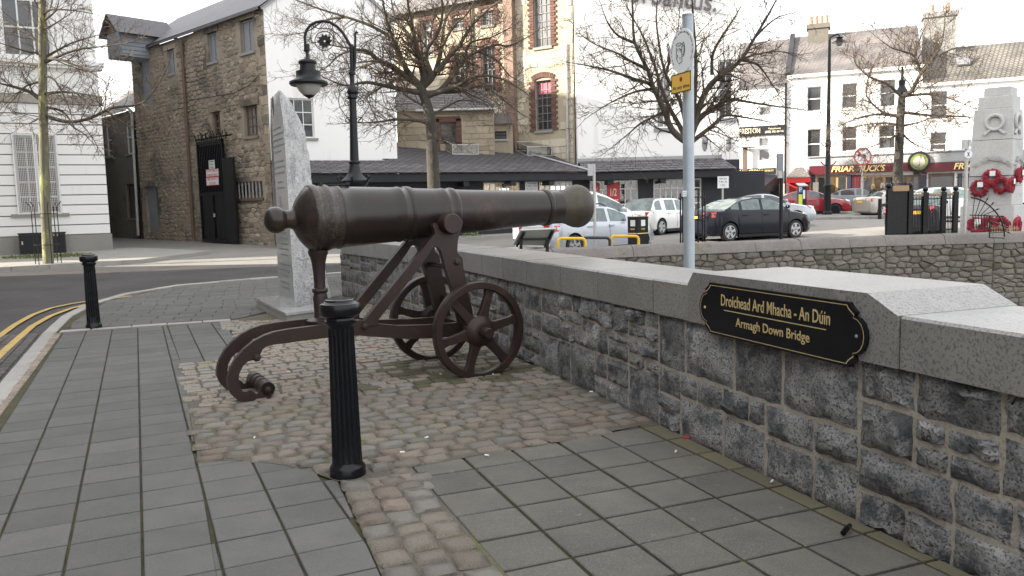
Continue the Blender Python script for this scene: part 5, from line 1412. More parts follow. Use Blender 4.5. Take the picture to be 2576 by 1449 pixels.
# posters
r = WB.rect(1528,459,1560,525,.02); m = MB(); WB.box(m, r[0], r[1], .75, r[3], -.045, -.035); po = m.build('sale_poster', m_red, shop)
for s_, zf, wf, hf in (('1/2',.74,.5,.20),('PRICE',.47,.72,.16),('SALE',.22,.62,.16)): text(s_, WB.P((r[0]+r[1])/2, .75+(r[3]-.75)*zf, -.034), WB.d, ZU, WB.n, (r[1]-r[0])*wf, (r[3]-.75)*hf, m_whitetext, po, .004, bold=.015)
r = WB.rect(1491,460,1509,500,.02); m = MB(); WB.box(m, r[0], r[1], r[2], r[3], -.045, -.035); po = m.build('sale_poster', m_red, shop); text('%', WB.P((r[0]+r[1])/2,(r[2]+r[3])/2,-.034), WB.d, ZU, WB.n, (r[1]-r[0])*.6,(r[3]-r[2])*.4, m_whitetext, po, .004)
for F, px_ in ((LA,(1321,459,1352,487)),):
    notice(WA, (1321,457,1353,487), .02, (('Ticket Zone',.7),('P  8am - 6pm',.8),('Max stay 1 hour',.75),('No return',.6)), shop, m_text, name='parking_notice')

# ---------------------------------------------------------------- cream stone building with brick-dressed windows
CB = Fac((-5.75,42.6), (3.05,37.2)); b5 = thing('cream_building', 'tall sunlit cream stone building with red brick window surrounds and a flue', 'building', (3.05,37.2,terr(37)))
zC = CB.px(1200,0)[1]
cw = {}
for k, r in dict(a=(1060,51,1091,140), b=(1139,44,1168,71), c=(1211,27,1243,63), d=(1140,132,1180,242), e=(1212,118,1247,231), f=(1343,-40,1385,118), g=(1347,202,1388,328)).items(): cw[k] = CB.rect(*r)
m = CB.wall(0, CB.L, 2.5, zC, list(cw.values()), .2); CB.box(m, 0, CB.L, 2.5, zC, -6, -.5); m.build('wall', m_creamm, b5)
pts = []; z = 3.0; cl_ = []
while z < zC-.1:
    hh = random.uniform(.26,.42); u = .1
    while u < CB.L-.1:
        w_ = min(random.uniform(.4,1.1), CB.L-.05-u)
        if not any(o[0]-.38 < x < o[1]+.38 and o[2]-.25 < y < o[3]+.5 for o in cw.values() for x in (u,u+w_/2,u+w_) for y in (z,z+hh)): cl_.append((u,u+w_,z,z+hh))
        u += w_
    z += hh
rest = MB()
for k, (a,b,c,d_) in enumerate(sorted(cl_, key=lambda t: -t[0])):
    m = MB() if k < 260 else rest; t_ = random.uniform(.012,.04); CB.box(m, a+.012, b-.012, c+.012, d_-.012, -.01, t_)
    if k < 260: m.build('stone', m_cream, b5)
if rest.v: tag(rest.build('stone_mass', m_cream, b5), kind='stuff')
bk0 = MB(); CBx = math.atan2(CB.d.y, CB.d.x); bk0.box(-.12,.12,-.06,.045,-.053,.053); bkm = bk0.mesh('brick', m_brick); bk1 = MB(); bk1.box(-.036,.036,-.06,.045,-.12,.12); bkv = bk1.mesh('brick', m_brick)
for k, r in cw.items():
    u0,u1,z0,z1 = r; z1 = min(z1, zC-.3); z = z0+.04; j = 0
    while z < z1:
        for s_, ue in ((-1,u0),(1,u1)):
            o = .11 if j % 2 else .16; piece('brick', bkm, CB.P(ue+s_*o, z), b5, (0,0,CBx), (.9 if j % 2 else 1.3,1,1)); 
        z += .122; j += 1
    n = max(3, int((u1-u0+.3)/.085))
    for i in range(n+1):
        f = i/n*2-1; piece('brick', bkv, CB.P((u0+u1)/2+f*((u1-u0)/2+.12), z1+.12+(.14*(1-f*f) if k in 'bcdeg' else 0)), b5, (0,f*.35,CBx))
    tall = k in 'defg'
    window(CB, (u0,u1,z0,z1), b5, 3 if k not in 'bc' else 4, 6 if tall else (4 if k == 'a' else 2), m_pvc if k == 'a' else m_frame_grey, m_glassg if k in 'abcf' else m_glassd, .14, .06, .03, .12, m_plinth)
r = cw['g']; m = MB(); CB.box(m, r[0]+.1, r[1]-.08, r[3]-.6, r[3]-.1, -.165, -.158); m.build('blind', mat('pink_blind',(.45,.12,.16),None,rough=.8), b5)
r = CB.rect(1277,-60,1299,296); m = MB(); CB.box(m, r[0], r[1], 3, zC+2.5, -.3, .35); m.build('flue', mat('flue_render',(.20,.135,.105),(.25,.175,.135),1.5,.9,c3=(.16,.11,.09),c3s=1,c3t=.6), b5)
p0_ = CB.px(1426,110); m = MB(); m.tube([CB.P(p0_[0],p0_[1],.1),CB.P(p0_[0],3.2,.1)], .06, 8); m.build('downpipe', m_galv2, b5, True)
p0_ = CB.px(1185,0); m = MB(); m.tube([CB.P(p0_[0],zC,.1),CB.P(p0_[0],5.5,.1)], .06, 8); m.build('downpipe', m_wood, b5, True)
m = MB(); m.face([CB.P(-.4,zC-.08,.35),CB.P(CB.L,zC-.08,.35),CB.P(CB.L,zC+3,-4),CB.P(-.4,zC+3,-4)]); m.tube([CB.P(-.4,zC-.08,.35),CB.P(CB.L,zC-.08,.35)], .07, 6); m.build('roof', m_slatefar, b5)
# low stone annexes in front of it
AX = Fac((-5.2,36.6), (-.75,36.6)); AXr = AX.rect(999,277,1243,376); AX = Fac((AX.P(AXr[0],0)).xy, (AX.P(AXr[1],0)).xy)
m_annex = mat('annex_stone', (.27,.225,.165), (.34,.29,.21), 2, .9, .6, 14, rnd=.2, spk=(.18,.15,.11), spks=20, spka=.4, bdist=.03)
an = thing('stone_annex', 'small stone annex with brick doorway and slate roof above the shop lean-to', 'building', tuple(AX.P(AX.L,2.9)))
zt_ = AXr[3]; dr = AX.rect(1106,307,1148,362)
m = AX.wall(0, AX.L, 2.4, zt_, [dr], .2); AX.box(m, 0, AX.L, 2.4, zt_, -3, -.4); m.build('wall', m_creamm, an)
z = 2.9
while z < zt_-.1:
    hh = min(random.uniform(.2,.34), zt_-z); u = 0
    while u < AX.L-.05:
        w_ = min(random.uniform(.3,.8), AX.L-u); 
        if not (u < dr[1]+.25 and u+w_ > dr[0]-.25 and z < dr[3]+.3): m = MB(); AX.box(m, u+.01, u+w_-.01, z+.01, z+hh-.01, 0, random.uniform(.02,.05)); m.build('stone', m_annex, an)
        u += w_
    z += hh
for s_, ue in ((-1,dr[0]),(1,dr[1])):
    z = 2.9
    while z < dr[3]+.1: m = MB(); AX.box(m, ue+(-.24 if s_ < 0 else 0), ue+(0 if s_ < 0 else .24), z, z+.065, .0, .05); m.build('brick', m_brick, an); z += .08
m = MB(); AX.box(m, dr[0]-.2, dr[1]+.2, dr[3]+.02, dr[3]+.24, -.1, .05); m.build('lintel', m_brick, an)
window(AX, dr, an, 2, 3, m_wood, m_glassd, .12, .07, .03)
m = MB(); AX.box(m, dr[0]-.15, dr[0]+.22, 3.0, 3.75, .06, .35); m.build('vent_box', m_signw, an)
m = MB(); m.face([AX.P(-.2,zt_,.25),AX.P(AX.L+.1,zt_,.25),AX.P(AX.L-.6,zt_+1.2,-2.2),AX.P(-.2,zt_+1.2,-2.2)]); rfx = m.build('roof', m_slate, an)
slates(AX.P(-.2,zt_+.01,.27),AX.P(AX.L+.1,zt_+.01,.27),AX.P(-.2,zt_+1.21,-2.2),AX.P(AX.L-.6,zt_+1.21,-2.2), rfx, .33, .22, m_slate, 200)
m = MB(); m.tube([AX.P(.9,zt_-.03,.3),AX.P(AX.L+.1,zt_-.03,.3)], .05, 6); m.build('gutter', m_galv2, an)
AY = Fac((-.85,37.4), (.4,37.4)); rr_ = AY.rect(1243,311,1290,352); wy = AY.rect(1245,330,1274,350)
m = AY.wall(rr_[0], rr_[1], 2.6, rr_[3], [wy], .15); AY.box(m, rr_[0], rr_[1], 2.6, rr_[3], -2, -.3); m.build('side_wall', m_annex, an)
window(AY, wy, an, 3, 2, m_blackm, m_glassd, .1, .05, .03, .08, m_lead)
m = MB(); m.face([AY.P(rr_[0],rr_[3],.25),AY.P(rr_[1]+.1,rr_[3],.25),AY.P(rr_[1]-.3,rr_[3]+.6,-1.2),AY.P(rr_[0],rr_[3]+.6,-1.2)]); m.build('side_roof', m_slate, an)

# ---------------------------------------------------------------- tall white block
WBk = Fac((2.95,36.55), (10.45,36.55)); b6 = thing('white_block', 'tall plain white rendered block with dark painted base and oval wall plates', 'building', (10.4,36.5,terr(36.5)))
L6 = WBk.px(1450,200)[0]; R6 = WBk.px(1860,250)[0]; zD = WBk.px(1840,401)[1]
w6 = [WBk.rect(1651,195,1690,322), WBk.rect(1808,150,1845,297)]
m = WBk.wall(L6, R6, zD, 14, w6, .2); WBk.box(m, L6, R6, 0, 14, -8, -.35); m.build('wall', m_renderb, b6)
m = WBk.wall(L6, R6+.02, 0, zD-.001, [], .1, off=.02); m.build('painted_base', m_darkwall, b6)
for k, r in enumerate(w6): window(WBk, r, b6, 2, [0,.5,1], m_pvc, m_glassd if k else m_glassg, .12, .07, .04, .16, m_greyboard, so=.12)
for x in (1773,1832):
    c = WBk.px(x, 360); m = MB(); m.lathe([(0,.13),(.03,.12),(.05,.05)], WBk.P(c[0],c[1],.0), WBk.n, 20)
    for v in m.v: v.z = c[1]+(v.z-c[1])*2.9
    pl_ = m.build('wall_plate', m_greyboard, b6, True); m = MB(); WBk.box(m, c[0]-.1, c[0]+.1, c[1]-.02, c[1]+.02, .05, .07); m.build('bar', m_fascia, pl_)
a_, b_ = WBk.px(1560,-8), WBk.px(1803,22); td = (WBk.P(b_[0],b_[1])-WBk.P(a_[0],a_[1])); Wt = td.length; td.normalize(); ctr_ = (WBk.P(*a_)+WBk.P(*b_))/2+ZU*.28+WBk.n*.02
text('corbantus.', ctr_, td, WBk.n.cross(td) if WBk.n.cross(td).z > 0 else -WBk.n.cross(td), WBk.n, Wt, .85, mat('sign_grey',(.09,.08,.085),None,rough=.6), b6, .08)

# ---------------------------------------------------------------- sunlit terrace on the right
TR = Fac((13.2,54.0), (24.6,49.3)); TX = Fac((24.6,49.3), (38,43.9))
def upx(F, x, y=300): return F.px(x, y)[0]
def zy(F, x, y, off=0): return F.px(x, y, off)[1]
# left house with two name boards
h8 = thing('terrace_house', 'narrow white terrace shop with two black and gold name boards and dark awning', 'building', tuple(TR.P(upx(TR,1979),terr(52))))
a8, b8 = -1.0, upx(TR,1979); z8 = zy(TR,1920,213)
w8 = [TR.rect(1911,268,1942,290), TR.rect(1909,346,1935,369), TR.rect(1908,374,1937,405), TR.rect(1861,368,1867,440), TR.rect(1862,470,1968,545)]
w8 = w8[:3]+[TR.rect(1868,376,1880,440)]
m = TR.wall(a8, b8, 0, z8, w8, .12); TR.box(m, a8, b8, 0, z8, -7, -.3); m.build('wall', m_renderw, h8)
for r in w8: window(TR, r, h8, 1, 1, m_pvc, m_glassg, .1, .07, .04)
def board(F, px, off, th, mtl, root, name='name_board'):
    r = F.rect(*px, off); m = MB(); F.box(m, *r, off-.1, off+th); return m.build(name, mtl, root), r
o, r = board(TR, (1850,317,1976,341), .06, .06, m_fascia, h8); zc_ = (r[2]+r[3])/2
def put(F, s_, x0, x1, y0, y1, off, mtl, root, th=.03, shear=0, bold=.01):
    c = F.px((x0+x1)/2,(y0+y1)/2,off); w_ = abs(F.px(x1,y0,off)[0]-F.px(x0,y0,off)[0]); h = abs(F.px(x0,y0,off)[1]-F.px(x0,y1,off)[1])
    text(s_, F.P(c[0],c[1],off), F.d, ZU, F.n, w_, h, mtl, root, th, bold=bold, shear=shear)
put(TR,'PRESTON',1860,1912,323,336,.125,m_cream_l,o); put(TR,'Telephone',1932,1964,321,326,.125,m_cream_l,o); put(TR,'(028) 302 66166',1925,1971,328,335,.125,m_cream_l,o)
o, r = board(TR, (1845,424,1952,440), .25, .06, m_fascia, h8); put(TR,'E PRESTON',1859,1912,427,437,.315,m_goldsign,o); put(TR,'TEL: 028 3026 2171',1915,1946,427,431.5,.315,m_goldsign,o)
m = MB(); ra = TR.rect(1845,442,1958,455,.3); m.face([TR.P(ra[0],ra[3],.2),TR.P(ra[1],ra[3],.2),TR.P(ra[1]-.9,ra[2]-.5,1.6),TR.P(ra[0],ra[2]-.5,1.6)]); m.face([TR.P(ra[0],ra[2]-.5,1.6),TR.P(ra[1]-.9,ra[2]-.5,1.6),TR.P(ra[1]-.9,ra[2]-.75,1.6),TR.P(ra[0],ra[2]-.75,1.6)]); m.face([TR.P(ra[1],ra[3],.2),TR.P(ra[1],ra[2]-.7,.2),TR.P(ra[1]-.9,ra[2]-.75,1.6),TR.P(ra[1]-.9,ra[2]-.5,1.6)]); aw = m.build('awning', m_fascia, h8)
put(TR,'TEL: 028 3026 2171',1894,1922,466,470,1.62,m_signw,aw,.01)
m = MB(); TR.box(m, a8, b8-.25, 0, ra[3]-.05, 0, .1); fr8 = m.build('shopfront', m_blackm, h8)
for k in range(4):
    m = MB(); u = a8+1.4+k*.95; TR.box(m, u, u+.8, .9, 2.6, .1, .13); m.build('pane', m_glassd, fr8)
m = MB(); c = TR.px(1878,372); TR.box(m, c[0]-.25, c[0]+.6, c[1]-.03, c[1]+.03, .1, .8); TR.box(m, c[0]-.2,c[0]+.1,c[1]-1.9,c[1]-.03,.35,.4); m.build('hanging_sign', m_wood, h8)
zr8 = zy(TR,1960,100,-5); m = MB(); m.face([TR.P(a8,z8-.05,.3),TR.P(b8,z8-.05,.3),TR.P(b8,zr8,-5),TR.P(a8,zr8,-5)]); m.build('roof', m_slatefar, h8)
m = MB(); m.tube([TR.P(b8-.06,z8,.12),TR.P(b8-.06,.6,.12)], .07, 8); m.build('downpipe', m_blackm, h8, True)
# restaurant
def sash(F, px, root, rec=.14, lower=None): return window(F, F.rect(*px), root, 1, [0,.5,1], m_pvc, m_glassd, rec, .05, .05, .12, m_renderw, so=.04)
h9 = thing('restaurant', 'white three-storey terrace restaurant with maroon fascia and gold raised letters', 'building', tuple(TR.P(upx(TR,2150),terr(51))))
a9, b9 = b8+.002, upx(TR,2318); z9 = zy(TR,2100,184)
p9 = [(2030,217,2067,279),(2118,209,2157,272),(2214,200,2254,268),(2030,324,2065,400),(2118,318,2156,380),(2211,314,2253,374)]
r9 = [TR.rect(*p) for p in p9]
zs1 = zy(TR,2200,413); zs0 = zy(TR,2200,434)
m = TR.wall(a9, b9, 0, z9, r9, .16); TR.box(m, a9, b9, 0, z9, -8, -.35); m.build('wall', m_renderw, h9)
for p in p9: sash(TR, p, h9)
m = MB(); TR.box(m, a9, b9+.1, z9-.12, z9+.06, -.1, .22); m.build('cornice', m_renderw, h9)
m = MB(); TR.box(m, upx(TR,2037), b9+2.6, zs1+.02, zs1+.55, .0, .35); TR.box(m, upx(TR,2034), b9+2.6, zs1+.551, zs1+.62, -.0, .45); m.build('shop_cornice', m_lead, h9)
m = MB(); TR.box(m, upx(TR,2037), b9+.0, zs0, zs1, .05, .36); fas = m.build('fascia', m_maroon, h9)
put(TR,"FRIAR",2091,2148,418,432,.38,m_goldsign,fas,.05,.25,.02); put(TR,"TUCK'S",2161,2227,415,431,.38,m_goldsign,fas,.05,.25,.02)
for x0, x1, mtl in ((2055,2130,m_woodl),(2140,2165,m_maroon),(2168,2252,m_woodl),(2258,2312,m_wood)):
    r = TR.rect(x0,440,x1,520,.08); m = MB(); TR.box(m, r[0], r[1], .9, r[3], .0, .08); pnl = m.build('shopfront_bay', mtl, h9)
    for k in range(3):
        m = MB(); w_ = (r[1]-r[0])/3; TR.box(m, r[0]+k*w_+.08, r[0]+(k+1)*w_-.08, 1.4, r[3]-.15, .08, .10); m.build('pane', m_glassd if k != 1 else mat('curtain_glass_%d' % x0,(.16,.10,.05),(.05,.035,.02),1.5,.1), pnl)
for x in (2046,2135,2256): r = TR.rect(x-5,440,x+5,520,.1); m = MB(); TR.box(m, r[0], r[1], .5, r[3], .0, .16); m.build('pilaster', m_navy, h9)
# red porch
r = TR.rect(1984,420,2036,447,.6); uc = (r[0]+r[1])/2; m = MB()
m.face([TR.P(r[0]-.1,r[2],.05),TR.P(r[0]-.1,r[2],1.3),TR.P(uc-.25,r[3],.35),TR.P(uc-.25,r[3],.05)]); m.face([TR.P(r[0]-.1,r[2],1.3),TR.P(r[1]+.1,r[2],1.3),TR.P(uc+.25,r[3],.35),TR.P(uc-.25,r[3],.35)]); m.face([TR.P(r[1]+.1,r[2],1.3),TR.P(r[1]+.1,r[2],.05),TR.P(uc+.25,r[3],.05),TR.P(uc+.25,r[3],.35)]); m.build('porch_roof', m_slatefar, h9)
m_rp = mat('porch_red',(.55,.02,.02),None,rough=.5); m = MB(); TR.box(m, r[0]-.08, r[1]+.08, r[2]-.32, r[2]-.01, .1, 1.25); m.build('porch_valance', m_rp, h9)
m = MB(); TR.box(m, uc-.6, uc+.6, .6, r[2]-.33, .03, .1); m.build('door', m_rp, h9)
for s_ in (-1, 1): m = MB(); TR.box(m, uc+s_*1.0-.16, uc+s_*1.0+.16, .5, r[2]-.33, .05, .9); m.build('porch_pier', m_cream, h9)
zr9 = zy(TR,2200,74,-5); m = MB(); m.face([TR.P(a9,z9,.25),TR.P(b9,z9,.25),TR.P(b9,zr9,-5),TR.P(a9,zr9,-5)]); m.build('roof', m_slatefar, h9)
m = MB(); m.bar(TR.P(a9+.05,z9+.05,.1), TR.P(a9+.05,zr9+.1,-5), .3, .35); m.build('party_wall', m_fascia, h9)
def chimney(F, u0, u1, o0, o1, z0, z1, root, mtl, pots):
    m = MB(); F.box(m, u0, u1, z0, z1-.3, o1, o0); c = m.build('chimney', mtl, root); m = MB(); F.box(m, u0-.1, u1+.1, z1-.299, z1, o1-.1, o0+.1); m.build('chimney_cap', mtl, c)
    for k in range(pots):
        m = MB(); p = F.P(u0+(u1-u0)*(k+.5)/pots, z1, (o0+o1)/2); m.lathe([(0,.13),(.1,.15),(.5,.12),(.55,.15),(.6,.12)], p, ZU, 12); m.build('chimney_pot', mat('pot_%s_%d' % (root.name,k),(.48,.27,.17),(.55,.36,.25),4,.8), c, True)
u0 = TR.px(2033,100,-4.4)[0]; u1 = TR.px(2084,100,-4.4)[0]; chimney(TR, u0, u1, -4.0, -5.0, zr9-2.4, TR.px(2060,62,-4.4)[1], h9, mat('chimney_grey',(.11,.10,.085),(.14,.13,.11),2,.9), 4)
u0 = TR.px(2322,100,-4.6)[0]; u1 = TR.px(2402,100,-4.6)[0]; chimney(TR, u0, u1, -4.1, -5.2, z9-1.0, TR.px(2360,34,-4.6)[1], h9, mat('chimney_pale',(.20,.2,.195),(.25,.25,.24),2,.9), 2)
# right-hand house, same restaurant's second front
h10 = thing('terrace_house', 'white terrace house with mossy slate roof and round green sign over second maroon fascia', 'building', tuple(TX.P(upx(TX,2400),terr(48))))
b10 = upx(TX,2700); z10 = zy(TX,2440,206)
p10 = [(2342,229,2385,299),(2340,332,2382,392),(2476,222,2500,290),(2476,330,2500,392)]; r10 = [TX.rect(*p) for p in p10]
m = TX.wall(.02, b10, 0, z10, r10, .16); TX.box(m, .02, b10, 0, z10, -8, -.35); m.build('wall', m_renderw, h10)
for p in p10: sash(TX, p, h10)
m = MB(); r = TX.rect(2346,374,2376,391); m.prism([TX.P(r[0],r[3],-.1),TX.P(r[1],r[3]-.05,-.1),TX.P(r[1]-.25,r[2]+.15,-.1),TX.P((r[0]+r[1])/2,r[2],-.1),TX.P(r[0]+.2,r[2]+.2,-.1)], TX.n, .015); m.build('white_cloth', m_signw, h10)
m = MB(); TX.box(m, .02, b10, z10-.1, z10+.06, -.1, .22); m.build('cornice', m_renderw, h10)
zs1, zs0 = zy(TX,2400,408), zy(TX,2400,431)
m = MB(); TX.box(m, .1, b10, zs1+.02, zs1+.55, .0, .35); m.build('shop_cornice', m_lead, h10)
m = MB(); TX.box(m, .02, b10, zs0, zs1, .05, .36); fas = m.build('fascia', m_maroon, h10)
put(TX,"FRIAR",2399,2462,409,425,.38,m_goldsign,fas,.05,.25,.02); put(TX,"TUCK'S",2476,2550,406,422,.38,m_goldsign,fas,.05,.25,.02)
c = TX.px(2312,407,.5) if False else TR.px(2312,407,.5); cpt = TR.P(c[0],c[1],.45)
m = MB(); m.lathe([(0,.62),(.05,.62),(.06,.58)], cpt, TR.n, 36); ro = m.build('round_sign', m_blackm, h10, True)
m = MB(); m.lathe([(.062,.48),(.066,.48)], cpt, TR.n, 36); m.build('sign_ring', mat('lime',(.13,.165,.03),None,rough=.6), ro); m = MB(); m.lathe([(.068,.34),(.072,.34)], cpt, TR.n, 36); m.build('sign_face', mat('sign_buff',(.30,.29,.25),None,rough=.6), ro)
for x0, x1, mtl in ((2335,2400,m_wood),(2408,2420,m_navy),(2424,2470,m_wood),(2475,2560,m_wood)):
    r = TX.rect(x0,436,x1,520,.08); m = MB(); TX.box(m, r[0], r[1], .9, r[3], .0, .08); pnl = m.build('shopfront_bay', mtl, h10)
    m = MB(); TX.box(m, r[0]+.1, r[1]-.1, 1.5, r[3]-.2, .08, .10); m.build('pane', m_glassd, pnl)
m = MB(); TX.box(m, .02, upx(TX,2335), .5, zs0, .0, .06); TX.box(m, upx(TX,2335), b10, .5, .9, .0, .06); m.build('stall_riser', m_navy, h10)
zr10 = zy(TX,2480,112,-5); m = MB(); m.face([TX.P(-.1,z10,.25),TX.P(b10,z10,.25),TX.P(b10,zr10,-5),TX.P(-.1,zr10,-5)]); m.build('roof', m_slatefar2, h10)
m = MB(); r = TX.rect(2414,148,2431,160,-2.2); q = TX.P(r[0],r[2],-2.0); m.obox(TX.P((r[0]+r[1])/2,(r[2]+r[3])/2,-2.15), TX.d, (TX.n*.75-ZU*.66).normalized(), (TX.n*.66+ZU*.75).normalized(), .35,.4,.05); m.build('roof_window', m_glassg, h10)
# row placed and sized to shade the bridge end (out of view, left of camera)
off_ = thing('shade_terrace', 'tall plain rendered terrace along the near side of the sett road', 'building', (-17,0,0))
m = MB(); m.box(-27,-15.2,-40,18.4,0,17.0); m.prism([(-27,-40,17),(-21,-40,20),(-15.2,-40,17)], (0,1,0), 58.4); m.build('wall', m_renderg, off_)
# ================================================================ BARE STREET TREES
def grow_tree(name, label, trunk_px, limbs_px, Y, r_base, zoom, m_tr, seed, depth=1.6, twig_l=1.0, dens=1.0, base_z=None):
    rnd = random.Random(seed); ox, oy = zoom
    conv = lambda x, y: ((ox+x/2.337)/1.59, (oy+y/2.337)/1.59)
    tp = [D(*conv(*p), Y) for p in trunk_px]; gz = terr(Y) if base_z is None else base_z
    if tp[0].z > gz: tp.insert(0, Vector((tp[0].x, Y, gz-.05)))
    else: tp[0].z = gz-.05
    root = thing(name, label, 'tree', (tp[0].x, Y, gz), 'bare street trees')
    n = len(tp); zs = [p.z for p in tp]; H = zs[-1]-zs[0]
    def smooth(pts, k=4):
        out = []
        for i in range(len(pts)-1):
            p0 = pts[max(i-1,0)]; p1 = pts[i]; p2 = pts[i+1]; p3 = pts[min(i+2,len(pts)-1)]
            for j in range(k):
                t = j/k; out.append(.5*((2*p1)+(p2-p0)*t+(2*p0-5*p1+4*p2-p3)*t*t+(3*p1-p0-3*p2+p3)*t**3))
        out.append(pts[-1]); return out
    st = smooth(tp, 5); N = len(st); m = MB()
    rad = [r_base*(1.0-.42*i/(N-1))*(1+.05*noise.noise(p*2)) for i, p in enumerate(st)]
    rad[0] *= 1.25; rad[1] *= 1.08
    m.tube(st, rad, 14); m.build('trunk', m_tr, root, True, 80)
    limbs = MB(); twigs = MB(); count = [0]; TW = .0042*Y/23.0
    def twig(p, d, L, r, lev):
        """crooked shoot with side shoots"""
        if L < .09 or count[0] > 17000: return
        k = 4 if lev < 2 else 3; pts = [p.copy()]; q = p.copy(); dd = d.normalized()
        for i in range(k):
            dd = (dd+Vector((rnd.gauss(0,.17),rnd.gauss(0,.17),rnd.gauss(0,.14)+.02))).normalized(); q = q+dd*(L/k); pts.append(q.copy())
        rr = [max(TW, r*(1-.75*i/k)) for i in range(k+1)]; count[0] += 1
        twigs.tube(pts, rr, 3 if lev > 0 else 4, cap=False)
        if lev >= 3: return
        nb = int((2.2+L*3.0)*dens) if lev == 0 else (int(2+L*3.2) if lev == 1 else rnd.choice((0,1,2)))
        for i in range(nb):
            t = rnd.uniform(.18,1.0); j = min(int(t*k), k-1); bp = pts[j].lerp(pts[j+1], t*k-j); ax_ = (pts[j+1]-pts[j]).normalized()
            pe = ax_.cross(Vector((rnd.gauss(0,1),rnd.gauss(0,1),rnd.gauss(0,1)))).normalized(); a = rnd.uniform(.55,1.1)
            twig(bp, ax_*math.cos(a)+pe*math.sin(a)+Vector((0,0,.12)), L*rnd.uniform(.35,.68)*(1-.3*t), r*.55, lev+1)
    for li, lp_ in enumerate(limbs_px):
        rl = None
        if isinstance(lp_, tuple): rl, lp_ = lp_
        dz = rnd.uniform(-1,1)*depth; K_ = len(lp_); base = D(*conv(*lp_[0]), Y)
        # find trunk (or limb) thickness at the base
        pts = []
        for i, p in enumerate(lp_): pts.append(D(*conv(*p), Y+dz*(i/(K_-1))**1.2))
        sp = smooth(pts, 4); Ln = sum((b-a).length for a, b in zip(sp, sp[1:]))
        r0 = rl if rl else min(r_base*.42, .018+.021*Ln)
        rr = [max(.009, r0*(1-.82*(i/(len(sp)-1))**.85)) for i in range(len(sp))]
        limbs.tube(sp, rr, 7)
        # side branches
        acc = rnd.uniform(.1,.3); tot = 0
        for a, b, r_ in zip(sp, sp[1:], rr):
            l = (b-a).length; tot += l; acc -= l
            while acc < 0:
                acc += rnd.uniform(.10,.24)/dens; ax_ = (b-a).normalized(); f = tot/Ln
                if f < .12: continue
                pe = ax_.cross(Vector((rnd.gauss(0,1),rnd.gauss(0,1),rnd.gauss(0,.8)))).normalized(); an = rnd.uniform(.6,1.2)
                twig(a.lerp(b, rnd.random()), ax_*math.cos(an)+pe*math.sin(an), twig_l*rnd.uniform(.4,1.25)*(1.15-.45*f), max(.007, r_*.38), 0)
        twig(sp[-1], sp[-1]-sp[-2], twig_l*.7, rr[-1], 0)
    print('twigs', name, count[0])
    limbs.build('limbs', m_limb, root, True, 80); twigs.build('crown', m_twig, root)
    return root
grow_tree('street_tree', 'spreading bare tree with many thick limbs behind the cannon barrel',
  [(1725,1900),(1705,1449),(1695,1200),(1665,1020),(1620,880),(1590,790)],
  [(.075,[(1690,1180),(1600,1130),(1380,1115),(1200,1140),(1000,1150)]),(.09,[(1600,870),(1400,830),(1250,800),(1080,770),(900,800),(740,745)]),(.085,[(1590,800),(1420,680),(1330,610),(1200,570),(980,590)]),(.10,[(1580,800),(1350,640),(1200,560),(1100,480),(980,460),(800,430)]),(.10,[(1590,800),(1500,700),(1400,540),(1340,380),(1280,200),(1240,0),(1200,-200)]),(.085,[(1480,700),(1420,560),(1350,400),(1270,320),(1100,230),(900,160),(640,80),(430,0)]),
   (.11,[(1600,790),(1620,720),(1560,500),(1500,350),(1380,200),(1330,60),(1310,-150)]),(.10,[(1610,780),(1640,700),(1560,450),(1510,200),(1480,50),(1450,-150)]),(.11,[(1620,800),(1690,700),(1640,500),(1760,300),(1800,100),(1780,-120)]),(.10,[(1630,800),(1720,700),(1790,450),(1810,250),(1870,100),(2000,-120)]),(.09,[(1750,680),(1850,540),(1960,420),(2060,260),(2200,110),(2350,0)]),(.095,[(1640,880),(1770,850),(1900,700),(2000,560),(2130,480),(2300,420),(2420,430),(2570,360)]),(.085,[(1650,900),(1800,850),(1950,800),(2080,720),(2250,710),(2400,760),(2570,860)]),
   (.06,[(1800,860),(1980,850),(2150,800),(2300,880),(2450,1000),(2560,1080)]),(.05,[(1680,1090),(1800,1020),(1960,940),(2100,950)]),(.04,[(1640,1000),(1440,880),(1420,800),(1330,700)]),(.04,[(1700,1330),(1760,1310),(1830,1300),(1900,1330)]),(.05,[(2000,560),(2060,400),(2250,350),(2450,250)]),(.04,[(1250,800),(1100,900),(1110,960),(1200,1150)]),(.05,[(1790,450),(1900,250),(2030,130),(2100,0)]),(.045,[(2130,480),(2300,560),(2420,700),(2520,760)]),(.04,[(1200,570),(1050,620),(900,640),(700,680)]),(.04,[(900,160),(700,190),(520,300),(300,320)]),(.04,[(980,460),(830,520),(700,640),(500,700)])],
  23.5, .205, (1000,0), m_bark, 3, 1.6, 1.15, 1.2)
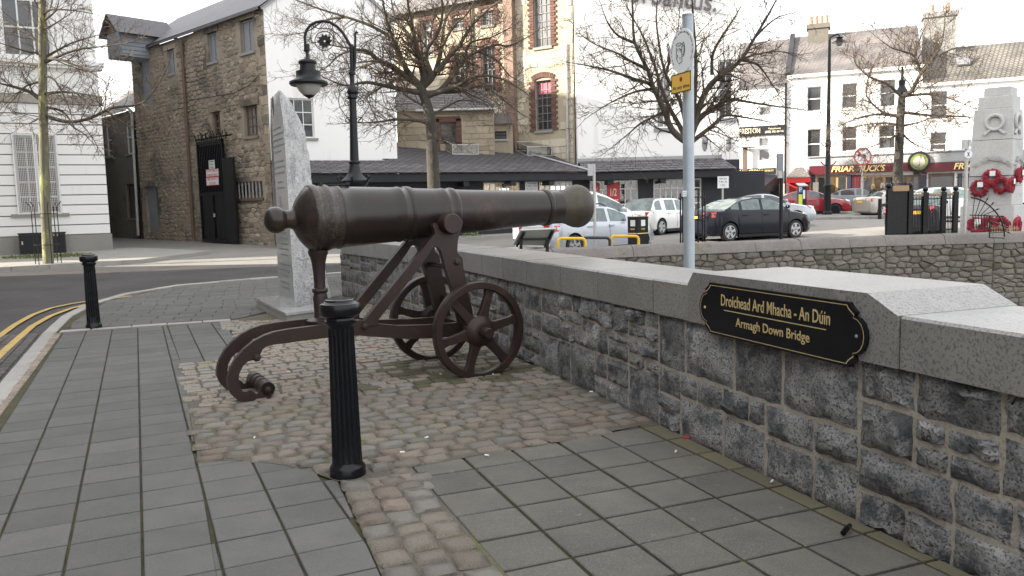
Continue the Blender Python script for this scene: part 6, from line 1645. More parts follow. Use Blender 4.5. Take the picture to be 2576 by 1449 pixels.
grow_tree('street_tree', 'wide bare tree in a black guard in front of the tall white block',
  [(1062,2200),(1062,1600),(1065,1420),(1068,1330)],
  [(.10,[(1062,1340),(920,1230),(840,1050),(740,830),(680,650),(560,400),(540,100),(530,-100)]),(.065,[(740,840),(690,780),(560,740),(330,660),(150,620),(20,595)]),(.075,[(1050,1330),(980,1180),(880,1000),(800,800),(740,600),(640,350),(560,200),(480,60)]),(.07,[(1066,1320),(1000,1000),(930,850),(850,700),(800,500),(760,200),(770,0)]),(.085,[(1072,1330),(1150,1130),(1300,1010),(1450,930),(1600,950),(1850,990),(2100,1020)]),(.07,[(1072,1340),(1280,1180),(1400,1080),(1600,1100),(1820,1140)]),(.10,[(1070,1320),(1160,1000),(1260,800),(1400,680),(1550,560),(1680,350),(1800,150),(1880,0)]),
   (.08,[(1068,1300),(1110,1000),(1130,700),(1120,400),(1100,100),(1090,-80)]),(.06,[(1200,870),(1350,700),(1500,600),(1650,520),(1900,480),(2050,520)]),(.05,[(1280,700),(1290,500),(1400,300),(1500,150),(1560,40)]),(.04,[(820,1050),(620,1150),(500,1250),(330,1390)]),(.05,[(680,650),(500,560),(400,500),(200,420),(60,330)]),(.045,[(560,400),(400,330),(300,200),(250,60)]),(.045,[(850,700),(900,500),(960,300),(980,50)]),(.045,[(1550,560),(1700,600),(1800,720),(1950,960)]),(.04,[(1680,350),(1780,250),(1900,160),(2040,120)]),(.04,[(1260,1200),(1330,1190),(1420,1270)]),(.045,[(740,830),(560,860),(350,950),(140,1080)])],
  21.6, .165, (2300,0), m_bark, 8, 1.4, 1.05, 1.25)
grow_tree('street_tree', 'bare tree with greenish upright limbs behind the black railings',
  [(1395,2100),(1390,1700),(1400,1449),(1415,1100),(1430,900)],
  [(.10,[(1430,910),(1520,850),(1600,700),(1720,550),(1800,400),(1830,200)]),(.06,[(1600,680),(1550,530),(1440,480),(1320,440),(1200,350)]),(.06,[(1430,910),(1300,790),(1130,720),(1000,600),(980,500)]),(.05,[(1400,1080),(1250,1050),(1100,900),(1110,760),(1140,650),(1130,560)]),(.06,[(1400,1090),(1200,1070),(1000,1110),(800,1200)]),(.05,[(1400,1170),(1250,1150),(1000,1180),(850,1230)]),(.065,[(1430,1050),(1700,1080),(2000,1090),(2150,1110)]),(.05,[(1420,1180),(1600,1140),(1720,1090)]),(.06,[(1440,900),(1700,880),(1900,930),(2100,1010)]),(.05,[(1420,1230),(1520,1330),(1680,1400)]),(.045,[(1410,1250),(1200,1350),(1000,1420)]),(.045,[(1720,550),(1900,460),(2050,440)]),(.05,[(1550,530),(1590,380),(1680,180)]),(.05,[(1600,690),(1690,520),(1700,350)])],
  29.5, .21, (2996,0), m_bark, 13, 1.3, 1.2, 1.4)
grow_tree('street_tree', 'slender young bare tree in wire guard beside the pale rendered building',
  [(450,2419),(430,2000),(412,1449),(402,1000),(400,600),(395,200),(400,-120)],
  [(.05,[(400,550),(520,480),(700,390),(960,320)]),(.055,[(405,590),(560,520),(740,460),(1000,430),(1200,400)]),(.05,[(405,560),(560,560),(800,650),(990,765)]),(.07,[(402,950),(280,860),(120,810),(0,780),(-150,740)]),(.05,[(400,620),(200,590),(0,570)]),(.05,[(402,880),(600,860),(850,890),(1000,910)]),(.065,[(405,1080),(640,1140),(850,1100),(1050,1010),(1280,980),(1400,900),(1530,700)]),(.035,[(1000,1040),(1150,1150),(1250,1200),(1420,1250),(1540,1190)]),(.05,[(402,1000),(560,1030),(640,1100),(700,1200)]),(.04,[(400,150),(480,90),(700,100),(870,130)]),(.04,[(400,120),(330,20),(300,-80)]),(.04,[(400,280),(500,230),(700,100)]),(.05,[(400,450),(300,350),(150,250),(0,180)]),(.04,[(404,1080),(300,1140),(200,1180)]),(.04,[(400,700),(520,760),(640,1000),(680,1150)]),(.04,[(400,500),(250,480),(60,420),(-80,380)]),(.04,[(402,760),(250,800),(150,900),(60,1000)]),(.04,[(400,200),(520,100),(560,-40)])],
  23.6, .155, (0,0), m_barkp, 17, 1.2, 1.05, 1.15, base_z=.13)
# wire guard round the young tree
tpb = D(121,648,23.6); tg = thing('tree_guard', 'thin black wire guard round the young street tree', 'tree guard', (tpb.x, 23.6, .15))
for k in range(6):
    a = math.radians(60*k+15); p = Vector((tpb.x+math.cos(a)*.34, 23.6+math.sin(a)*.34, .12)); o = Vector((math.cos(a),math.sin(a),0))
    m = MB(); m.tube([p, p+ZU*1.7, p+ZU*1.85+o*.12], .014, 6); m.build('upright', m_blackm, tg)
for z in (.6,1.5):
    m = MB(); m.tube([(tpb.x+math.cos(math.radians(20*k))*.34, 23.6+math.sin(math.radians(20*k))*.34, z+.12) for k in range(18)], .011, 5, closed=True); m.build('hoop', m_blackm, tg)
tb = D(1752,560,21.6); tg = thing('tree_guard', 'black vertical-bar guard round the tree beside the grey post', 'tree guard', (tb.x-.06, 21.6, 0))
for k in range(14):
    a = 2*math.pi*k/14; p = Vector((tb.x-.1+math.cos(a)*.33, 21.6+math.sin(a)*.33, 0)); m = MB(); m.tube([p, p+ZU*1.72], .018, 6); m.build('upright', m_blackm, tg)
for z in (.35,1.0,1.6):
    m = MB(); m.tube([(tb.x-.1+math.cos(math.radians(20*k))*.33, 21.6+math.sin(math.radians(20*k))*.33, z) for k in range(18)], .018, 5, closed=True); m.build('hoop', m_blackm, tg)
tb = D(2262,470,29.5); tg = thing('tree_guard', 'spiked black bar guard round the tree behind the railings', 'tree guard', (tb.x, 29.5, terr(29.5)))
for k in range(10):
    a = 2*math.pi*k/10; p = Vector((tb.x+math.cos(a)*.42, 29.5+math.sin(a)*.42, terr(29.5)-.02)); m = MB(); m.tube([p, p+ZU*1.75], .022, 6); m.lathe([(0,.03),(.12,.003)], p+ZU*1.75, ZU, 6); m.build('upright', m_blackm, tg)
for z in (.5,1.5):
    m = MB(); m.tube([(tb.x+math.cos(math.radians(20*k))*.42, 29.5+math.sin(math.radians(20*k))*.42, z+.15) for k in range(18)], .02, 5, closed=True); m.build('hoop', m_blackm, tg)
# ================================================================ VEHICLES
def lerp_tab(t, rows):
    if t <= rows[0][0]: return rows[0][1]
    for (a, va), (b, vb) in zip(rows, rows[1:]):
        if t <= b: return va+(vb-va)*(t-a)/(b-a)
    return rows[-1][1]
def paint(name, c, metal=.0): return mat(name, c, None, rough=.28, metal=metal, clear=.9, spec=.5)
def car(label, style, body_m, Lc, Wc, Hc, glass=None, plate_rear=True, tail=True, group='parked cars', wheel_m=None, rails=False):
    """x runs rear (0) to front (Lc); y is width; side outline given per style as fractions"""
    glass = glass or m_carglass
    root = thing('car', label, 'car', (0,0,0), group)
    # top outline: (x fraction, z); bonnet and boot heights; roof
    S = {
     'saloon': dict(deck=[(0,.62),(.015,.70),(.04,.715),(.16,.73),(.20,.735),(.34,.70),(.62,.69),(.70,.685),(.80,.655),(.93,.575),(.985,.49),(1,.40)], cab=[(.155,.735),(.20,.80),(.27,.905),(.34,.965),(.44,1.0),(.52,.995),(.58,.965),(.64,.89),(.70,.79),(.755,.675)], pil=[(.275,.305),(.475,.50)], wh=(.185,.805)),
     'hatch': dict(deck=[(0,.46),(.012,.62),(.03,.66),(.06,.665),(.34,.64),(.62,.635),(.74,.635),(.86,.59),(.95,.52),(.99,.45),(1,.36)], cab=[(.025,.665),(.055,.80),(.095,.93),(.14,.975),(.26,1.0),(.42,1.0),(.52,.985),(.60,.93),(.70,.80),(.775,.645)], pil=[(.19,.26),(.43,.455)], wh=(.165,.825)),
     'estate': dict(deck=[(0,.46),(.01,.60),(.025,.67),(.06,.68),(.34,.66),(.62,.65),(.70,.65),(.82,.61),(.93,.55),(.985,.47),(1,.38)], cab=[(.02,.68),(.05,.84),(.085,.95),(.13,.98),(.28,1.0),(.44,1.0),(.54,.98),(.60,.93),(.67,.83),(.745,.655)], pil=[(.155,.175),(.31,.335),(.495,.52)], wh=(.185,.815)),
     'mpv': dict(deck=[(0,.42),(.01,.56),(.03,.60),(.06,.61),(.34,.60),(.62,.59),(.78,.585),(.87,.56),(.95,.49),(.99,.42),(1,.34)], cab=[(.02,.61),(.045,.82),(.075,.94),(.12,.98),(.28,1.0),(.42,1.0),(.54,.975),(.64,.90),(.74,.78),(.86,.585)], pil=[(.155,.18),(.33,.36),(.52,.545)], wh=(.175,.81)),
    }[style]
    wr = .315; wx = [S['wh'][0]*Lc, S['wh'][1]*Lc]; ar = wr+.055; zs = .19
    xs = {0,.006,.02,.045,.08,.12,.97,.985,.994,1.0}
    xs |= {k/40 for k in range(1,40)}
    for c in wx:
        for k in range(13): xs.add((c+ar*math.cos(math.pi*k/12))/Lc)
    for a, z in S['cab']: xs.add(a)
    for p in S['pil']: xs |= set(p)
    xs = sorted(x for x in xs if 0 <= x <= 1)
    def zsill(x):
        X = x*Lc; z = zs+.12*max(0,(.04-x)/.04)+.06*max(0,(x-.95)/.05)
        for c in wx:
            if abs(X-c) < ar: z = max(z, wr+math.sqrt(max(0, ar*ar-(X-c)**2))*.99)
        return z
    def hw(x):       # half width in plan
        f = 1-.16*max(0,(.08-x)/.08)**2-.30*max(0,(x-.84)/.16)**2
        return Wc/2*f
    c0, c1 = S['cab'][0][0], S['cab'][-1][0]
    low = MB(); NP = 7; ringn = 2*NP
    for x in xs:
        zt_ = lerp_tab(x, S['deck'])*Hc; z0 = min(zsill(x), zt_-.06); w_ = hw(x); X = x*Lc
        zm = max(z0+.01, min(.50*Hc*.72, zt_-.05)); inc = c0 < x < c1
        wt = w_*(.93 if inc else .86)
        prof = [(w_*.90 if z0 < .3 else w_*.985, z0),(w_*.985, max(z0+.004,min(z0+.06,zt_-.05))),(w_*1.0, max(z0+.008,zm)),(w_*.985, max(z0+.012,zt_-.12)),(w_*.955, max(z0+.016,zt_-.035)),(wt, max(z0+.02,zt_)),(0.0 if False else wt*.55, zt_+ (.028 if not inc else .0))]
        for (y, z) in prof: low.v.append(Vector((X, y, z)))
        for (y, z) in reversed(prof): low.v.append(Vector((X, -y, z)))
    for i in range(len(xs)-1):
        for k in range(ringn-1):
            low.idx((i*ringn+k, i*ringn+k+1, (i+1)*ringn+k+1, (i+1)*ringn+k))
        low.idx((i*ringn+ringn-1, i*ringn, (i+1)*ringn, (i+1)*ringn+ringn-1))
    low.idx([k for k in range(ringn)]); low.idx([(len(xs)-1)*ringn+k for k in range(ringn)][::-1])
    low.build('body', body_m, root, True, 38)
    # cabin
    cx_ = sorted({x for x in xs if c0 <= x <= c1}); roof = MB(); side = {}; front = MB(); rear = MB(); pil = MB()
    def sec(x):
        zt_ = lerp_tab(x, S['cab'])*Hc; zd = lerp_tab(x, S['deck'])*Hc-.004; w_ = hw(x)*.93; f = max(0, min(1, (zt_-zd)/(Hc*.33)))
        wtop = w_*(1-.20*f); ze = zd+(zt_-zd)*.86
        return [Vector((x*Lc, w_, zd)), Vector((x*Lc, w_+(wtop-w_)*.12, zd+(ze-zd)*.07)), Vector((x*Lc, wtop+.012, ze)), Vector((x*Lc, wtop-.05, zt_-.012*f)), Vector((x*Lc, wtop*.5, zt_)), Vector((x*Lc, 0, zt_+.008*f))]
    xr = max((a for a, z in S['cab'] if z >= .975), default=.5); xl = min(a for a, z in S['cab'] if z >= .94)
    xf = max(a for a, z in S['cab'] if z >= .93)
    for a, b in zip(cx_, cx_[1:]):
        A, B = sec(a), sec(b); mid = (a+b)/2; inp = any(p[0]-1e-6 <= a and b <= p[1]+1e-6 for p in S['pil'])
        for s_ in (1, -1):
            q = lambda v: Vector((v.x, v.y*s_, v.z))
            pil.face([q(A[0]),q(B[0]),q(B[1]),q(A[1])][::s_])
            tgt = pil if (inp or a < c0+.035 or b > c1-.05) else side.setdefault((s_, sum(1 for p in S['pil'] if mid > p[0])), MB())
            tgt.face([q(A[1]),q(B[1]),q(B[2]),q(A[2])][::s_])
            for k in (2,3,4):
                if k == 2: tg_ = pil
                else: tg_ = rear if b <= xl+1e-6 else (front if a >= xf-1e-6 else roof)
                tg_.face([q(A[k]),q(B[k]),q(B[k+1]),q(A[k+1])][::s_])
    def weld(mb_):
        d = {}; v2 = []; mp = []
        for p in mb_.v:
            k = (round(p.x,4),round(p.y,4),round(p.z,4))
            if k not in d: d[k] = len(v2); v2.append(p)
            mp.append(d[k])
        mb_.f = [[mp[i] for i in f] for f in mb_.f]; mb_.v = v2; return mb_
    weld(roof).build('roof', body_m, root, True, 40); weld(pil).build('pillars', body_m, root, True, 40)
    for k, mb_ in side.items(): weld(mb_).build('side_window', glass, root, True, 40)
    if front.v: weld(front).build('windscreen', glass, root, True, 40)
    if rear.v: weld(rear).build('rear_window', glass, root, True, 40)
    # wheels
    for c in wx:
        for s_ in (1, -1):
            o = Vector((c, s_*(Wc/2-.11), wr)); d = Vector((0,s_,0)); m = MB(); m.lathe([(-.1,wr*.75),(-.1,wr*.97),(-.08,wr),(.08,wr),(.1,wr*.965),(.1,wr*.70)], o, d, 28, cap=False); wh = m.build('wheel', m_tyre, root, True)
            m = MB(); m.lathe([(.06,wr*.72),(.098,wr*.72),(.1,wr*.66),(.085,wr*.63)], o, d, 28, cap=False); m.lathe([(.03,wr*.66),(.035,.0)], o, d, 20, cap=False); m.build('rim', m_alloy if wheel_m is None else wheel_m, wh, True)
            sp = MB()
            for k in range(5):
                a = 2*math.pi*k/5+.3; e = Vector((math.cos(a),0,math.sin(a))); t = Vector((-math.sin(a),0,math.cos(a)))
                sp.prism([o+d*.075+e*.03-t*.035,o+d*.075+e*wr*.68-t*.05,o+d*.075+e*wr*.68+t*.05,o+d*.075+e*.03+t*.035], d, .018)
            sp.build('spokes', m_alloy if wheel_m is None else wheel_m, wh)
            m = MB(); m.lathe([(-.02,wr*.64),(.0,wr*.63)], o, d, 20); m.build('brake_disc', m_blackm, wh)
            m = MB(); pts = [Vector((c+ar*.985*math.cos(math.pi*k/12), s_*(Wc/2-.16), wr+ar*.985*math.sin(math.pi*k/12))) for k in range(13)]
            for p_, q_ in zip(pts, pts[1:]): m.face([p_, q_, q_+Vector((0,s_*.13,0)), p_+Vector((0,s_*.13,0))])
            m.face([p for p in pts]); m.build('wheel_arch', m_blackm, root)
    # lamps, plates, handles, mirrors, sill
    ml_ = mat('tail_lamp_'+root.name, (.45,.01,.015), (.55,.03,.03), 14, .15, clear=.8)
    zl = S['deck'][2][1]*Hc-.14
    for s_ in (1, -1):
        m = MB(); m.hexa([(-.01,s_*Wc*.30,zl-.09),(.02,s_*Wc*.30,zl-.09),(.24,s_*(Wc*.487),zl-.07),(.12,s_*(Wc*.463),zl-.09),(.0,s_*Wc*.28,zl+.09),(.04,s_*Wc*.28,zl+.09),(.30,s_*(Wc*.484),zl+.09),(.14,s_*(Wc*.462),zl+.09)]); m.build('tail_lamp', ml_, root, True)
        zf_ = S['deck'][-3][1]*Hc-.02; m = MB(); m.hexa([(Lc*.99,s_*Wc*.23,zf_-.10),(Lc*.985,s_*Wc*.22,zf_-.10),(Lc*.93,s_*Wc*.44,zf_-.03),(Lc*.945,s_*Wc*.45,zf_-.04),(Lc*.985,s_*Wc*.23,zf_+.02),(Lc*.97,s_*Wc*.22,zf_+.04),(Lc*.90,s_*Wc*.43,zf_+.09),(Lc*.915,s_*Wc*.455,zf_+.08)]); m.build('headlight', m_signw, root, True)
        xm_ = S['cab'][-2][0]*Lc+.02; m = MB(); m.sphere((xm_, s_*(Wc/2+.07), lerp_tab(.6,S['deck'])*Hc+.11), .10, 10, 7, (.6,1.0,.7)); m.build('mirror', body_m, root, True)
        for k, xh in enumerate(([.30,.50] if style != 'hatch' else [.27,.47])):
            m = MB(); m.bar((xh*Lc, s_*(Wc/2*1.005), .60*Hc-.02), (xh*Lc+.19, s_*(Wc/2*1.005), .60*Hc-.01), .03, .035); m.build('handle', body_m, root)
        m = MB(); m.bar((wx[0]+ar, s_*Wc*.462, zs-.01), (wx[1]-ar, s_*Wc*.462, zs-.01), .1, .10); m.build('sill', m_blackm, root)
        if rails:
            m = MB(); m.tube([(Lc*.12,s_*Wc*.33,Hc*.985),(Lc*.15,s_*Wc*.335,Hc*1.03),(Lc*.48,s_*Wc*.335,Hc*1.04),(Lc*.53,s_*Wc*.33,Hc*.99)], .018, 6); m.build('roof_rail', m_blackm, root, True)
        for k, (px_, ) in enumerate(((S['pil'][-1][0],),)):
            pass
    for x in (S['pil'][-1][0]*Lc+.02, (c1-.02)*Lc):
        for s_ in (1,-1):
            m = MB(); m.bar((x+.02, s_*(hw(x/Lc)*1.004), .30), (x, s_*(hw(x/Lc)*.985), lerp_tab(x/Lc,S['deck'])*Hc-.05), .006, .012, (1,0,0)); m.build('door_seam', m_blackm, root)
    m = MB(); m.obox((-.012,0,.62*Hc*.9 if style == 'saloon' else .52*Hc), (0,1,0),(0,0,1),(1,0,0), .26,.055,.008); m.build('number_plate', m_signy, root)
    m = MB(); m.obox((Lc+.004,0,.30*Hc), (0,1,0),(0,0,1),(1,0,0), .26,.055,.008); m.build('number_plate', m_signw, root)
    m = MB(); m.obox((Lc*.994,0,.40*Hc), (0,1,0),(0,0,1),(1,0,0), Wc*.2,.05,.02); m.build('grille', m_blackm, root)
    return root
def place(c, pr, pf, Lc, z=None, flip=False):
    """pr, pf: ground points under the rear and front bumper nearest the viewer"""
    d = Vector((pf[0]-pr[0],pf[1]-pr[1],0)).normalized(); c.location = (pr[0],pr[1],terr(pr[1]) if z is None else z); c.rotation_euler = (0,0,math.atan2(d.y,d.x))
    for ch in c.children: pass
def heading(cx, cy, ang, Lc):
    """rear point so that the car is centred on cx,cy"""
    d = Vector((math.cos(ang), math.sin(ang))); return (cx-d.x*Lc/2, cy-d.y*Lc/2), (cx+d.x*Lc/2, cy+d.y*Lc/2)
def setcar(label, style, m_, Lc, Wc, Hc, xpx, ypx, Yc, deg, **k):
    c = car(label, style, m_, Lc, Wc, Hc, **k); p = D(xpx, ypx, Yc); a, b = heading(p.x, Yc, math.radians(deg), Lc); place(c, a, b, Lc); 
    # tilt with the gently rising street
    return c
m_silver = paint('paint_silver', (.42,.45,.49), .35); m_wht = paint('paint_white', (.68,.68,.66)); m_bl = mat('paint_black', (.008,.009,.016), None, rough=.22, spec=.3); m_rd = paint('paint_red', (.28,.012,.022)); m_gb = paint('paint_grey_blue', (.13,.155,.17), .3); m_champ = paint('paint_champagne', (.38,.35,.31), .35); m_dk = paint('paint_dark', (.02,.022,.028), .2)
setcar('silver estate car with black roof rails behind the twin litter bin', 'estate', m_silver, 4.55, 1.77, 1.42, 1480, 560, 24.2, 40, glass=m_carglass2, rails=True)
setcar('white people carrier half hidden behind the cannon muzzle and silver estate', 'mpv', m_wht, 4.5, 1.83, 1.86, 1460, 545, 27.6, 30, glass=m_carglass2)
setcar('white hatchback with red tail lamp in front of the shop windows', 'hatch', m_wht, 3.97, 1.68, 1.46, 1668, 540, 33.2, 46, glass=m_carglass2)
setcar('dark blue-black saloon car behind the old river wall', 'saloon', m_bl, 4.62, 1.76, 1.46, 1880, 560, 28.4, 24, glass=m_carglass2)
setcar('silver saloon showing roof and bonnet behind the dark saloon', 'saloon', m_silver, 4.5, 1.76, 1.45, 1915, 530, 36.5, -8)
setcar('bright red saloon car with black wheels by the parking meter', 'saloon', m_rd, 4.62, 1.80, 1.44, 2030, 510, 46.5, -14, wheel_m=m_blackm)
setcar('grey-blue saloon car parked under the no-left-turn sign', 'saloon', m_gb, 4.5, 1.74, 1.46, 2150, 500, 49.5, -16)
setcar('champagne saloon tail end parked next to the thin black bollard', 'saloon', m_champ, 4.5, 1.74, 1.44, 2262, 505, 43.0, 8)
c_ = setcar('dark saloon with lit red brake lamps behind the black railings', 'saloon', m_dk, 4.6, 1.8, 1.46, 2302, 520, 29.2, 62, glass=m_carglass2)
setcar('pale car with white roof beyond the railings next to the war memorial', 'hatch', m_silver, 4.0, 1.7, 1.52, 2410, 510, 36.0, -30, glass=m_carglass2)

for ch in c_.children:
    if ch.name.startswith('tail_lamp'): ch.data.materials[0] = emis('brake_lamp', (1.0,.03,.03), 1.6)
# ================================================================ WAR MEMORIAL
random.seed(77)
MY = 22.4; cc = D(2541,560,MY)                # nearest corner
l1 = Vector((-.80,.60,0)); l2 = Vector((.72,.69,0))
mem = thing('war_memorial', 'grey granite war memorial pillar with carved wreaths and raised dedication', 'memorial', (cc.x, MY+.8, 0))
def mz(y): return D(2520, y, MY).z
def blk(w_, z0, z1, inset, name, tp=0.0):
    c0 = Vector((cc.x,MY,0))+(l1+l2)*inset*.72; m = MB(); q = [c0, c0+l2*w_, c0+l2*w_+l1*w_, c0+l1*w_]; ctr = sum(q, Vector())/4
    m.hexa([p+ZU*z0 for p in q]+[ctr+(p-ctr)*(1-tp)+ZU*z1 for p in q]); o = m.build(name, m_memor, mem); md = o.modifiers.new('bevel','BEVEL'); md.width = .02; md.segments = 2; return c0
WM = 1.0
blk(WM+.32, 0, mz(517), -.16, 'base_block'); blk(WM+.10, mz(517)+.001, mz(468), -.05, 'shaft_block', .03); blk(WM+.06, mz(468)+.001, mz(350), -.03, 'shaft_block', .05); blk(WM, mz(350)+.002, mz(270), 0, 'shaft_block', .05); blk(WM-.16, mz(270)+.001, mz(237), .08, 'cap_block', .03); blk(WM-.34, mz(237)+.001, mz(214), .17, 'cap_block', .03)
nl = Vector((-l1.y*-1, 0, 0)); nL = l1.cross(ZU).normalized(); nL = nL if nL.y < 0 else -nL; nR = l2.cross(ZU).normalized(); nR = nR if nR.y < 0 else -nR
def onm(side, x, y, off):
    d, n = (l1, nL) if side == 0 else (l2, nR); o = Vector((cc.x,MY,0))+n*off; r = ray(x, y); t = (o-CP).dot(n)/r.dot(n); return CP+r*t
for side, x, y, d, n in ((0,2502,308,-l1,nL),(1,2561,306,l2,nR)):
    c = onm(side, x, y, .02); m = MB(); m.tube([c+d*.20*math.cos(2*math.pi*k/24)+ZU*.20*math.sin(2*math.pi*k/24) for k in range(24)], .05, 8, closed=True)
    m.tube([c-d*.10-ZU*.19, c-d*.24-ZU*.34], .04, 6); m.tube([c+d*.10-ZU*.19, c+d*.24-ZU*.32], .04, 6); m.build('carved_wreath', m_memor, mem, True)
for side, d, n, cx_ in ((0,-l1,nL,2498),(1,l2,nR,2565)):
    cen = onm(side, cx_, 418, .045); s_ = 'TO OUR GLORIOUS'; R = .50
    for k, ch in enumerate(s_):
        if ch == ' ': continue
        a = math.radians(150-120*k/(len(s_)-1)); e = d*math.cos(a)+ZU*math.sin(a)*.72; t = (d*math.sin(a)-ZU*math.cos(a)*.72).normalized(); uu = n.cross(t); uu = uu if uu.z > 0 else -uu
        text(ch, cen-ZU*.16+e*R+n*.0, t, uu, n, .06, .10, m_memor, mem, .03, name='carved_letter', bold=.01)
    text('DEAD', onm(side, cx_+1, 397, .045), d, ZU, n, .40, .11, m_memor, mem, .03, name='carved_letter', bold=.01)
m = MB()
for side, d in ((0,l1),(1,l2)): p = onm(side, 2539, 441, .07); m.tube([p, p+d*1.3], .012, 5)
m.build('wreath_rail', m_blackm, mem)
fl = MB()
def wreath(c, d, n, R, label, card):
    w_ = thing('poppy_wreath', label, 'wreath', tuple(c), 'red poppy wreaths at the memorial'); m = MB()
    for k in range(150):
        a, b = random.uniform(0,6.283), random.uniform(0,6.283); rr = R*.32*math.sqrt(random.uniform(.4,1)); e = d*math.cos(a)+ZU*math.sin(a)
        p = c+e*(R*.70+rr*math.cos(b))+n*(abs(rr*math.sin(b))*.8+.01); s_ = R*.13
        ax_ = (n*1.2+e*math.cos(b)+Vector((random.gauss(0,.3),random.gauss(0,.3),random.gauss(0,.3)))).normalized(); m.lathe([(0,s_*.25),(s_*.35,s_),(s_*.5,s_*.9)], p, ax_, 6, cap=True)
    m.build('poppies', m_poppy, w_)
    m = MB(); m.tube([c+d*R*.7*math.cos(k*.262)+ZU*R*.7*math.sin(k*.262) for k in range(24)], R*.2, 8, closed=True); m.build('ring', m_poppy, w_, True)
    if card:
        m = MB(); m.obox(c+n*(R*.42)+ZU*R*.45*card+d*R*.1, d, ZU, n, R*.3, R*.3, .004); m.build('card', m_signw, w_)
    return w_
ups = [(0,2464,474,'poppy wreath hung lowest at the outer edge of the memorial, with large card',1),(0,2495,446,'poppy wreath hung higher on the memorial with a card at its top left',1),(0,2519,466,'poppy wreath with open centre and no card, hung beside the memorial corner',0),(1,2541,466,'narrow poppy wreath with card hung round the memorial corner',1),(1,2563,440,'poppy wreath hung high on the turned face of the memorial',.6)]
for side, x, y, lb, cd_ in ups: wreath(onm(side, x, y, .09), -l1 if side == 0 else l2, nL if side == 0 else nR, .235, lb, cd_)
for x, lb, cd_ in ((2458,'poppy wreath with white cards leaning at the foot of the memorial',1),(2487,'poppy wreath standing behind the fan railing between two others',0),(2516,'poppy wreath with small wooden crosses in front, at the memorial foot',0),(2557,'poppy wreath standing past the memorial corner on the base step',0)):
    wreath(onm(0 if x < 2539 else 1, x, 567, .40), -l1 if x < 2539 else l2, nL if x < 2539 else nR, .245, lb, cd_)
cr = MB()
for k in range(12):
    x = 2490+k*6.2; p = onm(0 if x < 2539 else 1, x, 577, .5); m = MB(); m.obox(p, (1,0,0),ZU,(0,-1,0), .012,.09,.006); m.obox(p+ZU*.03, (1,0,0),ZU,(0,-1,0), .04,.012,.0065); solo('remembrance_cross', m, m_woodl, 'small plain wooden remembrance cross among the poppy wreaths', 'cross', 'small wooden crosses at the memorial foot')

# ================================================================ RAILINGS
RY = 20.9
rl = thing('railing', 'black iron railing with spear heads and square posts by the memorial', 'railing', (D(2350,560,RY).x, RY, 0))
def rq(x, y, Y=RY): return D(x, y, Y)
zt_, zb_ = rq(2350,500).z, .58
x0_, x1_ = rq(2292,520).x, rq(2418,520).x
def Yr(x): return RY+.25*(x-x0_)/(x1_-x0_)
for z in (zt_, zb_):
    m = MB(); m.bar((x0_,RY,z),(x1_,Yr(x1_),z), .02, .03); m.build('rail', m_black, rl)
nb_ = 30
for k in range(nb_):
    x = x0_+(x1_-x0_)*(k+.5)/nb_; m = MB(); m.tube([(x,Yr(x),.0),(x,Yr(x),zt_+.06)], .011, 6); m.build('bar', m_black, rl)
    m = MB(); m.lathe([(0,.010),(.03,.024),(.05,.026),(.09,.012),(.15,.002)], (x,Yr(x),zt_+.06), ZU, 6); m.build('spear_head', mat('spear_tan',(.30,.24,.17),None,rough=.5) if k == 0 else bpy.data.materials['spear_tan'], rl)
for x, w_ in ((2331,24),(2382,20),(2416,22)):
    p = rq(x,520); q = .055 if w_ < 24 else .06; m = MB(); m.box(p.x-q*1.1,p.x+q*1.1,Yr(p.x)-q,Yr(p.x)+q,0,zt_+.17); po = m.build('post', m_black, rl); m = MB(); m.sphere((p.x,Yr(p.x),zt_+.25), .07, 12, 8); m.lathe([(0,.05),(.03,.04)], (p.x,Yr(p.x),zt_+.17), ZU, 10); m.build('ball_finial', m_black, po, True)
gp = rq(2260,520); m = MB(); ga = rq(2229,520).x; gb = rq(2290,520).x; m.box(ga,gb,RY-.03,RY+.03,0,rq(2260,478).z); pn_ = m.build('sheet_panel', m_black, rl)
for x in (ga+.06, gb-.02):
    m = MB(); m.box(x-.055,x+.055,RY-.075,RY+.045,0,rq(2260,474).z); po = m.build('post', m_black, rl); m = MB(); m.sphere((x,RY,rq(2260,474).z+.07), .075, 12, 8); m.build('ball_finial', m_black, po, True)
m = MB(); m.box(ga+.13,gb-.09,RY-.10,RY-.08,rq(2260,481).z,rq(2260,467).z); m.build('timber_board', m_woodl, rl)
for k in range(9): m = MB(); u = ga+.13+(gb-ga-.22)*k/8; m.box(u-.01,u+.01,RY-.085,RY-.065,rq(2260,467).z,rq(2260,460).z); m.build('spike', m_black, rl)
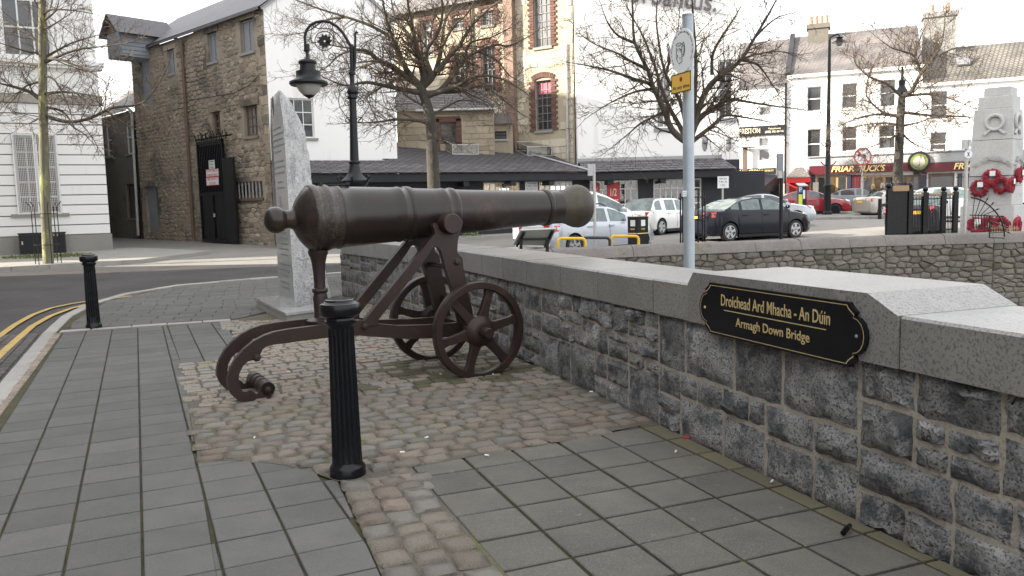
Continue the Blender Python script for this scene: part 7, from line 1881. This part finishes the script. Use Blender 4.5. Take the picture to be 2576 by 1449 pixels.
# fan-shaped railing bracketed to the wall
fy = 19.75; fan = thing('fan_railing', 'fan-shaped black iron railing with spear tips fixed on the river wall', 'railing', (rq(2500,585,fy).x, fy, .5))
def fq(x, y): return D(x, y, fy)
m = MB(); m.tube([fq(2443,497),fq(2458,500),fq(2475,507),fq(2490,518),fq(2504,532),fq(2514,546),fq(2521,562),fq(2526,578),fq(2527,595)], .018, 8); m.build('arc_rail', m_black, fan, True)
m = MB(); m.bar(fq(2440,541),fq(2490,543),.02,.025); m.bar(fq(2490,543),fq(2489,598),.02,.025); m.bar(fq(2489,598),fq(2527,599),.02,.02); m.bar(fq(2489,586),fq(2527,584),.02,.02); m.bar(fq(2440,571),fq(2489,573),.02,.02); m.build('frame', m_black, fan)
for (a, b) in (((2447,541),(2452,492)),((2454,541),(2468,496)),((2461,541),(2482,504)),((2468,541),(2494,515)),((2475,541),(2506,528)),((2482,542),(2517,544)),((2488,545),(2524,557)),((2490,555),(2530,571)),((2491,566),(2534,584))):
    p, q = fq(*a), fq(*b); m = MB(); m.tube([p, q], .010, 6); m.build('ray_bar', m_black, fan); d = (q-p).normalized(); m = MB(); m.lathe([(0,.010),(.03,.022),(.10,.002)], q, d, 6); m.build('spear_head', m_black, fan)
for x in (2447,2454,2461,2468,2475,2482): m = MB(); m.tube([fq(x,541),fq(x+3,575)], .010, 6); m.build('bar', m_black, fan)

# ================================================================ STREET FURNITURE BEHIND THE WALL
def post(name, label, cat, xb, yt, Y, r, mtl, z0=None, group=None):
    p = D(xb, yt, Y); z0 = terr(Y) if z0 is None else z0; t = thing(name, label, cat, (p.x,Y,z0), group); m = MB(); m.lathe([(0,r),(p.z-z0-.005,r),(p.z-z0,r*.85)], (p.x,Y,z0), ZU, 14); m.build('post', mtl, t, True); return t, p
def hbox(t, x0, y0, x1, y1, Y, th, mtl, name): a, b = D(x0,y0,Y), D(x1,y1,Y); m = MB(); m.box(min(a.x,b.x),max(a.x,b.x),Y-th,Y,min(a.z,b.z),max(a.z,b.z)); return m.build(name, mtl, t)
t, p = post('sign_post', 'thin galvanised post with back-to-front box sign beside the litter bin', 'sign post', 1494, 412, 20.6, .038, m_galv2); hbox(t,1478,413,1492,442,20.55,.05,m_galv2,'box_sign')
t, p = post('signal_post', 'black post with the back of a signal head near the dark saloon', 'signal post', 1966, 387, 21.5, .05, m_blackm, 0); hbox(t,1953,387,1967,428,21.4,.10,m_greyboard,'signal_box'); hbox(t,1955,429,1966,448,21.4,.08,m_galv2,'signal_box')
t, p = post('sign_post', 'pale post with square box and X roundel next to the memorial', 'sign post', 2433, 351, 21.6, .045, m_galv2); hbox(t,2420,352,2431,375,21.6,.06,m_galv2,'box_sign'); hbox(t,2434,352,2440,368,21.6,.06,m_galv2,'box_sign')
c = D(2436,388,21.53); m = MB(); m.lathe([(0,.105),(.006,.105)], c, (0,-1,0), 22); rd = m.build('roundel', m_signw, t)
for s_ in (-1,1): m = MB(); m.obox(c+Vector((0,-.009,0)), Vector((.45,0,s_)).normalized(), (0,1,0), Vector((s_,0,-.45)).normalized(), .06,.002,.008); m.build('cross_stroke', m_text, rd)
t, p = post('sign_post', 'grey post with white parking notice before the dark shop corner', 'sign post', 1818, 448, 34.0, .04, m_galv2); hbox(t,1805,444,1833,473,33.95,.02,m_signw,'parking_notice')
for k, (s_, y, w_) in enumerate((('Ticket Zone',449,.32),('P  Mon - Sat',457,.34),('1 hour',465,.2))): text(s_, D(1819,y,33.92), (1,0,0), ZU, (0,-1,0), w_, .06, m_text, t, .004)
# no left turn
t, p = post('traffic_sign', 'round red-bordered no-left-turn sign on a slim grey post', 'traffic sign', 2171, 372, 46.0, .05, m_galv2); c = D(2170,394,45.9)
sR = 22.5*45.9/KF
m = MB(); m.lathe([(0,sR),(.02,sR)], c, (0,-1,0), 36); ds = m.build('disc', m_red, t); m = MB(); m.lathe([(.022,sR*.82),(.026,sR*.82)], c, (0,-1,0), 36); m.build('face', m_signw, ds)
X1 = Vector((1,0,0)); m = MB(); f = Vector((0,-.032,0)); m.obox(c+f+ZU*sR*.05+X1*sR*.18,X1,ZU,(0,1,0),sR*.10,sR*.42,.003) if False else None
m.obox(c+f+X1*sR*.25-ZU*sR*.15,X1,ZU,Vector((0,1,0)),sR*.08,sR*.36,.003); m.obox(c+f-X1*sR*.1+ZU*sR*.14,X1,ZU,Vector((0,1,0)),sR*.35,sR*.08,.003); m.prism([c+f-X1*sR*.42-ZU*sR*.06,c+f-X1*sR*.62+ZU*sR*.14,c+f-X1*sR*.42+ZU*sR*.34],(0,-1,0),.003); m.build('arrow', m_text, ds)
m = MB(); m.obox(c+f*1.3,Vector((.72,0,-.69)),Vector((.69,0,.72)),Vector((0,1,0)),sR*.85,sR*.09,.003); m.build('bar', m_red, ds)
# parking meter
py = 43.0; a, b = D(2008,467,py), D(2025,541,py); pm_ = thing('parking_meter', 'black pay and display machine with blue P and yellow panel by red car', 'parking meter', ((a.x+b.x)/2,py,terr(py)))
m = MB(); m.box(a.x,b.x,py-.2,py+.2,terr(py),a.z-.05); m.build('body', m_blackm, pm_); m = MB(); m.prism([(a.x-.05,py-.28,a.z-.04),(b.x+.05,py-.28,a.z-.04),(b.x+.05,py+.25,a.z+.1),(a.x-.05,py+.25,a.z+.1)],(0,0,1),.04); m.build('hood', m_galv2, pm_)
def pan(x0,y0,x1,y1,mtl,nm): q, r = D(x0,y0,py-.2), D(x1,y1,py-.2); m = MB(); m.box(q.x,r.x,py-.215,py-.201,r.z,q.z); return m.build(nm,mtl,pm_), (q+r)/2
o, c = pan(2010,470,2018,484,mat('park_blue',(.03,.13,.4),None,rough=.4),'parking_symbol'); text('P', c+Vector((0,-.02,0)), X1, ZU, (0,-1,0), .14,.24, m_signw, o, .004); pan(2009,489,2018,519,mat('meter_yellow',(.55,.62,.08),None,rough=.4),'yellow_panel'); pan(2020,478,2025,500,m_signw,'screen_panel')
# second street lamp (far, plain tall)
ly = 44.5; a, b = D(2086,100,ly), D(2081,537,ly); l2_ = thing('street_lamp', 'tall slim black street lamp with small swan-neck lantern by the terrace', 'street lamp', (b.x,ly,terr(ly)))
m = MB(); hh = a.z-terr(ly); m.lathe([(0,.28),(.25,.26),(.3,.2),(1.6,.17),(1.7,.22),(1.8,.15),(hh*.4,.13),(hh*.42,.17),(hh*.44,.12),(hh*.8,.09),(hh,.07)], (b.x,ly,terr(ly)), ZU, 14)
m.build('column', m_blackm, l2_, True); m = MB(); m.tube([(b.x,ly,a.z-.1),(b.x+.02,ly,a.z+.1),D(2096,90,ly),D(2108,86,ly),D(2112,90,ly)], .045, 7); m.build('swan_neck', m_blackm, l2_, True)
c = D(2112,97,ly); m = MB(); m.lathe([(-.22,.40),(-.16,.36),(-.1,.2),(.02,.14),(.06,.22),(.12,.05)], c, ZU, 16); m.build('lantern_hood', m_blackm, l2_, True); m = MB(); m.lathe([(-.42,.06),(-.34,.16),(-.21,.22)], c, ZU, 14); m.build('lantern_glass', m_glassg, l2_, True)
for yb in (372,420):
    for s_ in (-1,1): m = MB(); q = D(2084,yb,ly); m.tube([q, q+X1*s_*.3+ZU*.15, q+X1*s_*.42+ZU*.3], .03, 5); m.build('bracket', m_blackm, l2_)
# a lantern seen behind tree three
ly = 46; a = D(2266,196,ly); b = D(2264,440,ly); l3 = thing('street_lamp', 'distant black lamp with hanging lantern partly behind the railing tree', 'street lamp', (b.x,ly,terr(ly)))
m = MB(); m.lathe([(0,.14),(.8,.12),(a.z-terr(ly)+.6,.06)], (b.x,ly,terr(ly)), ZU, 10); 
for v in m.v: v.y = v.y
m.build('column', m_blackm, l3, True); m = MB(); m.lathe([(-.5,.36),(-.35,.3),(-.1,.16),(.2,.2),(.3,.08),(.7,.03)], D(2269,212,ly), ZU, 12); m.build('lantern', m_blackm, l3, True)
# thin black bollard by the champagne car
t, p = post('street_bollard', 'plain slim dark bollard by the kerb next to champagne car', 'bollard', 2214, 500, 40.0, .09, m_blackm)
# litter bin
by = 21.4; a, b = D(1578,546,by), D(1629,612,by); bn = thing('litter_bin', 'black twin litter bin with gold band behind the river wall', 'litter bin', ((a.x+b.x)/2,by,0))
m = MB(); xm = D(1598,546,by).x; fy0, fy1 = by-.42, by-.12
pl_ = [(a.x,fy1),(xm,fy0),(b.x,fy1),(b.x-.05,by+.3),(a.x+.05,by+.3)]
zt2 = a.z
m.prism([(x,y,0) for x, y in pl_], ZU, zt2-.44); m.build('body', m_blackm, bn)
m = MB(); m.prism([(x,y,zt2-.42) for x, y in pl_], ZU, .42-.03); hdb = m.build('hood', m_blackm, bn)
m = MB(); m.prism([((x-xm)*1.03+xm,(y-by)*1.03+by,zt2-.03) for x, y in pl_], ZU, .035); m.build('lid', m_blackm, bn)
m = MB(); m.prism([((x-xm)*1.01+xm,(y-by)*1.01+by,zt2-.44) for x, y in pl_], ZU, .02); m.build('gold_band', m_goldsign, bn)
for (p, q) in (((a.x,fy1),(xm,fy0)),((xm,fy0),(b.x,fy1))):
    P_, Q_ = Vector((*p,0)), Vector((*q,0)); d = (Q_-P_).normalized(); n = d.cross(ZU); n = n if n.y < 0 else -n; c = (P_+Q_)/2+ZU*(zt2-.16)+n*.004
    m = MB(); m.obox(c, d, ZU, n, .085,.08,.004); m.build('opening', m_signw, bn); text('Litter', c-ZU*.15+n*.002, d, ZU, n, .16,.05, m_goldsign, bn, .003)
# cycle hoops
def hoop(xl, xr, yt, Y, mtl, label):
    a, b = D(xl,yt,Y), D(xr,yt,Y); z = a.z; r = .09; m = MB(); pts = [(a.x,Y,0),(a.x,Y,z-r)]+[(a.x+r-r*math.cos(k*math.pi/8),Y,z-r+r*math.sin(k*math.pi/8)) for k in range(1,5)]+[(b.x-r+r*math.sin(k*math.pi/8),Y,b.z-r+r*math.cos(k*math.pi/8)) for k in range(0,5)]+[(b.x,Y,0)]
    m.tube(pts, .038, 10); solo('cycle_hoop', m, mtl, label, 'cycle rack', 'row of cycle hoops', True, (a.x,Y,0))
hoop(1404,1472,600,19.9,m_yel,'low rusty yellow tubular cycle hoop by the display lectern'); hoop(1466,1534,598,20.3,m_navy,'navy tubular cycle hoop between two yellow ones'); hoop(1537,1606,594,20.6,m_yel,'yellow tubular cycle hoop beside the litter bin')
# information lectern, seen from behind
iy = 17.3; lec = thing('display_lectern', 'tilted display panel on black frame seen from behind past the parapet', 'lectern', (D(1342,615,iy).x,iy,0))
A0, A1, B0, B1_ = D(1310,580,iy-.25), D(1399,576,iy-.25), D(1291,616,iy+.2), D(1380,618,iy+.2)
nn = (A1-A0).cross(B0-A0).normalized(); m = MB(); m.prism([A0,A1,B1_,B0], nn, .04); m.build('panel', mat('lectern_pale',(.42,.43,.40),None,rough=.4), lec)
m = MB()
for f in (.1,.9): m.bar(A0.lerp(A1,f)-nn*.03, B0.lerp(B1_,f)-nn*.03, .05,.04)
for f in (.12,.86): q = A0.lerp(A1,f).lerp(B0.lerp(B1_,f),.55); m.bar(q-nn*.03, (q.x,q.y,0), .07,.07)
m.bar(A0.lerp(B0,.5).lerp(A1.lerp(B1_,.5),.05)-nn*.04, A0.lerp(B0,.5).lerp(A1.lerp(B1_,.5),.95)-nn*.04, .04,.05); m.build('frame', m_blackm, lec)
# small plants on the coping's far side
pl_ = MB(); q = G(1186,594,1.0)
for k in range(60):
    p = q+Vector((random.gauss(0,.10),random.gauss(0,.06),random.uniform(-.01,.05))); d = Vector((random.gauss(0,1),random.gauss(0,1),random.uniform(.2,1))).normalized()*.05; t_ = d.cross(ZU).normalized()*.016; pl_.face([p-t_,p+t_,p+d])
o = solo('weed', pl_, m_grass, 'small tuft of weeds growing on the back edge of the parapet coping', 'plant', loc=tuple(q))

# ================================================================ PEOPLE (behind the parked cars)
def person(label, x, y_top, Y, H, hair_m, coat_m, turn):
    p = D(x, y_top, Y); z0 = terr(Y)+.1; H = max(1.5, min(1.85, p.z-z0)); t = thing('person', label, 'person', (p.x,Y,z0)); o = Vector((p.x,Y,z0)); s = H/1.75
    me = bpy.data.meshes.new('body'); V = [(0,0,.92),(0,0,1.12),(0,0,1.38),(0,0,1.48),(.10,0,.88),(.11,.02,.48),(.11,-.04,.06),(.12,.10,.03),(-.10,0,.88),(-.11,-.05,.48),(-.11,-.10,.06),(-.12,.04,.03),(.19,0,1.37),(.25,-.03,1.10),(.22,.12,.88),(.21,.19,.82),(-.19,0,1.37),(-.25,-.02,1.10),(-.23,.08,.87),(-.22,.13,.80)]
    E = [(0,1),(1,2),(2,3),(0,4),(4,5),(5,6),(6,7),(0,8),(8,9),(9,10),(10,11),(2,12),(12,13),(13,14),(14,15),(2,16),(16,17),(17,18),(18,19)]
    R = [.15,.145,.16,.06,.10,.07,.055,.05,.10,.07,.055,.05,.075,.055,.045,.03,.075,.055,.045,.03]
    me.from_pydata([Vector(v)*s for v in V], E, []); me.materials.append(coat_m); ob = bpy.data.objects.new('body', me); COL.objects.link(ob); ob.parent = t; ob.rotation_euler = (0,0,turn)
    sk = ob.modifiers.new('skin','SKIN')
    for i, r in enumerate(R): me.skin_vertices[0].data[i].radius = (r*s, r*s*.8)
    me.skin_vertices[0].data[0].use_root = True
    sb = ob.modifiers.new('sub','SUBSURF'); sb.levels = 2; sb.render_levels = 2
    hz = 1.60*s; m = MB(); rt_ = Matrix.Rotation(turn,3,'Z')
    m.sphere(o+ZU*hz, .105*s, 16, 12, (.85,1.0,1.2)); m.sphere(o+ZU*(hz-.02*s)+rt_@Vector((0,.105*s,0)), .02*s, 8, 6); hd_ = m.build('head', m_skin, t, True)
    m = MB(); m.sphere(o+ZU*(hz+.02*s)+rt_@Vector((0,-.022*s,0)), .118*s, 16, 12, (.9,1.0,1.18)); m.sphere(o+ZU*(hz-.10*s)+rt_@Vector((0,-.06*s,0)), .085*s, 12, 8, (1.1,.7,1.3)); m.build('hair', hair_m, t, True)
    for s2 in (-1,1): m = MB(); m.sphere(o+ZU*(hz+.01*s)+rt_@Vector((s2*.036*s,.095*s,0)), .012*s, 8, 6); m.build('eye', m_text, t)
    return t
person('woman with blonde hair in a dark coat walking past the shopfront', 2197, 463, 46.8, 1.65, mat('hair_blonde',(.42,.27,.12),None,rough=.7), m_blackm, math.radians(-70))
person('person in dark coat with pale hood walking beside the blonde woman', 2221, 460, 46.4, 1.75, mat('hair_grey',(.35,.33,.31),None,rough=.7), m_navy, math.radians(-95))

# ================================================================ LITTER
spots = [(833,938),(848,957),(726,935),(1240,941),(955,978),(1073,1100),(1012,1137),(848,1097),(1215,1060),(1108,940),(1700,1135),(1942,1210),(1352,925),(1290,870),(1487,985),(640,1100),(1005,1008),(1225,1145)]
for k, (x, y) in enumerate(spots):
    p = G(x, y, .041); a = random.uniform(0,3.14); d = Vector((math.cos(a),math.sin(a),0)); m = MB(); m.tube([p-d*.014, p+d*.014], .005, 7)
    solo('cigarette_butt', m, m_signw if k % 4 else m_woodl, 'discarded cigarette end lying on the paving', 'litter', 'cigarette ends on the ground', loc=tuple(p))
p = G(1720,1103,.03); m = MB(); m.prism([p,p+Vector((.04,.005,0)),p+Vector((.035,.03,0)),p+Vector((.0,.02,0))],(0,0,1),.006); solo('red_scrap', m, m_red, 'tiny bright red scrap at the foot of the wall', 'litter', loc=tuple(p))
p = G(2120,1342,.04); m = MB(); m.tube([p,p+Vector((.03,.03,.01)),p+Vector((.06,.07,.005))],.012,6); solo('bottle_shard', m, m_black, 'dark crumpled scrap at the foot of the granite wall', 'litter', loc=tuple(p))
